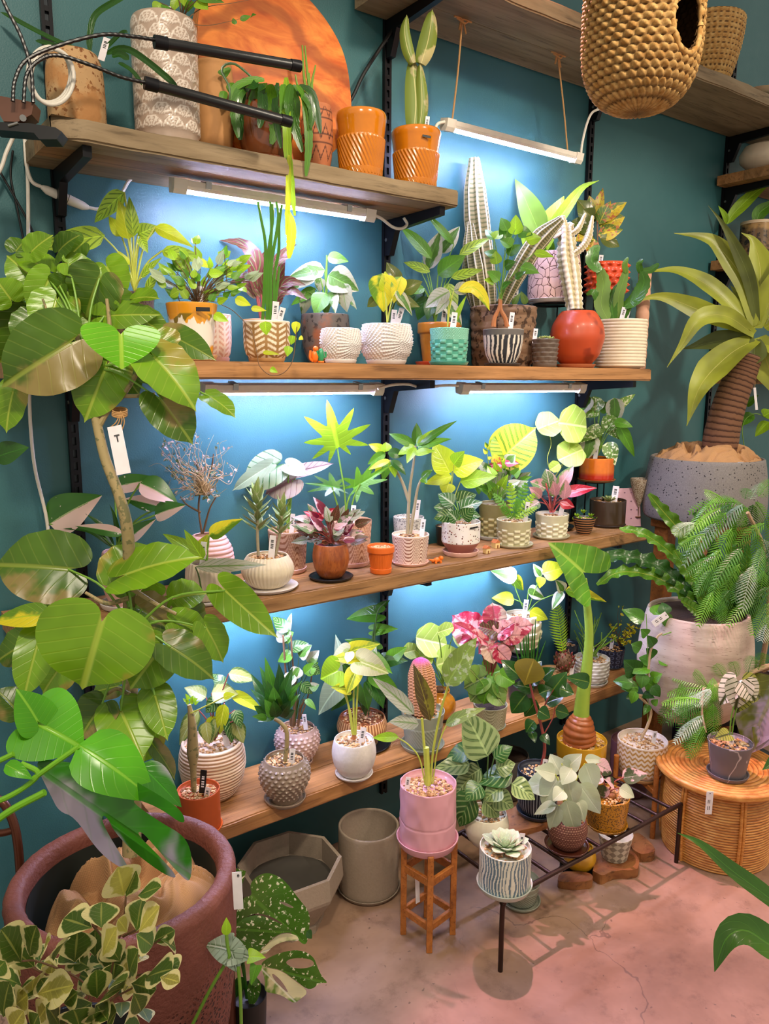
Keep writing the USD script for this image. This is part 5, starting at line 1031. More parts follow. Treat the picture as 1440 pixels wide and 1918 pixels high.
p.add('caudex', blob(ad(1036, 905, p.d), .019, (1.1, 1, .9)), 'stem_brown')
leaves(p, p.d, 'lf_steph', 'peltate', '1002 804 1044 788 46;1045 792 1098 800 64;1092 842 1046 862 52;1048 868 1030 880 20', spread=.04, arch=.04)
for sp in ('1034 895;1025 860;1032 830;1024 796', '1038 895;1062 850;1068 820;1070 800', '1038 895;1055 870;1066 855', '1034 895;1036 885;1040 875'): stem(p, p.d, 'stem_yellow', sp, .0012)
p = Pot('potted_stromanthe', 'pink and red-stemmed stromanthe in the cream woven pot', 'potted plant', 1032, 962, 62, Z3, 'cream_weave', yb=1006, prof='slight', saucer='sage_saucer', sw=1.12, sh=.09, disp=weave(16, 6, .003, .02, .66), mask=lambda T, Z, R: (weave(16, 6, 1, .02, .66)(T, Z, R) > .4).astype(float), k=150, nz=60)
for i, sp in enumerate(('1030 960;1028 930;1022 905', '1034 960;1040 935;1045 912', '1032 960;1020 940;1008 925', '1036 960;1050 940;1060 925')): stem(p, p.d, 'lf_red', sp, .0022)
leaves(p, p.d, ['lf_strom', 'lf_pinkwhite', 'lf_strom', 'lf_red'], 'lance', '1046 915 1074 872 22;1030 915 1022 878 26;1022 915 992 902 24;1052 928 1118 914 24;1014 932 990 912 18;1010 940 988 952 20;1040 930 1034 900 20;1048 940 1076 950 18;1056 935 1060 898 20', crown=(1032, 958), stemmat='stem_red', spread=.05)
p.marker(1050, 962, 30, 9, lean=.2)
p = Pot('potted_succulent', 'yellow-green mini succulent in the small copper and black ringed pot', 'potted succulent', 1093, 969, 42, Z3, 'copper_rings', yb=1000, prof='bell', mask=lambda T, Z, R: ((Z*7) % 1 < .45).astype(float), nz=70)
for k, (x, y) in enumerate(((1080, 962), (1092, 955), (1106, 962), (1086, 968), (1100, 968), (1112, 968), (1076, 970))): rosette(p, ad(x, y + 6, p.d - .01 + .004*k), .018, 13, 'lf_bright', k, w=.32, thick=.0015, tilt=.6)
p = Pot('potted_succulent', 'flat echeveria rosette in the dark brown glazed pot before the pink card', 'potted succulent', 1136, 936, 66, Z3, 'dark_brown_glaze', yb=984, prof='cyl', saucer='dark_saucer', sw=1.05, sh=.08)
rosette(p, p.top + [.008, 0, .006], .036, 18, 'lf_succ', 5); p.marker(1150, 936, 26, 12)
zr = float(aty(1116, 900, -.065)[2])
p = Pot('potted_hoya', 'cream-speckled leafy plant in the orange glazed pot, raised at the shelf end', 'potted plant', 1116, 857, 64, zr, 'orange_dip', Y=-.072, prof='cyl', saucer='clay_brown', sw=1.1, sh=.08, mask=lambda T, Z, R: np.clip((.4 - Z)*6, 0, 1), soil='dark_soil'); riser('black wire riser under the orange glazed pot', p.base, zr, p.r*.6, Z3)
leaves(p, p.d, ['lf_varispeck', 'lf_whiteg', 'lf_varispeck', 'lf_mid'], 'ovate', '1120 770 1082 782 24;1104 742 1084 780 28;1124 745 1106 776 26;1140 770 1120 752 20;1150 765 1190 738 16;1150 745 1152 800 30;1130 780 1168 826 28;1158 795 1188 856 20;1130 800 1076 832 24;1108 815 1098 862 32;1138 828 1152 872 26;1150 790 1185 800 18', crown=(1118, 855), stemmat='stem_green', spread=.05, seed=24)
p.marker(1115, 855, 22, 8)
t = Thing('greeting_card', 'pink patterned card standing behind the dark brown echeveria pot', 'card', aty(1172, 980, -.08)); px_prism('1150 915 0;1198 913 0;1200 986 0;1156 986 0', dep(aty(1175, 950, -.07)), .002, 'card_pink', 'sheet', t)
t.add('print', [lathe([(0, -.0018), (.0026, -.0018), (.0026, .0003), (0, .0003)], ad(x, y, dep(aty(1175, 950, -.07)) - .003), 8)[:2] for x in (1158, 1170, 1182, 1193) for y in (922, 938, 954, 970)], 'card_dot', smooth=False, kind='stuff')
o = where(1199, None, -.10, Z3); t = Thing('woven_cone', 'small white woven cone on a thin stem beside the pink card', 'ornament', o); hz = height_to(o, 950) 
t.add('stem', rod(o, o + [0, 0, hz], .0016), 'stem_brown'); R = 18*dep(o)/F; t.add('cone', lathe([(.002, 0), (R*.55, R*1.2), (R*.98, R*2.6), (R, R*3.0), (R*.9, R*3.0), (R*.5, R*1.3), (0, .004)], o + [0, 0, hz], 40), 'rattan_white'); t.add('foot', lathe([(0, 0), (.012, 0), (.012, .003), (0, .003)], o, 20), 'clay_brown')
# ================================================================== lowest shelf
Z4 = .3705
plain('orange_cyl', 'b8501c', .6); two('ring_tan', 'd8bea4', 'a87c5c', .5); plain('stud_taupe', '8a7868', .2, coat=.5); plain('stud_pink', 'b89a90', .2, coat=.5); plain('chalk_white', 'd6cec6', .7, bump=.25, scale=120); two('copper_rib', '8a4a24', 'd0a06a', .2, .6); plain('grey_green_glaze', '8f9482', .3, coat=.3); plain('mustard_glaze', 'c07a14', .18, coat=.6); two('grain_green', 'a8a488', '7a7458', .4, .3); plain('cream_glaze', 'd8d0b0', .25, coat=.4); plain('white_glaze', 'dcd8cc', .25, coat=.4); two('navy_circle', '20263a', '5a6480', .4); two('grain_brown', 'c09a6c', '8a5f3a', .5)
leafmat('lf_homa', 'cdd83a', '8fae3c', mode='centre', amt=.3, trans=.4); leafmat('lf_homapale', 'b4b48c', '8fa86a', mode='centre', amt=.3); leafmat('lf_rex', 'a82440', 'd89a98', mode='splash', amt=.46, scale=70, vein='5a1a24', nside=5, rough=.35, back='8a3a3a'); leafmat('lf_rexpale', 'c0a48e', 'a83a4c', mode='splash', amt=.45, scale=70, vein='7a3a3a', nside=5); leafmat('lf_begonia', '6f9a4a', '3a5a24', mode='veins', amt=.15, vein='a8c080', nside=5); leafmat('lf_pray', '94a468', '4a6a34', mode='margin', amt=.7, rough=.35, vein='ccd4ac')
p = Pot('potted_pachypodium', 'bottle-trunked plant with a green tuft in the plain orange cylinder pot', 'potted plant', 374, 1478, 79, Z4, 'orange_cyl', yb=1552, prof='cyl', saucer='orange_clay', sw=1.1, sh=.1, npeb=170)
stem(p, p.d, 'trunk_tan', '363 1482;362 1440;361 1410;360 1360;356 1330;354 1320', [x*p.d/F for x in (5, 6, 11, 8, 4.5, 3.5)], name='trunk', k=14)
bushy(p, p.d, 'lf_bright', 'stem_yellow', 41, 9, (355, 1325), 356, 1316, 10, 6, 12, depthr=.01, stems=False); stem(p, p.d - .01, 'stem_yellow', '357 1336;380 1325;405 1313 ;420 1305', .0016); leaves(p, p.d - .01, 'lf_lime', 'ovate', '418 1306 440 1300 12', spread=.005)
p.marker(378, 1494, 56, 12, 'tag_black'); p.marker(385, 1502, 30, 10, lean=.2, off=-.012)
p = Pot('potted_maranta', 'pale prayer plant in the big round ring-striped tan pot', 'potted plant', 400, 1388, 120, Z4, 'ring_tan', yb=1488, prof='egg', saucer='saucer_tan', sw=.62, sh=.1, disp=rings(17, .0035), mask=lambda T, Z, R: (np.abs(np.sin(Z*17*math.pi)) < .45).astype(float), nz=120, npeb=150)
leaves(p, p.d, ['lf_pray', 'lf_caldark', 'lf_pray', 'lf_lime'], 'ovate', '428 1262 480 1274 26;420 1285 398 1262 22;386 1306 345 1288 28;430 1298 500 1340 22;396 1298 446 1300 38;410 1310 385 1335 26;372 1330 336 1396 28;398 1340 402 1388 22;408 1345 396 1392 20;428 1345 434 1392 24;440 1350 456 1392 26;420 1318 412 1376 22;385 1352 392 1394 26;440 1330 452 1365 20', crown=(402, 1386), stemmat='stem_red', spread=.055)
p.marker(424, 1390, 38, 11, lean=-.15)
stp = [(.55, 0), (.6, .08), (.72, .2), (.95, .48), (1, .64), (.95, .82), (.8, .97), (.78, 1)]
p = Pot('potted_schefflera', 'twisted variegated plant in the pinkish studded pot at the back', 'potted plant', 549, 1362, 84, Z4, 'stud_pink', Y=-.075, prof=stp, saucer='stud_pink', sw=.7, disp=studs(22, 9, .005, .12, .92), k=160, nz=80)
for sp, r in (('545 1360;540 1310;535 1260;530 1190', .003), ('552 1360;556 1310;548 1240;545 1190', .0026), ('556 1360;575 1310;585 1260;590 1235', .0022), ('548 1360;552 1330;556 1310', .006), ('558 1360;562 1330;570 1310', .004)): stem(p, p.d, 'stem_brown', sp, r)
leaves(p, p.d, ['lf_caldark', 'lf_whiteg', 'lf_mid', 'lf_varieg'], 'ovate', '536 1182 508 1154 24;532 1195 546 1148 14;528 1196 550 1184 26;538 1200 520 1175 26;545 1215 578 1205 22;560 1230 584 1208 26;548 1225 520 1240 22;575 1240 598 1218 22;582 1250 600 1262 20;560 1250 545 1275 22;570 1262 596 1240 20;580 1290 598 1282 16;565 1280 585 1300 20;550 1262 530 1290 22;572 1310 592 1330 12', crown=(552, 1355), stemmat='stem_dark', sr=.001, spread=.05)
p.marker(572, 1360, 24, 8, lean=-.1)
p = Pot('potted_dracaena', 'compact dracaena on a bent cane in the taupe studded pot', 'potted plant', 534, 1420, 94, Z4, 'stud_taupe', yb=1498, prof=stp, saucer='stud_taupe', sw=.84, sh=.09, disp=studs(22, 9, .0055, .12, .92), k=170, nz=90, npeb=170)
stem(p, p.d, 'trunk_tan', '534 1424;537 1395;536 1368;526 1354;514 1346', [.006, .006, .005], name='trunk', k=10)
leaves(p, p.d, ['lf_deep', 'lf_dark', 'lf_glossy'], 'lance', '508 1330 470 1262 18;512 1325 486 1248 20;518 1320 496 1230 18;520 1320 522 1242 22;525 1325 548 1250 20;528 1330 566 1275 18;505 1335 468 1290 18;506 1340 476 1322 18;525 1338 562 1300 18;528 1342 552 1330 16;512 1330 500 1275 22;520 1332 512 1285 24;522 1335 532 1290 24;515 1342 482 1352 14;510 1342 495 1310 20;524 1342 545 1312 20;518 1344 512 1312 20;500 1345 472 1342 12', spread=.06, seed=25, tilt=.6)
p.marker(545, 1436, 36, 11)
p = Pot('potted_philodendron', 'tall dark green philodendron in the squat ribbed copper pot', 'potted plant', 678, 1342, 94, Z4, 'copper_rib', Y=-.084, prof=[(.62, 0), (.66, .3), (.72, .42), (.98, .5), (1, .7), (.92, .95), (.9, 1)], saucer='black_saucer', disp=ribs(48, .002), mask=lambda T, Z, R: (np.abs(np.cos(T*24)) > .8).astype(float), k=240, nz=40)
stem(p, p.d, 'stem_dark', '690 1340;696 1280;700 1220;706 1150;722 1128', .002)
leaves(p, p.d, ['lf_glossy', 'lf_dark', 'lf_mid', 'lf_grey'], 'heart', '705 1150 648 1160 30;708 1140 730 1124 14;702 1180 746 1178 20;650 1262 628 1188 30;700 1215 645 1198 26;720 1238 764 1238 28;735 1230 762 1212 24;632 1282 594 1338 46;655 1300 620 1332 28;700 1282 718 1328 32;706 1270 748 1296 28;690 1240 705 1210 26;680 1290 690 1330 28;660 1270 640 1240 28;700 1235 735 1262 26', crown=(685, 1340), stemmat='stem_dark', spread=.05)
p = Pot('potted_homalomena', 'yellow-stemmed heart-leaved plant in the plain white rounded pot', 'potted plant', 663, 1384, 84, Z4, 'chalk_white', yb=1450, prof='egg', saucer='chalk_white', sw=.86, sh=.06, npeb=150)
for sp in ('662 1376;655 1330;640 1285;632 1258', '664 1376;662 1320;664 1260;668 1240', '660 1376;650 1310;640 1292', '666 1376;668 1320;672 1258'): stem(p, p.d - .005, 'stem_yellow', sp, .0026)
leaves(p, p.d - .01, ['lf_homapale', 'lf_homa', 'lf_homa', 'lf_bright'], 'heart', '650 1222 620 1246 32;662 1218 712 1206 28;670 1232 618 1235 26;632 1256 600 1272 52;676 1240 728 1262 46;650 1290 620 1288 22;664 1262 650 1300 30', spread=.04)
stem(p, p.d, 'root_orange', '662 1384;663 1370;662 1360', [.007, .005, .003], name='corm'); p.marker(676, 1394, 34, 11, lean=.15)
p = Pot('potted_cactus', 'pink-topped barrel column cactus in the grey diagonal-ribbed pot', 'potted cactus', 791, 1330, 82, Z4, 'grey_green_glaze', yb=1398, prof='taper', saucer='grey_green_glaze', sw=1.02, sh=.12, disp=diag(36, 9, .0028, .1, .62), k=160, nz=50)
def _rainbow(path):
    g = G(); u, v = g.uv(); n = g.noise(g.pos(), 220, 2); s = g.step(g.math('fraction', g.math('multiply', v, 26.0)), .3, .6)
    c = g.mix(s, lin('8a5a34'), lin('d8a07a')); c = g.mix(g.step(u, .53, .57), c, lin('e8b09a')); c = g.mix(g.step(v, .62, .9), c, g.mix(n, lin('c02878'), lin('e070a8')))
    return g.done(path, g.bsdf(c, .8, n, .6))
defmat('rainbow_cactus', _rainbow); S = p.d/F
stem(p, p.d, 'rainbow_cactus', '792 1335;791 1300;789 1262;788 1240;788 1232', [x*S for x in (22, 25, 23, 15, 4)], name='column', k=64, n=10, uvs=True, ridges=16, ridge=.09)
p.marker(808, 1332, 26, 9, lean=.1)
p = Pot('potted_stephania', 'round-leaved stephania in the mustard gourd-shaped pot', 'potted plant', 831, 1292, 64, Z4, 'mustard_glaze', Y=-.09, prof='gourd', saucer='black_saucer', sw=.7, soil='dark_soil'); p.add('caudex', blob(p.top + [0, 0, .012], .014), 'stem_brown')
leaves(p, p.d, 'lf_steph', 'peltate', '778 1195 836 1208 58;752 1222 780 1214 28;776 1235 812 1224 40;848 1190 878 1208 34;818 1246 864 1232 54;820 1185 850 1175 26', spread=.05, arch=.04, crown=(830, 1285), stemmat='stem_green')
p = Pot('potted_begonia', 'red and pink rex begonia over low green begonias in the grained green pot', 'potted plant', 917, 1318, 64, Z4, 'grain_green', yb=1360, prof='slight', saucer='grey_green_glaze', sw=.95, mask=contour(4, 7), k=140, nz=60, soil='dark_soil')
leaves(p, p.d, ['lf_rex', 'lf_rexpale', 'lf_rex', 'lf_maroon'], 'round', '890 1190 846 1152 62;926 1160 922 1128 40;960 1178 1000 1170 36;930 1182 892 1172 30;935 1185 965 1165 32;925 1205 895 1225 36;950 1190 985 1190 34;940 1205 965 1215 32;900 1195 845 1165 24;915 1215 925 1245 34;935 1220 955 1240 30', crown=(915, 1300), stemmat='stem_red', spread=.055, arch=.08, wave=.14)
leaves(p, p.d - .03, ['lf_begonia', 'lf_mid', 'lf_begonia'], 'round', '905 1270 868 1290 48;915 1262 940 1255 50;905 1290 880 1315 40;930 1280 950 1300 44;915 1285 905 1320 36;925 1300 945 1322 34;890 1265 875 1250 30;940 1265 965 1280 34', crown=(915, 1316), stemmat='stem_green', spread=.05)
p = Pot('potted_sansevieria', 'upright spiky cylindrical sansevieria in a small dark pot', 'potted plant', 990, 1250, 52, Z4, 'navy_glaze', Y=-.14, prof='slight', soil='dark_soil')
for i, (x0, x1, y1) in enumerate(((975, 963, 1205), (980, 970, 1178), (984, 978, 1165), (988, 985, 1190), (990, 989, 1158), (994, 998, 1168), (998, 1003, 1160), (1002, 1012, 1185), (1004, 1022, 1200), (986, 974, 1215))): stem(p, p.d, 'lf_dark', f'{x0} 1250;{(x0*2+x1)/3} {(1250*2+y1)/3};{x1} {y1}', [.004, .0035, .0012], name='leaf')
zr = float(aty(986, 1216, -.08)[2])
p = Pot('potted_philodendron', 'white-and-lime variegated philodendron in the raised cream pineapple-textured pot', 'potted plant', 986, 1150, 74, zr, 'cream_glaze', Y=-.08, prof='round', disp=scales(9, 5, .008), k=130, nz=60); riser('black wire riser under the cream pineapple-textured pot', p.base, zr, p.r*.9, Z4)
for sp in ('982 1145;970 1115;956 1078', '984 1145;978 1130;962 1122', '986 1145;988 1120;990 1104', '990 1145;1010 1125;1052 1108', '988 1145;1000 1110;1014 1078'): stem(p, p.d, 'stem_green', sp, .0018)
leaves(p, p.d, ['lf_whiteg', 'lf_yelgreen', 'lf_lime', 'lf_whiteg'], 'ovate', '957 1080 908 1066 30;958 1078 980 1106 20;962 1124 920 1120 26;988 1106 1020 1122 26;1013 1080 998 1056 16;1014 1080 1010 1102 16;1016 1074 1062 1062 34;1055 1108 1040 1086 22;1054 1108 1034 1142 20;1058 1106 1136 1128 28;992 1145 1026 1160 22', spread=.04)
p.marker(982, 1152, 30, 9)
p = Pot('nursery_pot', 'dark navy gravel-filled pot behind the cycad', 'pot', 1075, 1204, 46, Z4, 'navy_glaze', Y=-.06, prof='slight')
p = Pot('potted_cycad', 'single-frond cycad with a pinecone-like base in the grained brown pot', 'potted plant', 1053, 1256, 58, Z4, 'grain_brown', Y=-.15, prof='tub', saucer='saucer_tan', sw=.95, mask=contour(4, 7), k=140, nz=60)
c = ad(1057, 1238, p.d); S = p.d/F
for i in range(60):
    u = i/59; a = i*2.39996; z = (-16 + 34*u)*S; rr = 18*S*math.sqrt(max(0.05, 1 - (u*1.9 - .9)**2)); q = c + np.array([rr*math.cos(a), rr*math.sin(a), z]); d = np.array([math.cos(a)*.6, math.sin(a)*.6, .8])
    p.add('scale', leaf_up('obovate', q - d*.002, q + d*.011, .008, .003, RNG), 'stem_brown' if i % 2 else 'stem_red', under=None)
p.add('bulb', blob(c, 15*S, (1, 1, 1.15)), 'stem_brown'); fronds(p, p.d, 'lf_bright', '1054 1222 1042 1132 46', n=18, lw=.42, droop=.03); p.marker(1070, 1260, 24, 8)
p = Pot('potted_rhipsalis', 'stick-like rhipsalis in the white scale-textured pot', 'potted cactus', 1106, 1232, 64, Z4, 'white_glaze', yb=1278, prof='tub', saucer='white_glaze', sw=.98, sh=.12, disp=scales(14, 7, .004), k=150, nz=60)
rng = random.Random(5)
for i in range(26):
    x1, y1 = rng.uniform(1075, 1158), rng.uniform(1140, 1200); x0 = 1106 + rng.uniform(-14, 14); stem(p, p.d, 'lf_pad', f'{x0} 1230;{(x0+x1)/2 + rng.uniform(-5,5)} {(1226+y1)/2};{x1} {y1}', .0019, k=6, offs=[0, rng.uniform(-.02, .02), rng.uniform(-.03, .03)])
p.marker(1106, 1232, 22, 8)
p = Pot('potted_sophora', 'wiry small-leaved shrub in the navy circle-embossed pot', 'potted plant', 1160, 1212, 56, Z4, 'navy_circle', Y=-.11, prof='slight', saucer='navy_glaze', sw=1.0, mask=lambda T, Z, R: (np.abs(np.hypot(((T/(2*math.pi)*12) % 1 - .5)*1.1, ((Z*4) % 1 - .5)) - .33) < .07).astype(float)*(Z > .05)*(Z < .95), k=150, nz=70)
wiry(p, p.d, 'stem_brown', 'lf_yelgreen', (1160, 1210), 1168, 1170, 36, 34, 22, 8, 8, 130, .0008); p.marker(1145, 1210, 20, 7)
# ================================================================== on the floor, the wire rack, the stool
plain('pale_fired', '9a8a78', .75, bump=.3, scale=150); plain('pink_ceramic', 'd49aa4', .4, var=.06, scale=20, coat=.15); wood('stool_wood', 'b87030', '98581f', '5a2c0e', .5, 40, 40, 'z', .2)
two('blue_stripes', 'd6d6c6', '5a7484', .35, .3); plain('stripe_saucer', 'b4bcb0', .3, coat=.3); plain('ivory_glaze', 'd8d2ba', .2, coat=.5); two('navy_rib', '1a2434', 'a8b0b0', .5); two('stitched_brown', '5a3226', 'a8806a', .55); plain('brown_saucer', '4a2418', .25, coat=.4); speckled('mustard_speck', 'b07818', '5a3c10', 230, .1, .35, coat=.3); plain('yellow_glaze', 'c8951c', .2, coat=.5); two('harlequin', 'c8c4b0', '8a8474', .4); two('zigzag_tan', 'e0cfc0', 'b08440', .5); plain('mauve_pot', '6a4248', .5); plain('stalk_green', '8aa63a', .4); plain('bulb_skin', '9a5428', .35, var=.35, scale=60); plain('slate_bowl', '4a4640', .5); wood('log_wood', 'a06a38', '7a4620', '3a1e0c', .65, 8, 14, 'x', .4); plain('rusty_steel', '3a2a24', .4, .7, var=.3, scale=60)
leafmat('lf_olive', '7a6a20', rough=.25, sideamt=.1); leafmat('lf_elephant', '4c861e', vein='a8c85a', nside=5, trans=.3); leafmat('lf_mako', '86a278', '1f4a20', mode='stripes', amt=.6, nside=6, rough=.22, soft=.28); leafmat('lf_ficus', '1e4a1c', rough=.16, sideamt=.1, vein='6a8a3a', back='8a7a2c'); leafmat('lf_silverphilo', 'a8b494', rough=.42, sideamt=.15, vein='c8d0b0'); leafmat('lf_princess', '3a4a32', 'd8b0b0', mode='splash', amt=.46, scale=60, rough=.3); leafmat('lf_kris', '6f8f4a', 'a8b488', mode='speckle', amt=.36, scale=60, rough=.4); leafmat('lf_eche', 'a4b894', 'c8a898', mode='margin', amt=.9, rough=.55, sideamt=0, trans=.05); leafmat('lf_dry', '6a6a28', '4a3a1c', mode='splash', amt=.5, scale=40)
Pot('planter', 'tall cylindrical fired-clay planter, empty, standing on the floor in a saucer', 'planter', 690, 1545, 113, 0.0, 'pale_fired', yb=1662, prof='cyl', saucer='pale_fired', sw=1.06, sh=.07, soil=None, wall=.008, soillev=.25)
def octagon():
    b = atz(545, 1722, 0.0); d = dep(b); R = 100*(d - .03)/F; h = height_to(b, 1612); t = Thing('planter', 'eight-sided beige planter with dark soil, on the floor under the lowest shelf', 'planter', b)
    def oct_(r, z): a = np.arange(8)*math.pi/4 + .3; return np.c_[b[0] + r*np.cos(a), b[1] + r*np.sin(a), np.full(8, b[2] + z)]
    L = [oct_(R*.02, 0), oct_(R*.62, 0), oct_(R*.64, h*.12), oct_(R*.6, h*.14), oct_(R*.98, h*.62), oct_(R, h*.68), oct_(R*.97, h), oct_(R*.9, h), oct_(R*.9, h*.62), oct_(R*.88, h*.60)]
    v = np.vstack(L); f = []
    for i in range(len(L) - 1):
        for k in range(8): a, c = i*8 + k, i*8 + (k+1) % 8; f += [[a, c, c + 8], [a, c + 8, a + 8]]
    t.add('pot', (v, np.array(f)), 'pale_fired', smooth=False); t.add('soil', lathe([(0, .004), (R*.8, .003), (R*.86, 0)], b + [0, 0, h*.62], 24)[:2], 'slate_bowl')
octagon()
Pot('planter', 'dark grey bowl planter on the floor behind the patterned-leaf calathea', 'planter', 950, 1412, 84, 0.0, 'slate_bowl', yb=1490, prof='egg', soil='dark_soil')
# wire rack
ZR = .2; X0, X1, YF, YB = 1.275, 2.045, -.712, -.43
t = Thing('wire_rack', 'low rusty black iron rack of parallel bars carrying pots above the floor', 'rack', (X0, YF, 0))
rr = .0065
def leg(a, b, c): return tube(catmull([a, a + (b - a)*.7, b - (b - a)*.06, b + np.array([0, 0, -.012]), c], 6), rr, 10)
t.add('rail', tube(catmull([np.array([X0, YF, 0]), np.array([X0, YF, ZR - .03]), np.array([X0 + .006, YF, ZR - .008]), np.array([X0 + .03, YF, ZR]), np.array([(X0 + X1)/2, YF, ZR]), np.array([X1 - .03, YF, ZR]), np.array([X1 - .006, YF, ZR - .008]), np.array([X1, YF, ZR - .03]), np.array([X1, YF, 0])], 6), rr, 10), 'rusty_steel')
t.add('rail', tube(catmull([np.array([X0, YB, 0]), np.array([X0, YB, ZR - .03]), np.array([X0 + .006, YB, ZR - .008]), np.array([X0 + .03, YB, ZR]), np.array([(X0 + X1)/2, YB, ZR]), np.array([X1 - .03, YB, ZR]), np.array([X1 - .006, YB, ZR - .008]), np.array([X1, YB, ZR - .03]), np.array([X1, YB, 0])], 6), rr, 10), 'rusty_steel')
for i in range(11): x = X0 + .045 + (X1 - X0 - .09)*i/10; t.add('bar', rod((x, YF, ZR), (x, YB, ZR), .0055), 'rusty_steel')
ZP = ZR + .0062
def floor_log(px_poly, z0, th, label, name='log_slab'):
    q = np.array([atz(a, b, z0 + th)[:2] for a, b, *_ in nums(px_poly)]); q = catmull(np.vstack([q, q[:1]]), 5)[:-1]; e = trimesh.creation.extrude_polygon(Polygon(q).buffer(0), th); v = np.array(e.vertices); v[:, 2] += z0 + .0005
    v[:, :2] += ((meshkit.noise(v*60, 4) - .5)*.006)[:, None]; tt = Thing(name, label, 'wood slab', (v[:, 0].mean(), v[:, 1].mean(), z0)); tt.add('wood', (v, np.array(e.faces)), 'log_wood', smooth=35); return tt
floor_log('930 1530;960 1512;1010 1500;1065 1498;1075 1512;1040 1535;1000 1550;950 1558', ZP, .018, 'honey-brown wooden board lying on the iron rack under the navy ribbed pot')
floor_log('1110 1632;1118 1600;1150 1585;1180 1592;1196 1610;1190 1628;1150 1632;1128 1640', 0.0, .03, 'dark live-edge wood slab on the floor under the diamond-patterned pot')
floor_log('1180 1565;1195 1560;1215 1575;1226 1592;1205 1600;1184 1590', 0.0, .03, 'pointed wood offcut on the floor beside the rack leg')
floor_log('1046 1640;1060 1632;1104 1636;1104 1650;1050 1652', 0.0, .025, 'short split log piece on the floor under the iron rack')
# pots on and under the rack
p = Pot('potted_echeveria', 'large pale echeveria in the white pot with blue vertical stripes', 'potted succulent', 944, 1585, 96, ZP, 'blue_stripes', yb=1660, prof='cyl', saucer='stripe_saucer', sw=1.1, sh=.14, mask=stripes_v(44, .42, .03, .0, .97), disp=lambda T, Z, R: -.0012*stripes_v(44, .42, .03, .0, .97)(T, Z, R), k=260, nz=44, npeb=150)
rosette(p, p.top + [0, 0, .006], .066, 30, 'lf_eche', 7, w=.6, thick=.003, tilt=.12); p.marker(974, 1592, 34, 10)
p = Pot('potted_calathea', 'boldly striped dark and silver calathea in the ivory glazed pot on the rack', 'potted plant', 910, 1522, 84, ZP, 'ivory_glaze', yb=1578, prof='egg')
leaves(p, p.d, ['lf_mako', 'lf_caldark', 'lf_mako'], 'ovate', '882 1455 852 1492 34;885 1405 836 1420 36;880 1432 810 1442 34;900 1440 868 1462 34;925 1420 960 1398 30;914 1416 866 1328 64;930 1440 965 1430 34;960 1450 893 1468 46;925 1490 962 1512 38;958 1468 1002 1498 42;886 1488 860 1548 50;905 1500 935 1530 34;940 1475 905 1500 38;900 1470 872 1500 36', crown=(910, 1518), stemmat='stem_dark', sr=.002, spread=.06, fold=.1)
p.marker(926, 1528, 22, 8)
p = Pot('potted_rubber_plant', 'glossy dark rubber plant with a reddish stem in the navy ribbed pot', 'potted plant', 1005, 1440, 76, ZP + .0185, 'navy_rib', yb=1522, prof='tub', saucer='navy_glaze', sw=1.0, mask=lambda T, Z, R: (np.abs(np.cos(T*22)) > .93).astype(float)*(Z < .9), disp=ribs(44, .002), k=260, nz=30)
for sp, r in (('1013 1440;1020 1402;1014 1362;1000 1312;988 1262', [.0055, .003]), ('1012 1350;1025 1310;1045 1285;1075 1275', [.0028, .0016]), ('1016 1380;1035 1345;1040 1320', .0018)): stem(p, p.d, 'stem_red', sp, r)
leaves(p, p.d, ['lf_ficus'], 'ovate', '975 1268 938 1236 30;1000 1290 960 1282 26;988 1282 1014 1238 34;985 1300 958 1336 36;1005 1312 982 1342 26;1022 1318 1056 1304 30;1030 1300 1062 1258 34;1040 1330 1066 1338 24;1104 1278 1058 1268 26;1010 1300 1035 1290 28;994 1370 1002 1392 16;1014 1376 1030 1396 16;1008 1330 1030 1345 24;1000 1350 985 1372 22;1048 1290 1075 1300 26;1015 1270 1040 1252 26', spread=.05, seed=31); leaves(p, p.d - .03, 'lf_olive', 'obovate', '982 1284 1000 1234 50', spread=.005)
p.marker(1018, 1446, 26, 9)
p = Pot('potted_elephant_ear', 'single giant green leaf on a ringed brown bulb in the mustard bowl', 'potted plant', 1087, 1384, 92, ZP, 'yellow_glaze', yb=1432, prof='tub', npeb=190)
S = p.d/F; stem(p, p.d, 'bulb_skin', '1086 1398;1085 1385;1085 1368;1088 1350;1090 1338', [np.interp(u, [0, .2, .5, .75, 1], [23, 29, 28, 22, 14])*S*(1 + .07*abs(math.sin(u*22))) for u in np.linspace(0, 1, 65)], name='bulb', k=28, n=16)
stem(p, p.d, 'stalk_green', '1088 1345;1092 1300;1100 1240;1103 1180;1098 1120;1094 1084', [x*S for x in (15, 12, 8, 7, 5)], k=14)
leaves(p, p.d - .01, 'lf_elephant', 'arrow', '1092 1072 1026 1016 104', spread=.01, face=.25, arch=.06, tilt=.05, wave=.04); p.marker(1082, 1398, 22, 8)
p = Pot('potted_philodendron', 'silver-leaved philodendron in the stitched-texture brown pot on the rack', 'potted plant', 1061, 1532, 74, ZP, 'stitched_brown', yb=1586, prof='egg', saucer='brown_saucer', sw=1.12, sh=.12, mask=lambda T, Z, R: (((T*22/(2*math.pi)*2 + np.floor(Z*14)*.5) % 1 < .5)*((Z*14) % 1 < .3)*(Z > .12)).astype(float), k=220, nz=90)
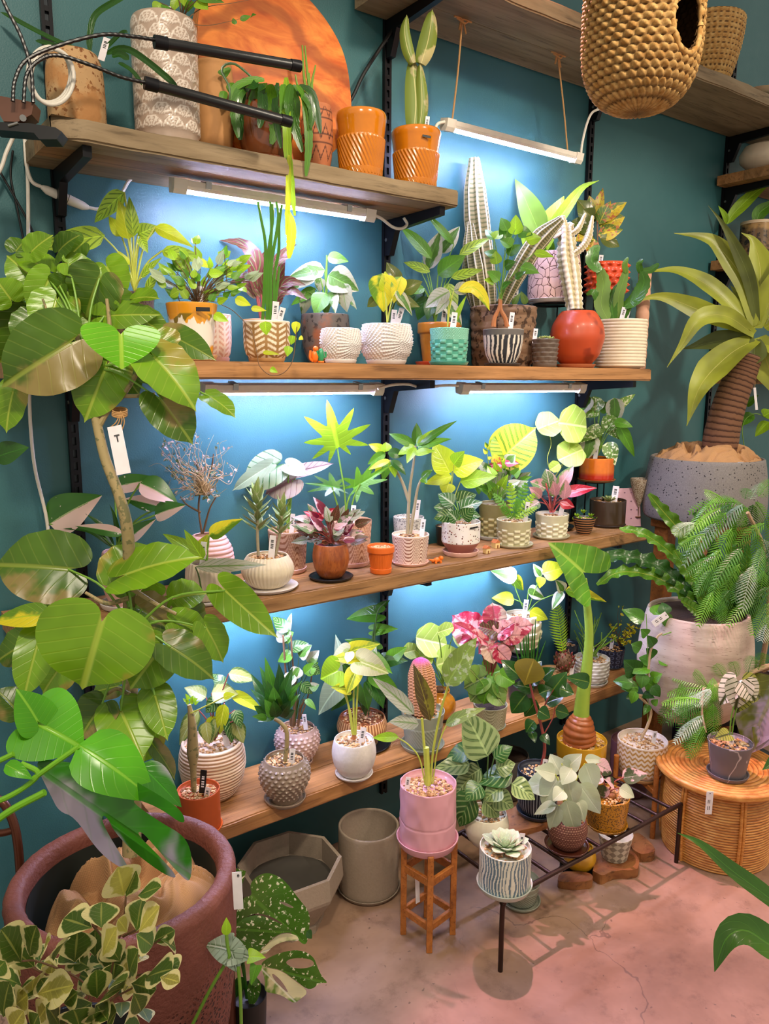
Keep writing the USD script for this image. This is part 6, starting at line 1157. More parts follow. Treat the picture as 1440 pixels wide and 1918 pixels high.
leaves(p, p.d, 'lf_silverphilo', 'ovate', '1050 1450 1030 1412 34;1040 1466 982 1476 46;1060 1440 1090 1412 30;1052 1430 1074 1460 28;1095 1430 1114 1482 38;1040 1450 1000 1440 30;1045 1455 1016 1512 42;1084 1468 1124 1524 38;1062 1458 1076 1508 40;1082 1498 1094 1540 24;1042 1508 1000 1526 22;1046 1508 1030 1556 28;1060 1498 1080 1568 36;1070 1440 1052 1470 30;1055 1480 1035 1500 26', crown=(1061, 1530), stemmat='stem_yellow', spread=.06)
p = Pot('potted_philodendron', 'pink-splashed dark philodendron in the mustard speckled pot on the rack', 'potted plant', 1135, 1488, 80, ZP, 'mustard_speck', yb=1545, prof='slight', saucer='mustard_speck', sw=.98, sh=.1, npeb=150)
for sp in ('1138 1484;1150 1465;1168 1456', '1136 1484;1128 1455;1118 1436', '1140 1484;1150 1478;1160 1476'): stem(p, p.d, 'stem_red', sp, .002)
leaves(p, p.d, ['lf_princess', 'lf_silverphilo', 'lf_princess'], 'ovate', '1118 1432 1146 1448 28;1095 1422 1132 1424 16;1165 1457 1213 1450 26;1130 1470 1122 1500 24;1160 1476 1188 1494 24;1125 1450 1100 1470 24;1150 1470 1130 1458 18', spread=.04); p.add('tuber', blob(p.top + RT*.012 + [0, 0, .008], .012, (1.2, 1, .9)), 'log_wood')
p.add('brand_plate', bar(ad(1154, 1505, p.d - p.r*.84), ad(1167, 1503, p.d - p.r*.66), .0012, .005), 'tag_black', smooth=False)
Pot('ceramic_pot', 'grey diagonal-ribbed pot with a saucer on the floor beneath the echeveria', 'pot', 975, 1648, 70, 0.0, 'grey_green_glaze', yb=1688, prof='taper', saucer='grey_green_glaze', sw=1.06, sh=.14, disp=diag(36, 9, .0026, .05, .7), k=150, nz=50, soil=None)
Pot('ceramic_pot', 'round yellow glazed pot on a black saucer on the floor under the rack', 'pot', 1084, 1585, 62, 0.0, 'yellow_glaze', yb=1628, prof='round', saucer='black_saucer', sw=1.15, soil=None)
Pot('ceramic_pot', 'cream diamond-patterned pot on the live-edge slab under the rack', 'pot', 1150, 1560, 64, .0305, 'harlequin', yb=1604, prof='taper', mask=lambda T, Z, R: (((np.floor(T/(2*math.pi)*12 + Z*4) + np.floor(T/(2*math.pi)*12 - Z*4)) % 2) > .5).astype(float), k=200, nz=60, soil=None)
# wooden stool with the pink pot
c0 = atz(801, 1748, 0.0); zt = float(height_to(c0, 1582)); R = 46*dep(c0)/F
t = Thing('plant_stool', 'slim four-legged teak plant stool under the pink pot', 'stool', c0); hd = np.array([FW[0], FW[1], 0])/np.hypot(FW[0], FW[1]); sd = np.array([RT[0], RT[1], 0]); sd /= np.linalg.norm(sd)
feet = [c0 - hd*R, c0 + sd*R, c0 + hd*R, c0 - sd*R]
def post(b, h, w):
    e = box((-w/2, -w/2, 0), (w/2, w/2, h), .0012); th = math.atan2(hd[1], hd[0]) + math.pi/4; m4 = trimesh.transformations.rotation_matrix(th - math.pi/4, (0, 0, 1)); e.apply_transform(m4); e.apply_translation(b); return e
for q in feet: t.add('leg', post(q, zt + .012, .016), 'stool_wood', smooth=False)
for z, w in ((.07, .02), (.20, .022)):
    for i in range(4): a, b = feet[i] + [0, 0, z], feet[(i + 1) % 4] + [0, 0, z]; t.add('rung', bar(a, b, .010, w), 'stool_wood', smooth=False)
for i in range(2): t.add('top_rail', bar(feet[i] + [0, 0, zt - .011], feet[i+2] + [0, 0, zt - .011], .016, .02), 'stool_wood', smooth=False)
tg = t.add('price_tag', bar(feet[3] + [.03, -.02, .17], feet[3] + [.034, -.02, .09], .014, .001, up=(0, 1, .01)), 'tag_white', smooth=False); t.add('string', tube([feet[3] + [.02, -.02, .2], feet[3] + [.03, -.021, .17]], .0008, 4), 'jute', under=tg)
p = Pot('potted_alocasia', 'few-leaved narrow alocasia in the tall pink cylinder pot on the wooden stool', 'potted plant', 800, 1466, 105, zt + .0005, 'pink_ceramic', yb=1578, prof='cyl', saucer='pink_ceramic', sw=1.12, sh=.13, disp=lambda T, Z, R: .0035*(meshkit.noise(np.stack([np.cos(T)*5, np.sin(T)*5, Z*5], -1), 3) - .5) - .0018*np.exp(-((Z - .42)/.012)**2), k=110, nz=60, npeb=230, peb=.005)
for sp, r in (('798 1468;796 1420;792 1370;790 1345', .0035), ('806 1468;812 1400;826 1330;840 1282', .0032), ('796 1468;785 1420;765 1395;745 1382', .002), ('810 1468;818 1410;828 1375;838 1355', .002), ('801 1470;800 1440;798 1400', .008)): stem(p, p.d, 'stem_yellow', sp, r)
leaves(p, p.d - .01, ['lf_silver', 'lf_dry', 'lf_silver', 'lf_bright', 'lf_kris', 'lf_kris'], 'lance', '776 1338 698 1270 26;806 1350 774 1244 28;784 1356 728 1352 26;746 1380 698 1382 16;836 1284 893 1194 44;834 1358 910 1326 22', spread=.05, wave=.12); p.marker(762, 1478, 24, 9)
# zigzag pot in its peg stand
P0 = atz(1218, 1566, 0.0); dz = dep(P0) + .05; b = ad(1199, 1452, dz); zb = max(.05, float(b[2]))
t = Thing('plant_stand', 'small wooden four-peg stand holding the zigzag-patterned pot', 'plant stand', (b[0], b[1], 0)); Rz = 47*dz/F + .008; hp = height_to(P0, 1432)
for k in range(4):
    a = math.atan2(P0[1] - b[1], P0[0] - b[0]) + k*math.pi/2; q = np.array([b[0] + Rz*math.cos(a), b[1] + Rz*math.sin(a), 0]); t.add('leg', rod(q, q + [0, 0, hp], .0085, 14), 'stool_wood'); 
for k in range(2):
    a = math.atan2(P0[1] - b[1], P0[0] - b[0]) + k*math.pi/2; e = np.array([math.cos(a), math.sin(a), 0])*Rz; m_ = np.array([b[0], b[1], zb - .010]); t.add('cross_bar', bar(m_ - e, m_ + e, .02, .018), 'stool_wood', smooth=False)
p = Pot('potted_ficus', 'small ficus with a bent pale trunk in the zigzag-patterned pot', 'potted plant', 1199, 1384, 90, zb, 'zigzag_tan', yb=1452, prof='tub', saucer='saucer_tan', sw=.86, mask=zigzag(26, 6, .45, .55, .16, .95), k=260, nz=110, npeb=210)
for sp, r in (('1200 1384;1213 1358;1219 1332;1207 1314;1193 1302', [.0055, .004]), ('1195 1302;1210 1300;1214 1260;1218 1220;1230 1194;1240 1186', [.0045, .0035]), ('1213 1352;1214 1280;1212 1200;1210 1150', .0012), ('1240 1190;1262 1182', .0018)): stem(p, p.d, 'twig_pale' if isinstance(r, list) else 'stem_green', sp, r)
leaves(p, p.d, ['lf_glossy', 'lf_mid', 'lf_dark'], 'ovate', '1206 1162 1164 1142 26;1225 1152 1236 1132 20;1246 1150 1240 1128 22;1244 1150 1252 1178 20;1252 1186 1290 1206 20;1258 1190 1266 1214 18;1218 1240 1196 1232 22;1232 1234 1268 1240 30;1225 1230 1210 1214 20;1200 1215 1182 1206 22;1214 1250 1184 1262 26;1195 1260 1168 1236 34;1186 1280 1148 1276 26;1196 1288 1162 1290 22;1192 1300 1172 1308 18;1208 1276 1232 1290 24;1220 1272 1240 1262 20;1204 1300 1226 1308 16;1215 1320 1205 1340 12;1222 1320 1232 1310 12;1220 1285 1236 1305 20;1205 1262 1200 1290 22;1190 1295 1182 1318 16;1224 1210 1212 1190 20;1212 1190 1200 1178 18', spread=.05, seed=33)
p.marker(1224, 1388, 20, 8)
Pot('ceramic_pot', 'dark mauve pot half hidden on the floor behind the zigzag-patterned pot', 'pot', 1175, 1385, 70, 0.0, 'mauve_pot', yb=1480, prof='cyl', soil=None)
# ================================================================== right side
def _rattan(path):
    g = G(); u, v = g.uv(); n = g.noise(g.pos((30, 30, 200)), 1.0, 4, .6); n2 = g.noise(g.pos(), 18, 3)
    c = g.mix(g.step(n, .3, .7), lin('b06a24'), lin('d89a4c')); c = g.mix(g.math('multiply', g.step(n2, .5, .7), .5), c, lin('e0aa5c')); c = g.mix(u, c, lin('4a260c')); return g.done(path, g.bsdf(c, .45, coat_weight=.15))
defmat('rattan', _rattan)
def _rope(path):
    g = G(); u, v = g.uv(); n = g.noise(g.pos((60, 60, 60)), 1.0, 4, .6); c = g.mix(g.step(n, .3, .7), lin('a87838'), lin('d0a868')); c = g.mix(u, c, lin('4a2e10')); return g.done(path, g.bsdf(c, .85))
defmat('seagrass', _rope)
def _stone(path):
    g = G(); p = g.pos((1, 1, 6)); n = g.noise(p, 3, 4, .6); f = g.noise(g.pos((40, 40, 300)), 1.0, 2); c = g.mix(g.step(n, .35, .65), lin('b09a8a'), lin('cdbbaa')); c = g.mix(g.math('multiply', g.step(f, .64, .7), .6), c, lin('6a5040')); return g.done(path, g.bsdf(c, .6, n, .15))
defmat('travertine', _stone)
def _terr(path):
    g = G(); p = g.pos(); v = g('voronoi_texture', 'distance', {'vector': p}, scale=110.0); pk = g('separate_xyz', 'x', {'vector': g('voronoi_texture', 'color', {'vector': p}, scale=110.0)}); m = g.math('multiply', g.step(g.math('subtract', .32, v), 0, .06), g.step(pk, .62, .66)); n = g.noise(p, 260, 2)
    c = g.mix(n, lin('6a6462'), lin('9a928e')); c = g.mix(m, c, lin('2e2a2c')); return g.done(path, g.bsdf(c, .65, n, .2))
defmat('grey_granite', _terr)
def _burlap(path):
    g = G(); p = g.pos(); w1 = g('wave_texture', 'fac', {'vector': p}, wave_type='bands', bands_direction='x', scale=300.0, distortion=1.0); w2 = g('wave_texture', 'fac', {'vector': p}, wave_type='bands', bands_direction='diagonal', scale=260.0, distortion=1.0); h = g.math('maximum', w1, w2)
    c = g.mix(h, lin('8a5a34'), lin('d0a070')); return g.done(path, g.bsdf(c, .95, h, .3))
defmat('burlap', _burlap)
def _marb(path):
    g = G(); p = g.pos(); w = g.math('absolute', g.math('subtract', g.noise(g.pos((1, 1, .5)), 9, 3), .5)); c = g.mix(g.noise(p, 12, 3), lin('5a5356'), lin('7a7276')); c = g.mix(g.step(g.math('subtract', .012, w), 0, .008), c, lin('b8aeb0')); return g.done(path, g.bsdf(c, .55))
defmat('marbled_grey', _marb)
def _trunk(path):
    g = G(); u, v = g.uv(); n = g.noise(g.pos((40, 40, 12)), 1.0, 4); w = g.math('fraction', g.math('multiply', g.math('add', v, g.math('multiply', n, .02)), 22.0)); c = g.mix(g.step(w, .1, .5), lin('4a2e20'), lin('8a6248')); return g.done(path, g.bsdf(c, .85, w, .8, .006))
defmat('agave_trunk', _trunk)
leafmat('lf_agave', '8f9f3a', vein='c8cc7a', rough=.4, sideamt=0, veinw=.02, trans=.2); leafmat('lf_agavedark', '5a6a34', rough=.45, sideamt=0, veinw=.02); leafmat('lf_nest', '4f8424', vein='a8b84c', rough=.3, sideamt=.2, nside=16, slant=.2); leafmat('lf_feather', '5a9a34', rough=.24, sideamt=0); leafmat('lf_featherdark', '37702c', rough=.26, sideamt=0); leafmat('lf_feathersilver', '9ab494', rough=.3, sideamt=0); leafmat('lf_calad', 'd8d4bc', '3f4f24', mode='veins', amt=.3, vein='3f4a24', nside=5, rough=.4); leafmat('lf_caladgreen', '8a9a4c', '3f4f24', mode='veins', amt=.3, vein='3f4a24', nside=5, rough=.4); leafmat('lf_mauveback', '6a7a3c', 'b0a4b4', mode='splash', amt=.48, scale=12, rough=.35)
# rattan stool
b = atz(1337, 1582, 0.0); d = dep(b); S = d/F; h = height_to(b, 1432); t = Thing('rattan_stool', 'round rattan stool with a coiled lid and a white price tag', 'stool', b)
Rb = 97*S
n = 30; prof = [(0, 0, 0), (Rb*.93, 0, 0)]
for i in range(n*6 + 1):
    u = i/(n*6); bulge = Rb*(.955 + .045*math.sin(math.pi*u)); prof.append((bulge - .0022 + .0044*abs(math.sin(u*n*math.pi))**.7, u*(h - .018), 1))
prof += [(Rb*.9, h - .018, 0), (0, h - .018, 0)]
t.add('body', lathe(prof, b, 96, mask=lambda T, Z, R: (np.abs(np.sin(Z*n*math.pi)) < .3)*.7), 'rattan')
for k in range(6):
    a = -2.2 + k*1.047; q = np.array([math.cos(a), math.sin(a), 0]); tq = np.array([-math.sin(a), math.cos(a), 0])
    pth = [b + q*(Rb*(.96 + .045*math.sin(math.pi*u)) + .004) + [0, 0, u*(h - .02)] for u in np.linspace(0.01, 1, 9)]
    for s in (-1, 1): t.add('pole', tube(np.array(pth) + tq*s*.005, .0048, 8), 'rattan')
Rl = 112*S; lid = []; zl = h - .018
prof = [(.036, zl, 0), (.036, h, 0)]; nr = 11
for i in range(nr*6 + 1): u = i/(nr*6); prof.append((.036 + (Rl - .036)*u, h + .003*abs(math.sin(u*nr*math.pi)), 1))
prof += [(Rl + .003, h - .004, 1), (Rl + .003, h - .014, 1), (Rl, zl, 0), (.036, zl, 0)]
t.add('lid', lathe(prof, b, 96, mask=lambda T, Z, R: (np.abs(np.sin((R - .036)/(Rl - .036)*nr*math.pi)) < .35)*.6*(R < Rl*.995)), 'rattan')
card_at(t, 'price_tag', 1328, 1504, updep(b) - Rb*1.03, 13, 46)
ZL = h + .0031
p = Pot('potted_caladium', 'white-leaved caladium with green veins in the grey marbled pot on the rattan stool', 'potted plant', 1362, 1388, 80, ZL, 'marbled_grey', yb=1452, prof='taper', saucer='marbled_grey', sw=.94, sh=.12, peb=.006)
for sp in ('1366 1384;1370 1340;1384 1288', '1370 1384;1376 1340;1392 1288', '1360 1386;1352 1378;1346 1374'): stem(p, p.d, 'stem_green', sp, .0022)
leaves(p, p.d, ['lf_caladgreen', 'lf_calad', 'lf_caladgreen', 'lf_calad', 'lf_calad'], 'heart', '1396 1286 1424 1308 50;1376 1280 1348 1322 40;1388 1300 1380 1336 40;1384 1284 1376 1330 44;1396 1284 1414 1314 40;1362 1376 1338 1384 24', spread=.035); p.marker(1368, 1398, 22, 9)
# stone bowl on its stand with the bird's-nest fern
bb = ad(1325, 1326, 2.76); zb = float(bb[2]); Y_ = float(bb[1])
t = Thing('plant_stand', 'black iron stand under the large pale stone bowl', 'plant stand', (bb[0], bb[1], 0))
for k in range(4): a = k*math.pi/2 + .4; t.add('leg', bar(bb + np.array([.10*math.cos(a), .10*math.sin(a), -zb]), bb + np.array([.10*math.cos(a), .10*math.sin(a), -.005]), .022, .022, up=(1, 0, 0)), 'black_steel', smooth=False)
t.add('top_plate', lathe([(0, -.014), (.12, -.014), (.12, 0), (0, 0)], bb, 40)[:2], 'black_steel')
p = Pot('potted_fern', 'wavy-leaved birds-nest fern in the large pale travertine bowl', 'potted plant', 1326, 1144, 206, zb + .0005, 'travertine', Y=Y_, prof=[(.5, 0), (.72, .06), (.95, .3), (1, .55), (.96, .8), (.86, 1)], soil='dark_soil', wall=.012, k=80, soillev=.97)
ribbons(p, p.d, ['lf_nest', 'lf_dark', 'lf_nest'], '1345 1160;1300 1085;1255 1035;1205 1000;1160 990 @ 30|1340 1165;1290 1110;1230 1060;1165 1042;1105 1046 @ 36|1350 1160;1320 1080;1285 1010;1235 950;1215 925 @ 34|1340 1168;1290 1120;1225 1080;1160 1072;1118 1096 @ 32|1365 1160;1350 1090;1330 1020;1300 960 @ 28|1372 1160;1368 1090;1370 1020;1375 970 @ 24|1385 1160;1395 1090;1400 1020 @ 24|1358 1165;1345 1110;1325 1060 @ 26|1378 1165;1388 1120;1405 1075 @ 26|1368 1165;1362 1110;1352 1050 @ 24|1395 1165;1420 1110;1445 1070 @ 26|1350 1168;1320 1110;1290 1075;1262 1030 @ 30|1360 1172;1352 1130;1340 1090 @ 22|1372 1172;1374 1120;1380 1070 @ 24|1384 1172;1392 1130;1398 1085 @ 22|1340 1172;1318 1130;1300 1100 @ 24|1396 1172;1408 1140;1418 1105 @ 22|1352 1174;1362 1130;1364 1090 @ 20|1330 1172;1305 1145;1275 1125 @ 24', prof='wavy', wave=.35, fold=.25, nu=44, spread=.10, nsub=8)
card_at(p, 'price_tag', 1236, 1160, p.d - p.r*.75, 14, 32, tilt=-.9)
# feathery plant
bb2 = ad(1412, 1330, 3.06); zb2 = float(bb2[2])
t = Thing('plant_stand', 'dark stand under the second pale bowl at the right edge', 'plant stand', (bb2[0], bb2[1], 0)); t.add('column', lathe([(0, 0), (.09, 0), (.085, .02), (.03, .05), (.03, zb2 - .03), (.09, zb2 - .01), (.09, zb2), (0, zb2)], (bb2[0], bb2[1], 0), 32)[:2], 'black_steel')
p = Pot('potted_acacia', 'feathery silver-green plant with drooping fronds at the right edge', 'potted plant', 1420, 1250, 130, zb2 + .0005, 'travertine', Y=float(bb2[1]), prof='bowl', soil='dark_soil', wall=.01)
DA = 2.52
for sp, r in (('1425 1255 .30;1440 1150 .2;1430 1030 .1;1400 960 0', [.010, .006]), ('1430 1255 .3;1445 1245 .1;1400 1262 0;1340 1285 -.05;1316 1292 -.06', [.009, .006]), ('1318 1290 -.06;1314 1330 -.08;1322 1372 -.1', [.005, .003])): stem(p, DA, 'twig_pale', sp, r)
fr = '''1400 955 1340 935 50;1395 950 1300 1000 46;1380 940 1290 960 42;1390 945 1330 1010 44;1400 950 1370 1010 42;1410 945 1400 1010 40;1415 940 1440 990 44;1405 935 1425 905 40;1420 930 1450 900 44;1395 935 1400 915 36;1360 960 1300 1040 44;1340 980 1280 1060 46;1370 990 1330 1070 46;1400 1000 1370 1090 44;1420 1000 1410 1090 46;1430 1010 1450 1080 46;1350 1030 1300 1090 44;1340 1040 1285 1075 40;1380 1060 1350 1120 44;1410 1060 1390 1140 46;1430 1070 1420 1140 46;1440 1100 1400 1150 44;1440 1130 1410 1190 46;1445 1150 1425 1200 44;1320 1000 1270 1030 40;1310 1020 1276 1050 40;1360 940 1320 920 40;1300 980 1262 1000 36;1440 1160 1450 1210 40'''
fronds(p, DA, ['lf_feather', 'lf_featherdark', 'lf_feather', 'lf_feathersilver'], fr, spread=.13, n=15, lw=.28, seed=3, sag=.22, droop=.16)
fr2 = '''1340 1280 1290 1250 38;1330 1285 1260 1270 40;1320 1290 1250 1300 42;1325 1295 1262 1330 42;1320 1300 1245 1340 40;1318 1310 1270 1370 42;1316 1330 1290 1390 40;1320 1330 1302 1402 40;1318 1350 1275 1380 38;1322 1300 1330 1345 36;1315 1320 1250 1355 40;1360 1275 1340 1245 36;1380 1268 1372 1240 34;1330 1290 1300 1320 40;1318 1360 1290 1420 38;1400 1262 1410 1230 36;1420 1255 1432 1225 38;1326 1288 1300 1258 36;1316 1340 1262 1392 36;1310 1310 1240 1318 36'''
fronds(p, DA - .08, ['lf_featherdark', 'lf_feather', 'lf_feather', 'lf_feathersilver', 'lf_feather'], fr2, spread=.08, n=15, lw=.28, seed=5, sag=.2, droop=.14)
rng = random.Random(8)
more = ';'.join(f'{x} {y} {x + rng.uniform(-60, 8)} {y + rng.uniform(35, 75)} {rng.uniform(32, 44)}' for x, y in [(rng.uniform(1325, 1445), rng.uniform(920, 1130)) for _ in range(30)])
fronds(p, DA + .02, ['lf_featherdark', 'lf_feather'], more, spread=.12, n=14, lw=.28, seed=9, sag=.22, droop=.14)
more = ';'.join(f'{x} {y} {x + rng.uniform(-50, 10)} {y + rng.uniform(25, 60)} {rng.uniform(30, 40)}' for x, y in [(rng.uniform(1255, 1350), rng.uniform(1250, 1350)) for _ in range(16)])
fronds(p, DA - .06, ['lf_featherdark', 'lf_feather'], more, spread=.08, n=14, lw=.28, seed=10, sag=.22, droop=.14)
leaves(p, DA - .02, 'lf_mauveback', 'ovate', '1465 1270 1402 1412 120;1475 1300 1415 1400 70', spread=.03, face=.3)
# agave in the tall grey pot on a wooden stand
ab = ad(1318, 968, 3.02); za = float(ab[2])
t = Thing('plant_stand', 'reddish brown wooden stand under the tall grey speckled pot', 'plant stand', (ab[0], ab[1], 0))
for sx, sy in ((-1, -1), (1, -1), (-1, 1), (1, 1)): t.add('leg', box((ab[0] + sx*.115 - .03, ab[1] + sy*.09 - .03, 0), (ab[0] + sx*.115 + .03, ab[1] + sy*.09 + .03, za - .04), .003), 'stool_wood', smooth=False)
t.add('top', box((ab[0] - .16, ab[1] - .13, za - .04), (ab[0] + .16, ab[1] + .13, za), .004), 'stool_wood', smooth=False)
p = Pot('potted_agave', 'big spidery agave on a ringed trunk in the tall grey speckled pot', 'potted plant', 1320, 858, 212, za + .0005, 'grey_granite', Y=float(ab[1]), prof=[(.98, 0), (1.02, .05), (1.03, .35), (.98, .8), (.94, 1)], soil=None, wall=.014, soillev=.9)
def burlap_ring(T, c, r0, r1, zh, seed, name='burlap'):
    th = np.linspace(0, 2*math.pi, 193)[:-1]; rr = np.linspace(0, 1, 50); Tm, Rm = np.meshgrid(th, rr); R = r0 + (r1 - r0)*Rm
    X, Y = R*np.cos(Tm), R*np.sin(Tm); nz = meshkit.fbm(np.stack([X*22, Y*22, Tm*0], -1), 3, seed); rd = np.abs(meshkit.noise(np.stack([X*30 + 5, Y*30, Tm*0], -1), seed + 9) - .5)*2
    wx, wy = X*20 + 2.6*meshkit.noise(np.stack([X*14, Y*14, X*0 + 3], -1), seed), Y*20 + 2.6*meshkit.noise(np.stack([X*14, Y*14, X*0 + 8], -1), seed + 1)
    fold = 1 - (meshkit.noise(np.stack([wx, wy, X*0], -1), seed + 2)*2 - 1)**2; fold2 = 1 - (meshkit.noise(np.stack([wx*2.3, wy*2.3, X*0], -1), seed + 4)*2 - 1)**2
    Z = zh*(np.sin(math.pi*np.clip(Rm*.86 + .12, 0, 1))**.6*(.05 + .75*fold**2.2 + .28*fold2**2))
    v = np.stack([X + c[0], Y + c[1], Z + c[2]], -1).reshape(-1, 3); k = 192; i, j = np.meshgrid(np.arange(49), np.arange(k), indexing='ij'); a = (i*k + j).ravel(); b_ = (i*k + (j + 1) % k).ravel(); T.add(name, (v, np.vstack([np.c_[a, a + k, b_ + k], np.c_[a, b_ + k, b_]])), 'burlap', smooth=True)
burlap_ring(p, p.rim + [0, 0, -.016], .02, p.rs*.98, .07, 5)
S = p.d/F; stem(p, p.d, 'agave_trunk', '1345 868;1352 810;1368 750;1388 700;1402 665', [x*S for x in (33, 31, 29, 27, 24)], name='trunk', k=24, n=10, uvs=True)
ribbons(p, p.d, ['lf_agave', 'lf_agave', 'lf_agavedark', 'lf_agave'], '1412 615;1425 520;1412 455;1388 436 @ 62|1408 612;1392 565;1368 535 @ 40|1412 632;1340 640;1285 652;1278 650 @ 38|1410 615;1340 545;1270 508;1204 510 @ 36|1414 610;1395 530;1345 462;1312 444;1262 437 @ 44|1408 620;1320 585;1240 556;1184 566 @ 36|1418 606;1402 520;1372 452;1348 412;1326 385 @ 24|1425 606;1450 540;1470 470 @ 46|1432 615;1470 590;1510 570 @ 44|1420 632;1440 690;1455 750 @ 60|1414 636;1412 668;1398 690 @ 40|1412 626;1360 592;1310 598;1278 645;1249 688 @ 34|1414 636;1365 665;1312 722;1286 798 @ 56|1428 640;1470 660;1490 700 @ 50', prof='agave', fold=.28, spread=.10, nu=26)
leaves(p, p.d + .05, ['lf_mid', 'lf_bright'], 'ovate', '1412 776 1368 804 20;1440 790 1414 818 20;1395 760 1420 740 14;1430 780 1450 770 24', spread=.03); stem(p, p.d + .05, 'stem_green', '1400 870;1390 800;1412 775;1440 785', .0016)
card_at(p, 'price_tag', 1385, 885, p.d - p.r*.85, 10, 40)
t = Thing('price_tag', 'white tag dangling on a string beneath the agave leaves', 'tag', ad(1416, 745, 2.9)); t.add('card', bar(ad(1413, 726, 2.9), ad(1417, 768, 2.9), .010, .001, up=tuple(-FW)), 'tag_white', smooth=False); t.add('string', tube([ad(1416, 700, 2.92), ad(1413, 726, 2.9)], .0012, 5), 'jute')
# baskets and crockery, upper right
def pod():
    c = ad(1203, 42, 1.78); S = 1.78/F; Rm, hh = 106*S, 160*S; t = Thing('woven_basket', 'round seagrass basket with an oval opening hanging in front of the highest shelf', 'basket', c - [0, 0, hh])
    n, k = 190, 220; u = np.linspace(0, 1, n); pr = []
    for x in u: z = -hh + 2*hh*x; rr = Rm*(np.clip(1 - abs(2*x - 1)**3.2, 0, 1))**.42; pr.append((max(rr, .001), z + hh, 1))
    rows = 26
    dsp = lambda T, Z, R: np.where(R > .004, .0042*np.abs(np.sin(Z*rows*math.pi))**.7 + .0035*np.cos(T*34 + np.floor(Z*rows)*2.1 + Z*rows*2.2), 0)
    v, f, uv = lathe(pr, c - [0, 0, hh], k, dsp, lambda T, Z, R: np.clip(1 - np.abs(np.sin(Z*rows*math.pi))*1.6, 0, 1)*.8 + .35*(np.cos(T*34 + np.floor(Z*rows)*2.1 + Z*rows*2.2) < -.6))
    ctr = v[f].mean(1) - c; hd_ = -FH*math.cos(.60) + RT*math.sin(.60); hd_ /= np.linalg.norm(hd_); hu = np.array([0, 0, 1.0]); hs = np.cross(hu, hd_); hs /= np.linalg.norm(hs); hu = np.cross(hd_, hs)
    aa, bb_ = ctr @ hs, ctr @ hu; inside = (aa/(38*S))**2 + ((bb_ + 30*S)/(52*S))**2 < 1; inside &= (ctr @ hd_) > 0
    t.add('body', (v, f[~inside], uv), 'seagrass'); t.add('lining', (c + (v - c)*.93, f[~inside][:, ::-1], uv*0 + .9), 'seagrass', label='dark inside of the basket')  # inner shell coloured evenly dark to stand for shade in the hollow
    th = np.linspace(0, 2*math.pi, 41); ring = []
    for a in th: d_ = hs*math.cos(a)*40*S + hu*(math.sin(a)*54*S - 30*S); rr = math.sqrt(max(Rm**2 - (40*S*math.cos(a))**2, 1e-4))*(1 if abs(math.sin(a)) < .8 else .97); ring.append(c + d_ + hd_*rr*.985)
    t.add('opening_rim', tube(ring, .006*(1 + .25*np.cos(np.arange(41)*2.6)), 10), 'seagrass'); t.add('hanging_cord', tube([c + [0, 0, hh*.97], c + [0, 0, hh + .35]], .003, 6), 'jute')
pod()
o = aty(1326, 100, -.16); o[2] = 2.5455; Rc = 60*dep(o)/F
t = Thing('crochet_basket', 'openwork crochet basket standing on the highest shelf behind the hanging one', 'basket', o); pr = [(0, 0, 0)] + [(Rc*(.5 + .5*math.sin(u*1.57)**.8), .24*u, 1) for u in np.linspace(0, 1, 110)]
t.add('body', lathe(pr, o, 150, lambda T, Z, R: .004*np.abs(np.sin(Z*15*math.pi))*(.6 + .4*np.cos(T*36 + np.floor(Z*15)*math.pi)), lambda T, Z, R: (np.abs(np.sin(Z*15*math.pi)) < .45)*(np.cos(T*36) > 0)*.9), 'seagrass')
plain('bowl_cream', 'd0b898', .4); plain('bowl_green', '2f5a44', .3); plain('bowl_dark', '3a2018', .35); plain('rug_red', 'a83a2c', .8); plain('gourd_white', 'd8c8b0', .5); speckled('jar_speckle', '6a5030', '2a1c10', 60, .1, .3, coat=.3, big='a8824a'); plain('red_glass', '7a1010', .12, coat=.6); plain('bead_white', 'e8d0c8', .3); plain('carved_cream', 'c8b09a', .6, bump=.8, scale=70)
for k, (mt, la) in enumerate((('bowl_dark', 'dark brown bowl at the bottom of the stack on the highest shelf'), ('bowl_green', 'green bowl in the middle of the stack on the highest shelf'), ('bowl_cream', 'cream bowl on top of the stack on the highest shelf'))):
    o = aty(1428, 150, -.14); o[2] = 2.546 + .030*k; s = Thing('bowl', la, 'bowl', o, 'stacked bowls'); s.add('bowl', lathe([(0, 0), (.05, 0), (.075, .012), (.088, .029), (.086, .0295), (.07, .014), (0, .005)], o, 40)[:2], mt)
o = aty(1394, 140, -.12); o[2] = 2.546; t = Thing('folded_cloth', 'red patterned folded cloth beside the stacked bowls', 'cloth', o); t.add('cloth', [box(o + [-.045, -.05, .012*k], o + [.045, .05, .012*k + .0115], .004) for k in range(3)], 'rug_red')
o = aty(1428, 312, -.15); o[2] = 2.3355; t = Thing('gourd_bowl', 'white rounded gourd bowl on the short shelf at right', 'bowl', o); Rg = 42*dep(o)/F; t.add('body', lathe([(0, 0), (Rg*.5, .004), (Rg*.95, Rg*.45), (Rg, Rg*.75), (Rg*.8, Rg*1.1), (Rg*.3, Rg*1.28), (0, Rg*1.3)], o, 48)[:2], 'gourd_white'); t.add('knob', blob(o + np.array([-.05, -.07, .012]), .012), 'gourd_white')
ZRt = 1.9955
p = Pot('potted_plant', 'cream-rimmed mottled jar with two green leaves on the short shelf at right', 'potted plant', 1380, 420, 62, ZRt, 'jar_speckle', Y=-.13, prof='cyl', soil='dark_soil'); p.add('rim', lathe([(p.r*.9, 0), (p.r*1.02, 0), (p.r*1.02, .012), (p.r*.9, .012)], p.rim + [0, 0, -.004], 40)[:2], 'bowl_cream', label='cream rim band')
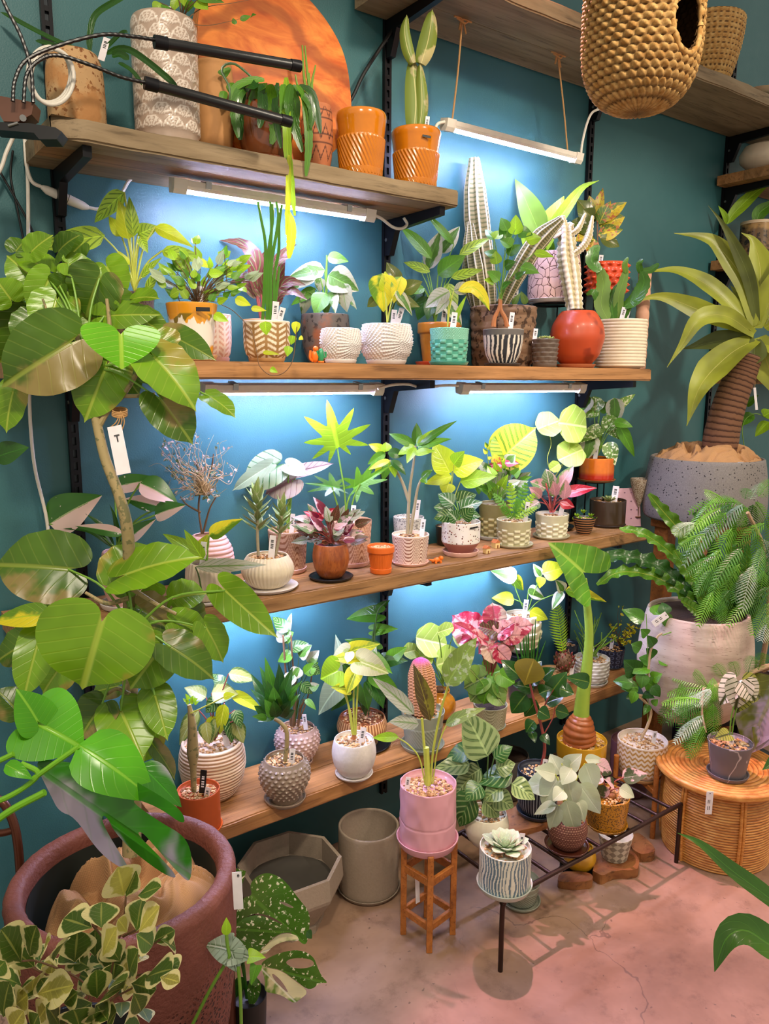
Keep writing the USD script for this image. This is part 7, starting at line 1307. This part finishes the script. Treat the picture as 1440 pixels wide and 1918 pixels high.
ribbons(p, p.d - .03, ['lf_bright', 'lf_mid'], '1362 420;1376 398;1410 365;1450 335 @ 24|1418 420;1422 400;1440 385;1455 370 @ 26|1360 420;1358 405;1345 385 @ 10', prof='lance')
o = where(1420, None, -.12, ZRt); t = Thing('tealight_glass', 'red beaded glass beside the mottled jar', 'candle glass', o); t.add('glass', lathe([(0, 0), (.028, 0), (.03, .01), (.034, .09), (.032, .09), (.028, .012), (0, .006)], o, 32)[:2], 'red_glass')
t.add('beads', [blob(o + [.0345*math.cos(a), .0345*math.sin(a), .015 + .016*k], .0028) for k in range(5) for a in np.arange(10)*.628 + k*.31], 'bead_white', kind='stuff')
o = where(1446, None, -.13, ZRt); t = Thing('carved_ball', 'cream carved ball at the right end of the jar shelf', 'ornament', o); t.add('body', blob(o + [0, 0, .05], .05), 'carved_cream')
o = where(1425, None, -.14, 1.5205); t = Thing('wooden_dish', 'shallow wooden dish on the lowest short shelf', 'dish', o); t.add('body', lathe([(0, 0), (.05, 0), (.09, .035), (.086, .036), (.048, .006), (0, .005)], o, 40)[:2], 'clay_brown')
# ================================================================== left foreground
def _pot(path):
    g = G(); p = g.pos(); n = g.noise(p, 9, 4); f = g.noise(p, 130, 3); b = g('voronoi_texture', 'distance', {'vector': p}, scale=140.0); u, v = g.uv()
    pit = g.math('multiply', g.step(g.math('subtract', .42, b), 0, .15), g.step(g.math('add', g.math('multiply', g.math('subtract', .80, v), 2.2), g.math('subtract', n, .5)), -.05, .25))
    c = g.mix(n, lin('5e2e24'), lin('96584a')); c = g.mix(pit, c, lin('2e1612')); h = g.math('subtract', f, g.math('multiply', pit, .9)); return g.done(path, g.bsdf(c, .6, h, .6, .004))
defmat('rough_terracotta', _pot); plain('pot_inside', '1c2420', .6); plain('copper_post', '5a3020', .35, .5); plain('crate_red', '8a3a2a', .6); plain('black_pot', '1c1a1a', .5)
leafmat('lf_umb', '63921e', '8a8a3c', mode='splash', amt=.30, scale=16, vein='a8c05a', rough=.30, nside=6, sideamt=.3, trans=.25, back='8f9a6a'); leafmat('lf_umbdark', '42681c', '8a7a44', mode='splash', amt=.36, scale=18, vein='8aa04a', rough=.30, nside=6, sideamt=.3, back='7a7a4a'); leafmat('lf_umbbright', '5fb01c', vein='b8e060', rough=.3, nside=7, sideamt=.5, trans=.35)  # tan splashes on the ficus blades are sheen painted into the leaf colour
leafmat('lf_monst', '4fa818', rough=.25, sideamt=.2, vein='8fd04a', trans=.3); leafmat('lf_monstdark', '2f7a1c', 'b4a8b8', mode='splash', amt=.42, scale=9, rough=.22, sideamt=.2); leafmat('lf_tri', '4a6a2c', 'e8dc9a', mode='margin', amt=.66, scale=45, rough=.35, sideamt=.25, vein='a8b46a', trans=.2); leafmat('lf_tricream', 'b8b050', 'e8dc9a', mode='margin', amt=.5, scale=45, rough=.4); leafmat('lf_thai', '3f6a24', 'e8e4b8', mode='speckle', amt=.31, scale=120, rough=.3, sideamt=.2); leafmat('lf_thaicream', 'ece2b0', '5a8a34', mode='splash', amt=.42, scale=26, rough=.35, sideamt=.1); leafmat('lf_kriss', '8fa08a', '3a5a34', mode='veins', amt=.25, vein='e0e8dc', nside=4, rough=.3)  # big dark monstera leaf: silver glare painted in as pale lavender patches
# big rough pot with burlap and the tree
DB = 1.40; rc = ad(232, 1632, DB); hb = float(rc[2]); Rp = 200*DB/F
t = Thing('potted_ficus', 'large-leaved ficus tree growing from the huge rough brown pot lined with burlap', 'potted tree', (rc[0], rc[1], 0)); o = np.array([rc[0], rc[1], 0.0])
pr = [(0, 0, 0), (Rp*.56, 0, 1), (Rp*.6, .01, 1)] + [(Rp*(.6 + .42*math.sin(min(1, u*1.12)*1.57)**.9), .01 + u*(hb - .03), 1) for u in np.linspace(.03, 1, 40)]
pr += [(Rp*1.03, hb - .012, 1), (Rp*1.005, hb - .002, 1), (Rp*.97, hb + .002, 1), (Rp*.90, hb + .001, 1), (Rp*.865, hb - .006, 1), (Rp*.85, hb - .02, 1), (Rp*.84, hb - .09, 0)]
t.add('pot', lathe(pr, o, 128, lambda T, Z, R: .004*(meshkit.fbm(np.stack([np.cos(T)*14, np.sin(T)*14, Z*22], -1), 3, 4) - .5)), 'rough_terracotta')
t.add('pot_lining', lathe([(Rp*.845, hb - .03), (Rp*.83, hb - .12), (Rp*.6, hb - .2), (0, hb - .2)], o, 64)[:2], 'pot_inside')
burlap_ring(t, o + np.array([0, 0, hb - .10]) + RT*.02, .015, Rp*.80, .10, 11)
rng = random.Random(3)
t.add('burlap_fray', [tube(catmull([o + [Rp*.70*math.cos(a), Rp*.70*math.sin(a), hb - .05], o + [Rp*.80*math.cos(a), Rp*.80*math.sin(a), hb - .04 + rng.uniform(-.006, .01)]], 2), .0007, 4) for a in np.linspace(-2.9, -2.2, 26)], 'jute', kind='stuff')
P = stem(t, DB, 'trunk_tan', '247 1600 .03;247 1480 .03;245 1380 .03;244 1300 .05;242 1200 .07;243 1080 .05;238 990 .01;222 925;198 862;184 805;176 765', [.017, .016, .014, .012, .010, .009, .008], name='trunk', k=16)
for sp, r in (('184 800;205 765;232 738;262 690', [.006, .004]), ('178 770;165 720;150 660;140 600', [.007, .004]), ('176 765;195 700;205 620;200 560', [.006, .003]), ('190 735;240 742;290 738', [.005, .003]), ('160 690;110 640;80 560', [.004, .002]), ('243 1100;290 1130;330 1150', [.005, .003]), ('242 1120;200 1130;160 1110', [.005, .003]), ('243 1260;270 1240;300 1210', [.005, .003]), ('243 1300;220 1290;200 1300', [.004, .003])): stem(t, DB, 'trunk_tan', sp, r, name='branch')
t.add('twine', [tube([ad(224 + 14*math.cos(a), 768 + k*3 + 5*math.sin(a), DB - .012*math.sin(a)) for a in np.linspace(0, 6.28, 15)], .0016, 5) for k in range(4)] + [tube(catmull([ad(226, 770, DB - .01), ad(218 + 5*k, 790, DB - .014), ad(205 + 7*k, 802 + 3*k, DB - .012)], 5), .0011, 5) for k in range(4)], 'jute')
tg = t.add('price_tag', bar(ad(214, 798, DB - .015), ad(232, 888, DB - .015), .026, .0012, up=tuple(-FW)), 'tag_white', smooth=False)
tm = meshkit.text_mesh('T', .012, .0006, True); ax = ad(232, 888, DB) - ad(214, 798, DB); ax /= np.linalg.norm(ax); sx = np.cross(ax, FW); sx = sx if sx @ RT > 0 else -sx; m4 = np.eye(4); m4[:3, 0], m4[:3, 1], m4[:3, 2], m4[:3, 3] = sx, -ax, -FW, ad(215, 828, DB - .0165); tm.apply_transform(m4); t.add('letter', tm, 'ink', smooth=False, under=tg)
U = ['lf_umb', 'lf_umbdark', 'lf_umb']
leaves(t, DB + .06, ['lf_umbdark', 'lf_umb'], 'round', '50 600 0 680 80;60 520 12 478 60;30 470 48 450 40;88 505 30 478 46;40 570 -12 600 60;200 500 236 560 66;150 460 118 500 50;330 1120 388 1112 64;352 1145 378 1178 56;75 1120 130 1080 60;60 1200 -6 1240 70;120 1240 80 1300 70;220 1285 172 1298 40;290 1350 268 1430 56;292 1402 328 1462 32;110 560 60 560 50;30 1330 -10 1290 60;300 1120 250 1160 60;160 640 200 690 60', crown=(170, 700), stemmat='stem_green', sr=.0016, spread=.05, seed=40) if False else None
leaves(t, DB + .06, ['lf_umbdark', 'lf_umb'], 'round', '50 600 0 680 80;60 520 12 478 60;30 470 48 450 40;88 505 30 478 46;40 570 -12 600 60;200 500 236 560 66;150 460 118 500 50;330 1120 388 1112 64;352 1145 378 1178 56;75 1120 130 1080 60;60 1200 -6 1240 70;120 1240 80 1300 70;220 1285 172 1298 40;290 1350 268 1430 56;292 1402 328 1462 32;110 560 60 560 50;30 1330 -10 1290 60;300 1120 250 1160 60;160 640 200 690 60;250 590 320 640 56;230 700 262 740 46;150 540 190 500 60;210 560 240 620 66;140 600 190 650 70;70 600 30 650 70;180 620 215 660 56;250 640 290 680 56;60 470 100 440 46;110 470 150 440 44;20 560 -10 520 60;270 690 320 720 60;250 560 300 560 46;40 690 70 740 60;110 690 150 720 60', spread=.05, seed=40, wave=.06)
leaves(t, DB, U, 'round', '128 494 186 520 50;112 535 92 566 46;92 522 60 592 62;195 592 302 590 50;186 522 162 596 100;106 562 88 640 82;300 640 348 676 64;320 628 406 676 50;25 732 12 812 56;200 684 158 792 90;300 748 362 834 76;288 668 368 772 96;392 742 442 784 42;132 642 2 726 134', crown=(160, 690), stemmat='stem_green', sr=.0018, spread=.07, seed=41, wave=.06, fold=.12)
leaves(t, DB - .07, 'lf_umbbright', 'heart', '226 626 228 692 124', spread=.01, face=-.1, arch=.1)
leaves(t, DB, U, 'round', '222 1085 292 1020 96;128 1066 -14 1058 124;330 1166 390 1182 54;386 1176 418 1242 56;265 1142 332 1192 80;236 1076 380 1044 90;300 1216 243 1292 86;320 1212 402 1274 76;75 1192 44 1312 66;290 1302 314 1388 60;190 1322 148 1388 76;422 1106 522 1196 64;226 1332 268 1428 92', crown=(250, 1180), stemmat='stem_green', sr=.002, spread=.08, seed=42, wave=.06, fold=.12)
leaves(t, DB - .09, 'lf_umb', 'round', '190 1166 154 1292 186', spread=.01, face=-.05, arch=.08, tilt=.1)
leaves(t, DB - .02, 'lf_yelgreen', 'ovate', '96 1150 -14 1166 44', spread=.01)
# monstera leaves reaching in from the left
t = Thing('monstera', 'glossy split-leaf monstera reaching in from the left edge over the brown pot', 'plant', ad(-30, 1560, 1.12))
DM = 1.12
for sp, r in (('-40 1562;20 1518;84 1484', .0052), ('-40 1440;0 1424;25 1412', .004), ('-40 1515;20 1490;62 1462;70 1445;40 1430', .004), ('60 1460;105 1428;148 1398', .004)): stem(t, DM, 'lf_monst', sp, r)
leaves(t, DM + .05, 'lf_monst', 'heart', '72 1356 160 1405 130;70 1350 30 1290 70', spread=.02, arch=.1); leaves(t, DM, 'lf_monst', 'ovate', '146 1396 292 1502 100;10 1432 62 1460 26', spread=.02, arch=.2)
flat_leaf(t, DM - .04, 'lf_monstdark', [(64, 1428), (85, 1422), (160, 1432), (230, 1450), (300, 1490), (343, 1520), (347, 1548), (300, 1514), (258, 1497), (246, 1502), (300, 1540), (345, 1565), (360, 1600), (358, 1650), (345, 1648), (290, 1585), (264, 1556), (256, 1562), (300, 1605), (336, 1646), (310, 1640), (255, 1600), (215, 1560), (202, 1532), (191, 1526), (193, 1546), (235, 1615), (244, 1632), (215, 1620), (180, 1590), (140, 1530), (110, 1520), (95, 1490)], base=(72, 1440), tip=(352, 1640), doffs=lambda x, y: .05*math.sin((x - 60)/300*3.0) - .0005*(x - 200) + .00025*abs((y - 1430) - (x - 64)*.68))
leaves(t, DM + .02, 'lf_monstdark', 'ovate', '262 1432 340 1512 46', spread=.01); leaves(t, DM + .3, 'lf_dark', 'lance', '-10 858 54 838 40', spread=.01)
def offpot(T, px, py, d, r, mat='black_pot'):
    """the pot the plant grows from, standing on the floor beyond the edge of the picture"""
    c = ad(px, py, d); h = float(c[2]); o = np.array([c[0], c[1], 0.0]); T.add('pot', lathe([(0, 0, 0), (r*.75, 0, 1), (r, h, 1), (r*.92, h, 0), (r*.88, h - .03, 0), (0, h - .03, 0)], o, 40), mat); return o + [0, 0, h - .03]
e = offpot(t, -330, 1800, 1.12, .12)
for sp in ('-40 1562', '-40 1440', '-40 1515'): q = ad(*map(float, sp.split()), DM); t.add('stem', tube(catmull([e, (e + q)/2 + [0, 0, .05], q], 6), .005, 8), 'lf_monst')
t = Thing('metal_stand', 'bent rusty steel tube stand at the left edge behind the brown pot', 'stand', ad(20, 1560, 1.5)); t.add('tube', tube(catmull([ad(-30, 1480, 1.5), ad(0, 1500, 1.5), ad(14, 1515, 1.5), ad(30, 1560, 1.5), ad(38, 1640, 1.5), ad(40, 1760, 1.5)], 8), .0085, 10), 'copper_post'); t.add('tube', tube(catmull([ad(-30, 1562, 1.5), ad(5, 1560, 1.5), ad(28, 1554, 1.5)], 5), .007, 10), 'copper_post')
# variegated triangle ficus in the foreground
t = Thing('triangle_ficus', 'cream-edged triangle-leaf ficus bush at the bottom left corner', 'plant', ad(120, 1960, 1.02)); DT = 1.02
for sp in ('110 1980;130 1900;165 1870;150 1850', '120 1980;170 1880;150 1835;75 1802;40 1800', '130 1980;190 1880;215 1790;232 1720;236 1672', '140 1980;220 1860;260 1790;300 1760', '100 1980;50 1900;10 1880', '215 1790;180 1740;168 1735', '240 1830;290 1820', '60 1812;110 1838;150 1870', '200 1875;250 1850', '230 1755;255 1742'): stem(t, DT, 'stem_brown', sp, .0013, name='twig')
offpot(t, 120, 1990, 1.02, .10)
tri = '''40 1845 8 1830 32;95 1845 98 1812 26;65 1812 36 1786 30;205 1822 216 1774 40;178 1792 178 1750 30;238 1746 224 1726 32;300 1800 326 1816 36;285 1764 320 1746 26;302 1760 324 1772 24;60 1862 64 1838 34;225 1800 205 1770 34;100 1870 80 1840 30;150 1805 120 1790 30;250 1808 262 1790 26;140 1802 144 1754 48;56 1792 66 1744 40;40 1802 8 1752 54;192 1792 214 1746 38;172 1738 128 1724 50;190 1738 190 1698 48;256 1744 264 1694 38;260 1746 292 1706 38;255 1750 280 1768 42;236 1680 252 1640 26;258 1678 294 1664 32;232 1678 222 1634 54;242 1832 256 1788 34;246 1842 284 1852 36;272 1832 314 1818 48;70 1862 126 1848 44;182 1870 180 1826 38;190 1872 224 1854 48;250 1860 262 1888 32;30 1882 48 1866 38;6 1905 16 1850 46;172 1878 142 1898 44;180 1880 198 1905 30;70 1915 88 1886 34;110 1920 90 1890 34;150 1930 140 1898 44;200 1925 215 1900 36;20 1930 40 1900 40;120 1880 140 1862 30;60 1930 70 1905 34;180 1930 175 1905 30;300 1830 330 1838 26;205 1850 230 1838 30;10 1800 -10 1820 40;100 1800 120 1770 26;80 1790 92 1765 26'''
rows = nums(tri); tri = ';'.join(f'{a} {b} {a + (c - a)*1.22} {b + (d - b)*1.22} {w*1.3}' for a, b, c, d, w in rows)
rng = random.Random(6); tri = ';'.join(f'{x} {y} {x + 34*math.cos(a)} {y - 30*math.sin(a)} {rng.uniform(34, 46)}' for x, y, a in [(rng.uniform(0, 285), rng.uniform(1800, 1930), rng.uniform(.2, 2.9)) for _ in range(34)]) + ';' + tri
leaves(t, DT, ['lf_tri', 'lf_tri', 'lf_tri', 'lf_tricream'], 'obovate', tri, spread=.10, seed=51, arch=.05, fold=.12, tilt=.5)
# thai constellation monstera, crate, small alocasia
D2 = 1.62; q0 = ad(466, 1905, D2); t = Thing('potted_monstera', 'cream-speckled split-leaf monstera in a dark pot right of the brown pot', 'potted plant', (q0[0], q0[1], 0)); o = np.array([q0[0], q0[1], 0.0]); Rq = 34*D2/F; zq = float(ad(462, 1856, D2)[2])
t.add('pot', lathe([(0, 0, 0), (Rq*.8, 0, 1), (Rq, zq, 1), (Rq*.94, zq, 0), (Rq*.9, zq - .02, 0), (0, zq - .02, 0)], o, 40), 'black_pot')
cc = lambda L: [(340 + x/3, 1480 + y/3) for x, y in L]
flat_leaf(t, D2, 'lf_thai', cc([(280, 780), (300, 700), (345, 600), (400, 595), (380, 530), (430, 475), (500, 462), (580, 505), (650, 600), (725, 690), (715, 800), (700, 880), (640, 830), (560, 740), (480, 700), (400, 690), (330, 740)]), [cc([(540, 625), (580, 628), (640, 662), (600, 660)])], base=cc([(420, 620)])[0], tip=cc([(712, 880)])[0], doffs=lambda x, y: .0006*(x - 500) + .02*math.sin(x*.04))
flat_leaf(t, D2 - .05, 'lf_thai', cc([(288, 765), (360, 712), (440, 698), (530, 738), (600, 770), (640, 800), (560, 800), (500, 840), (430, 920), (380, 915), (310, 850)]), base=cc([(300, 780)])[0], tip=cc([(640, 800)])[0], doffs=lambda x, y: .0004*(x - 480) + .01*math.sin(y*.05))
flat_leaf(t, D2 - .045, 'lf_thaicream', cc([(430, 922), (500, 845), (562, 803), (640, 808), (668, 850), (600, 842), (520, 870), (470, 925)]), base=cc([(435, 915)])[0], tip=cc([(660, 840)])[0], doffs=lambda x, y: .0004*(x - 480))
flat_leaf(t, D2 - .07, 'lf_thai', cc([(440, 985), (470, 950), (560, 910), (660, 895), (740, 930), (765, 1000), (790, 1050), (825, 1085), (780, 1080), (720, 1130), (640, 1070), (560, 1010), (500, 1000)]), [cc([(575, 970), (620, 942), (720, 946), (752, 975), (720, 998), (640, 1005)])], base=cc([(440, 985)])[0], tip=cc([(825, 1085)])[0], doffs=lambda x, y: .0005*(x - 520) + .012*math.sin(x*.05))
flat_leaf(t, D2 - .072, 'lf_thaicream', cc([(440, 988), (500, 1003), (560, 1014), (640, 1074), (718, 1134), (660, 1180), (630, 1200), (560, 1150), (500, 1140), (465, 1130), (470, 1060)]), [cc([(505, 1022), (562, 1070), (608, 1148), (560, 1108), (515, 1060)])], base=cc([(445, 1000)])[0], tip=cc([(640, 1190)])[0], doffs=lambda x, y: .0005*(x - 520) + .012*math.sin(x*.05))
for sp in ('462 1870;455 1800;440 1740;440 1690', '468 1870;470 1840;480 1810', '464 1870;458 1830;450 1790'): stem(t, D2, 'lf_dark', sp, .003)
leaves(t, D2 - .02, ['lf_thai', 'lf_dark'], 'ovate', '480 1830 470 1890 22;455 1830 440 1870 20;470 1830 482 1848 14;574 1745 584 1758 14;440 1650 460 1632 34', spread=.02)
t = Thing('alocasia', 'small silvery arrow-leaved alocasia on bright green stalks in front of the brown pot', 'plant', ad(430, 1960, 1.3)); D3 = 1.3
for sp in ('355 1930;390 1860;420 1808;430 1790', '452 1930;450 1860;446 1810', '430 1790;426 1770;424 1750'): stem(t, D3, 'stem_green', sp, .003)
offpot(t, 400, 2010, 1.3, .07)
leaves(t, D3, ['lf_kriss', 'lf_kriss', 'lf_kriss', 'lf_bright', 'lf_mid'], 'deltoid', '428 1778 384 1770 48;430 1782 472 1795 44;434 1784 445 1822 40;466 1792 498 1794 26;480 1808 470 1846 20', spread=.02); leaves(t, D3, 'lf_bright', 'lance', '424 1752 424 1718 16', spread=.01)
q = ad(420, 1745, 1.55); t = Thing('copper_post', 'copper-brown upright post of a plant stand beside the brown pot', 'plant stand', (q[0], q[1], 0)); t.add('post', rod((q[0], q[1], 0), q, 17*1.55/F, 20), 'copper_post')
a, bq = atz(372, 1905, .16), atz(420, 1885, .16); t = Thing('crate', 'reddish wooden crate on the floor behind the copper post', 'crate', (a[0], a[1], 0)); t.add('wall', bar(np.array([a[0] - .02, a[1], .08]), np.array([bq[0] + .02, bq[1], .08]), .014, .16), 'crate_red', smooth=False); t.add('rim', bar(np.array([a[0] - .02, a[1], .166]), np.array([bq[0] + .02, bq[1], .166]), .024, .012), 'crate_red', smooth=False)
q = ad(446, 1665, 1.36); t = Thing('price_tag', 'white rectangular tag hanging at the right side of the brown pot', 'tag', q); t.add('card', bar(ad(443, 1633, 1.36), ad(447, 1703, 1.36), .017, .001, up=tuple(-FW)), 'tag_white', smooth=False); t.add('hole', rod(ad(446, 1640, 1.3585), ad(446, 1640, 1.3595), .0022), 'ink', smooth=False)
# foreground leaves, bottom right
t = Thing('strap_plant', 'dark glossy leaves of a nearby plant reaching in at the lower right edge', 'plant', ad(1500, 1760, 1.05))
ribbons(t, 1.05, 'lf_glossy', '1500 1735;1440 1682;1370 1630;1310 1580;1268 1560 @ 36|1500 1800;1440 1768;1395 1742;1360 1758;1338 1820 @ 62|1500 1400;1460 1420;1428 1442 @ 34', prof='lance', fold=.25, spread=.01)
e = offpot(t, 1640, 1990, 1.05, .11)
for x, y in ((1500, 1735), (1500, 1800), (1500, 1400)): q = ad(x, y, 1.05); t.add('stem', tube(catmull([e, (e + q)/2 + [0, 0, .05], q], 6), .004, 8), 'stem_dark')
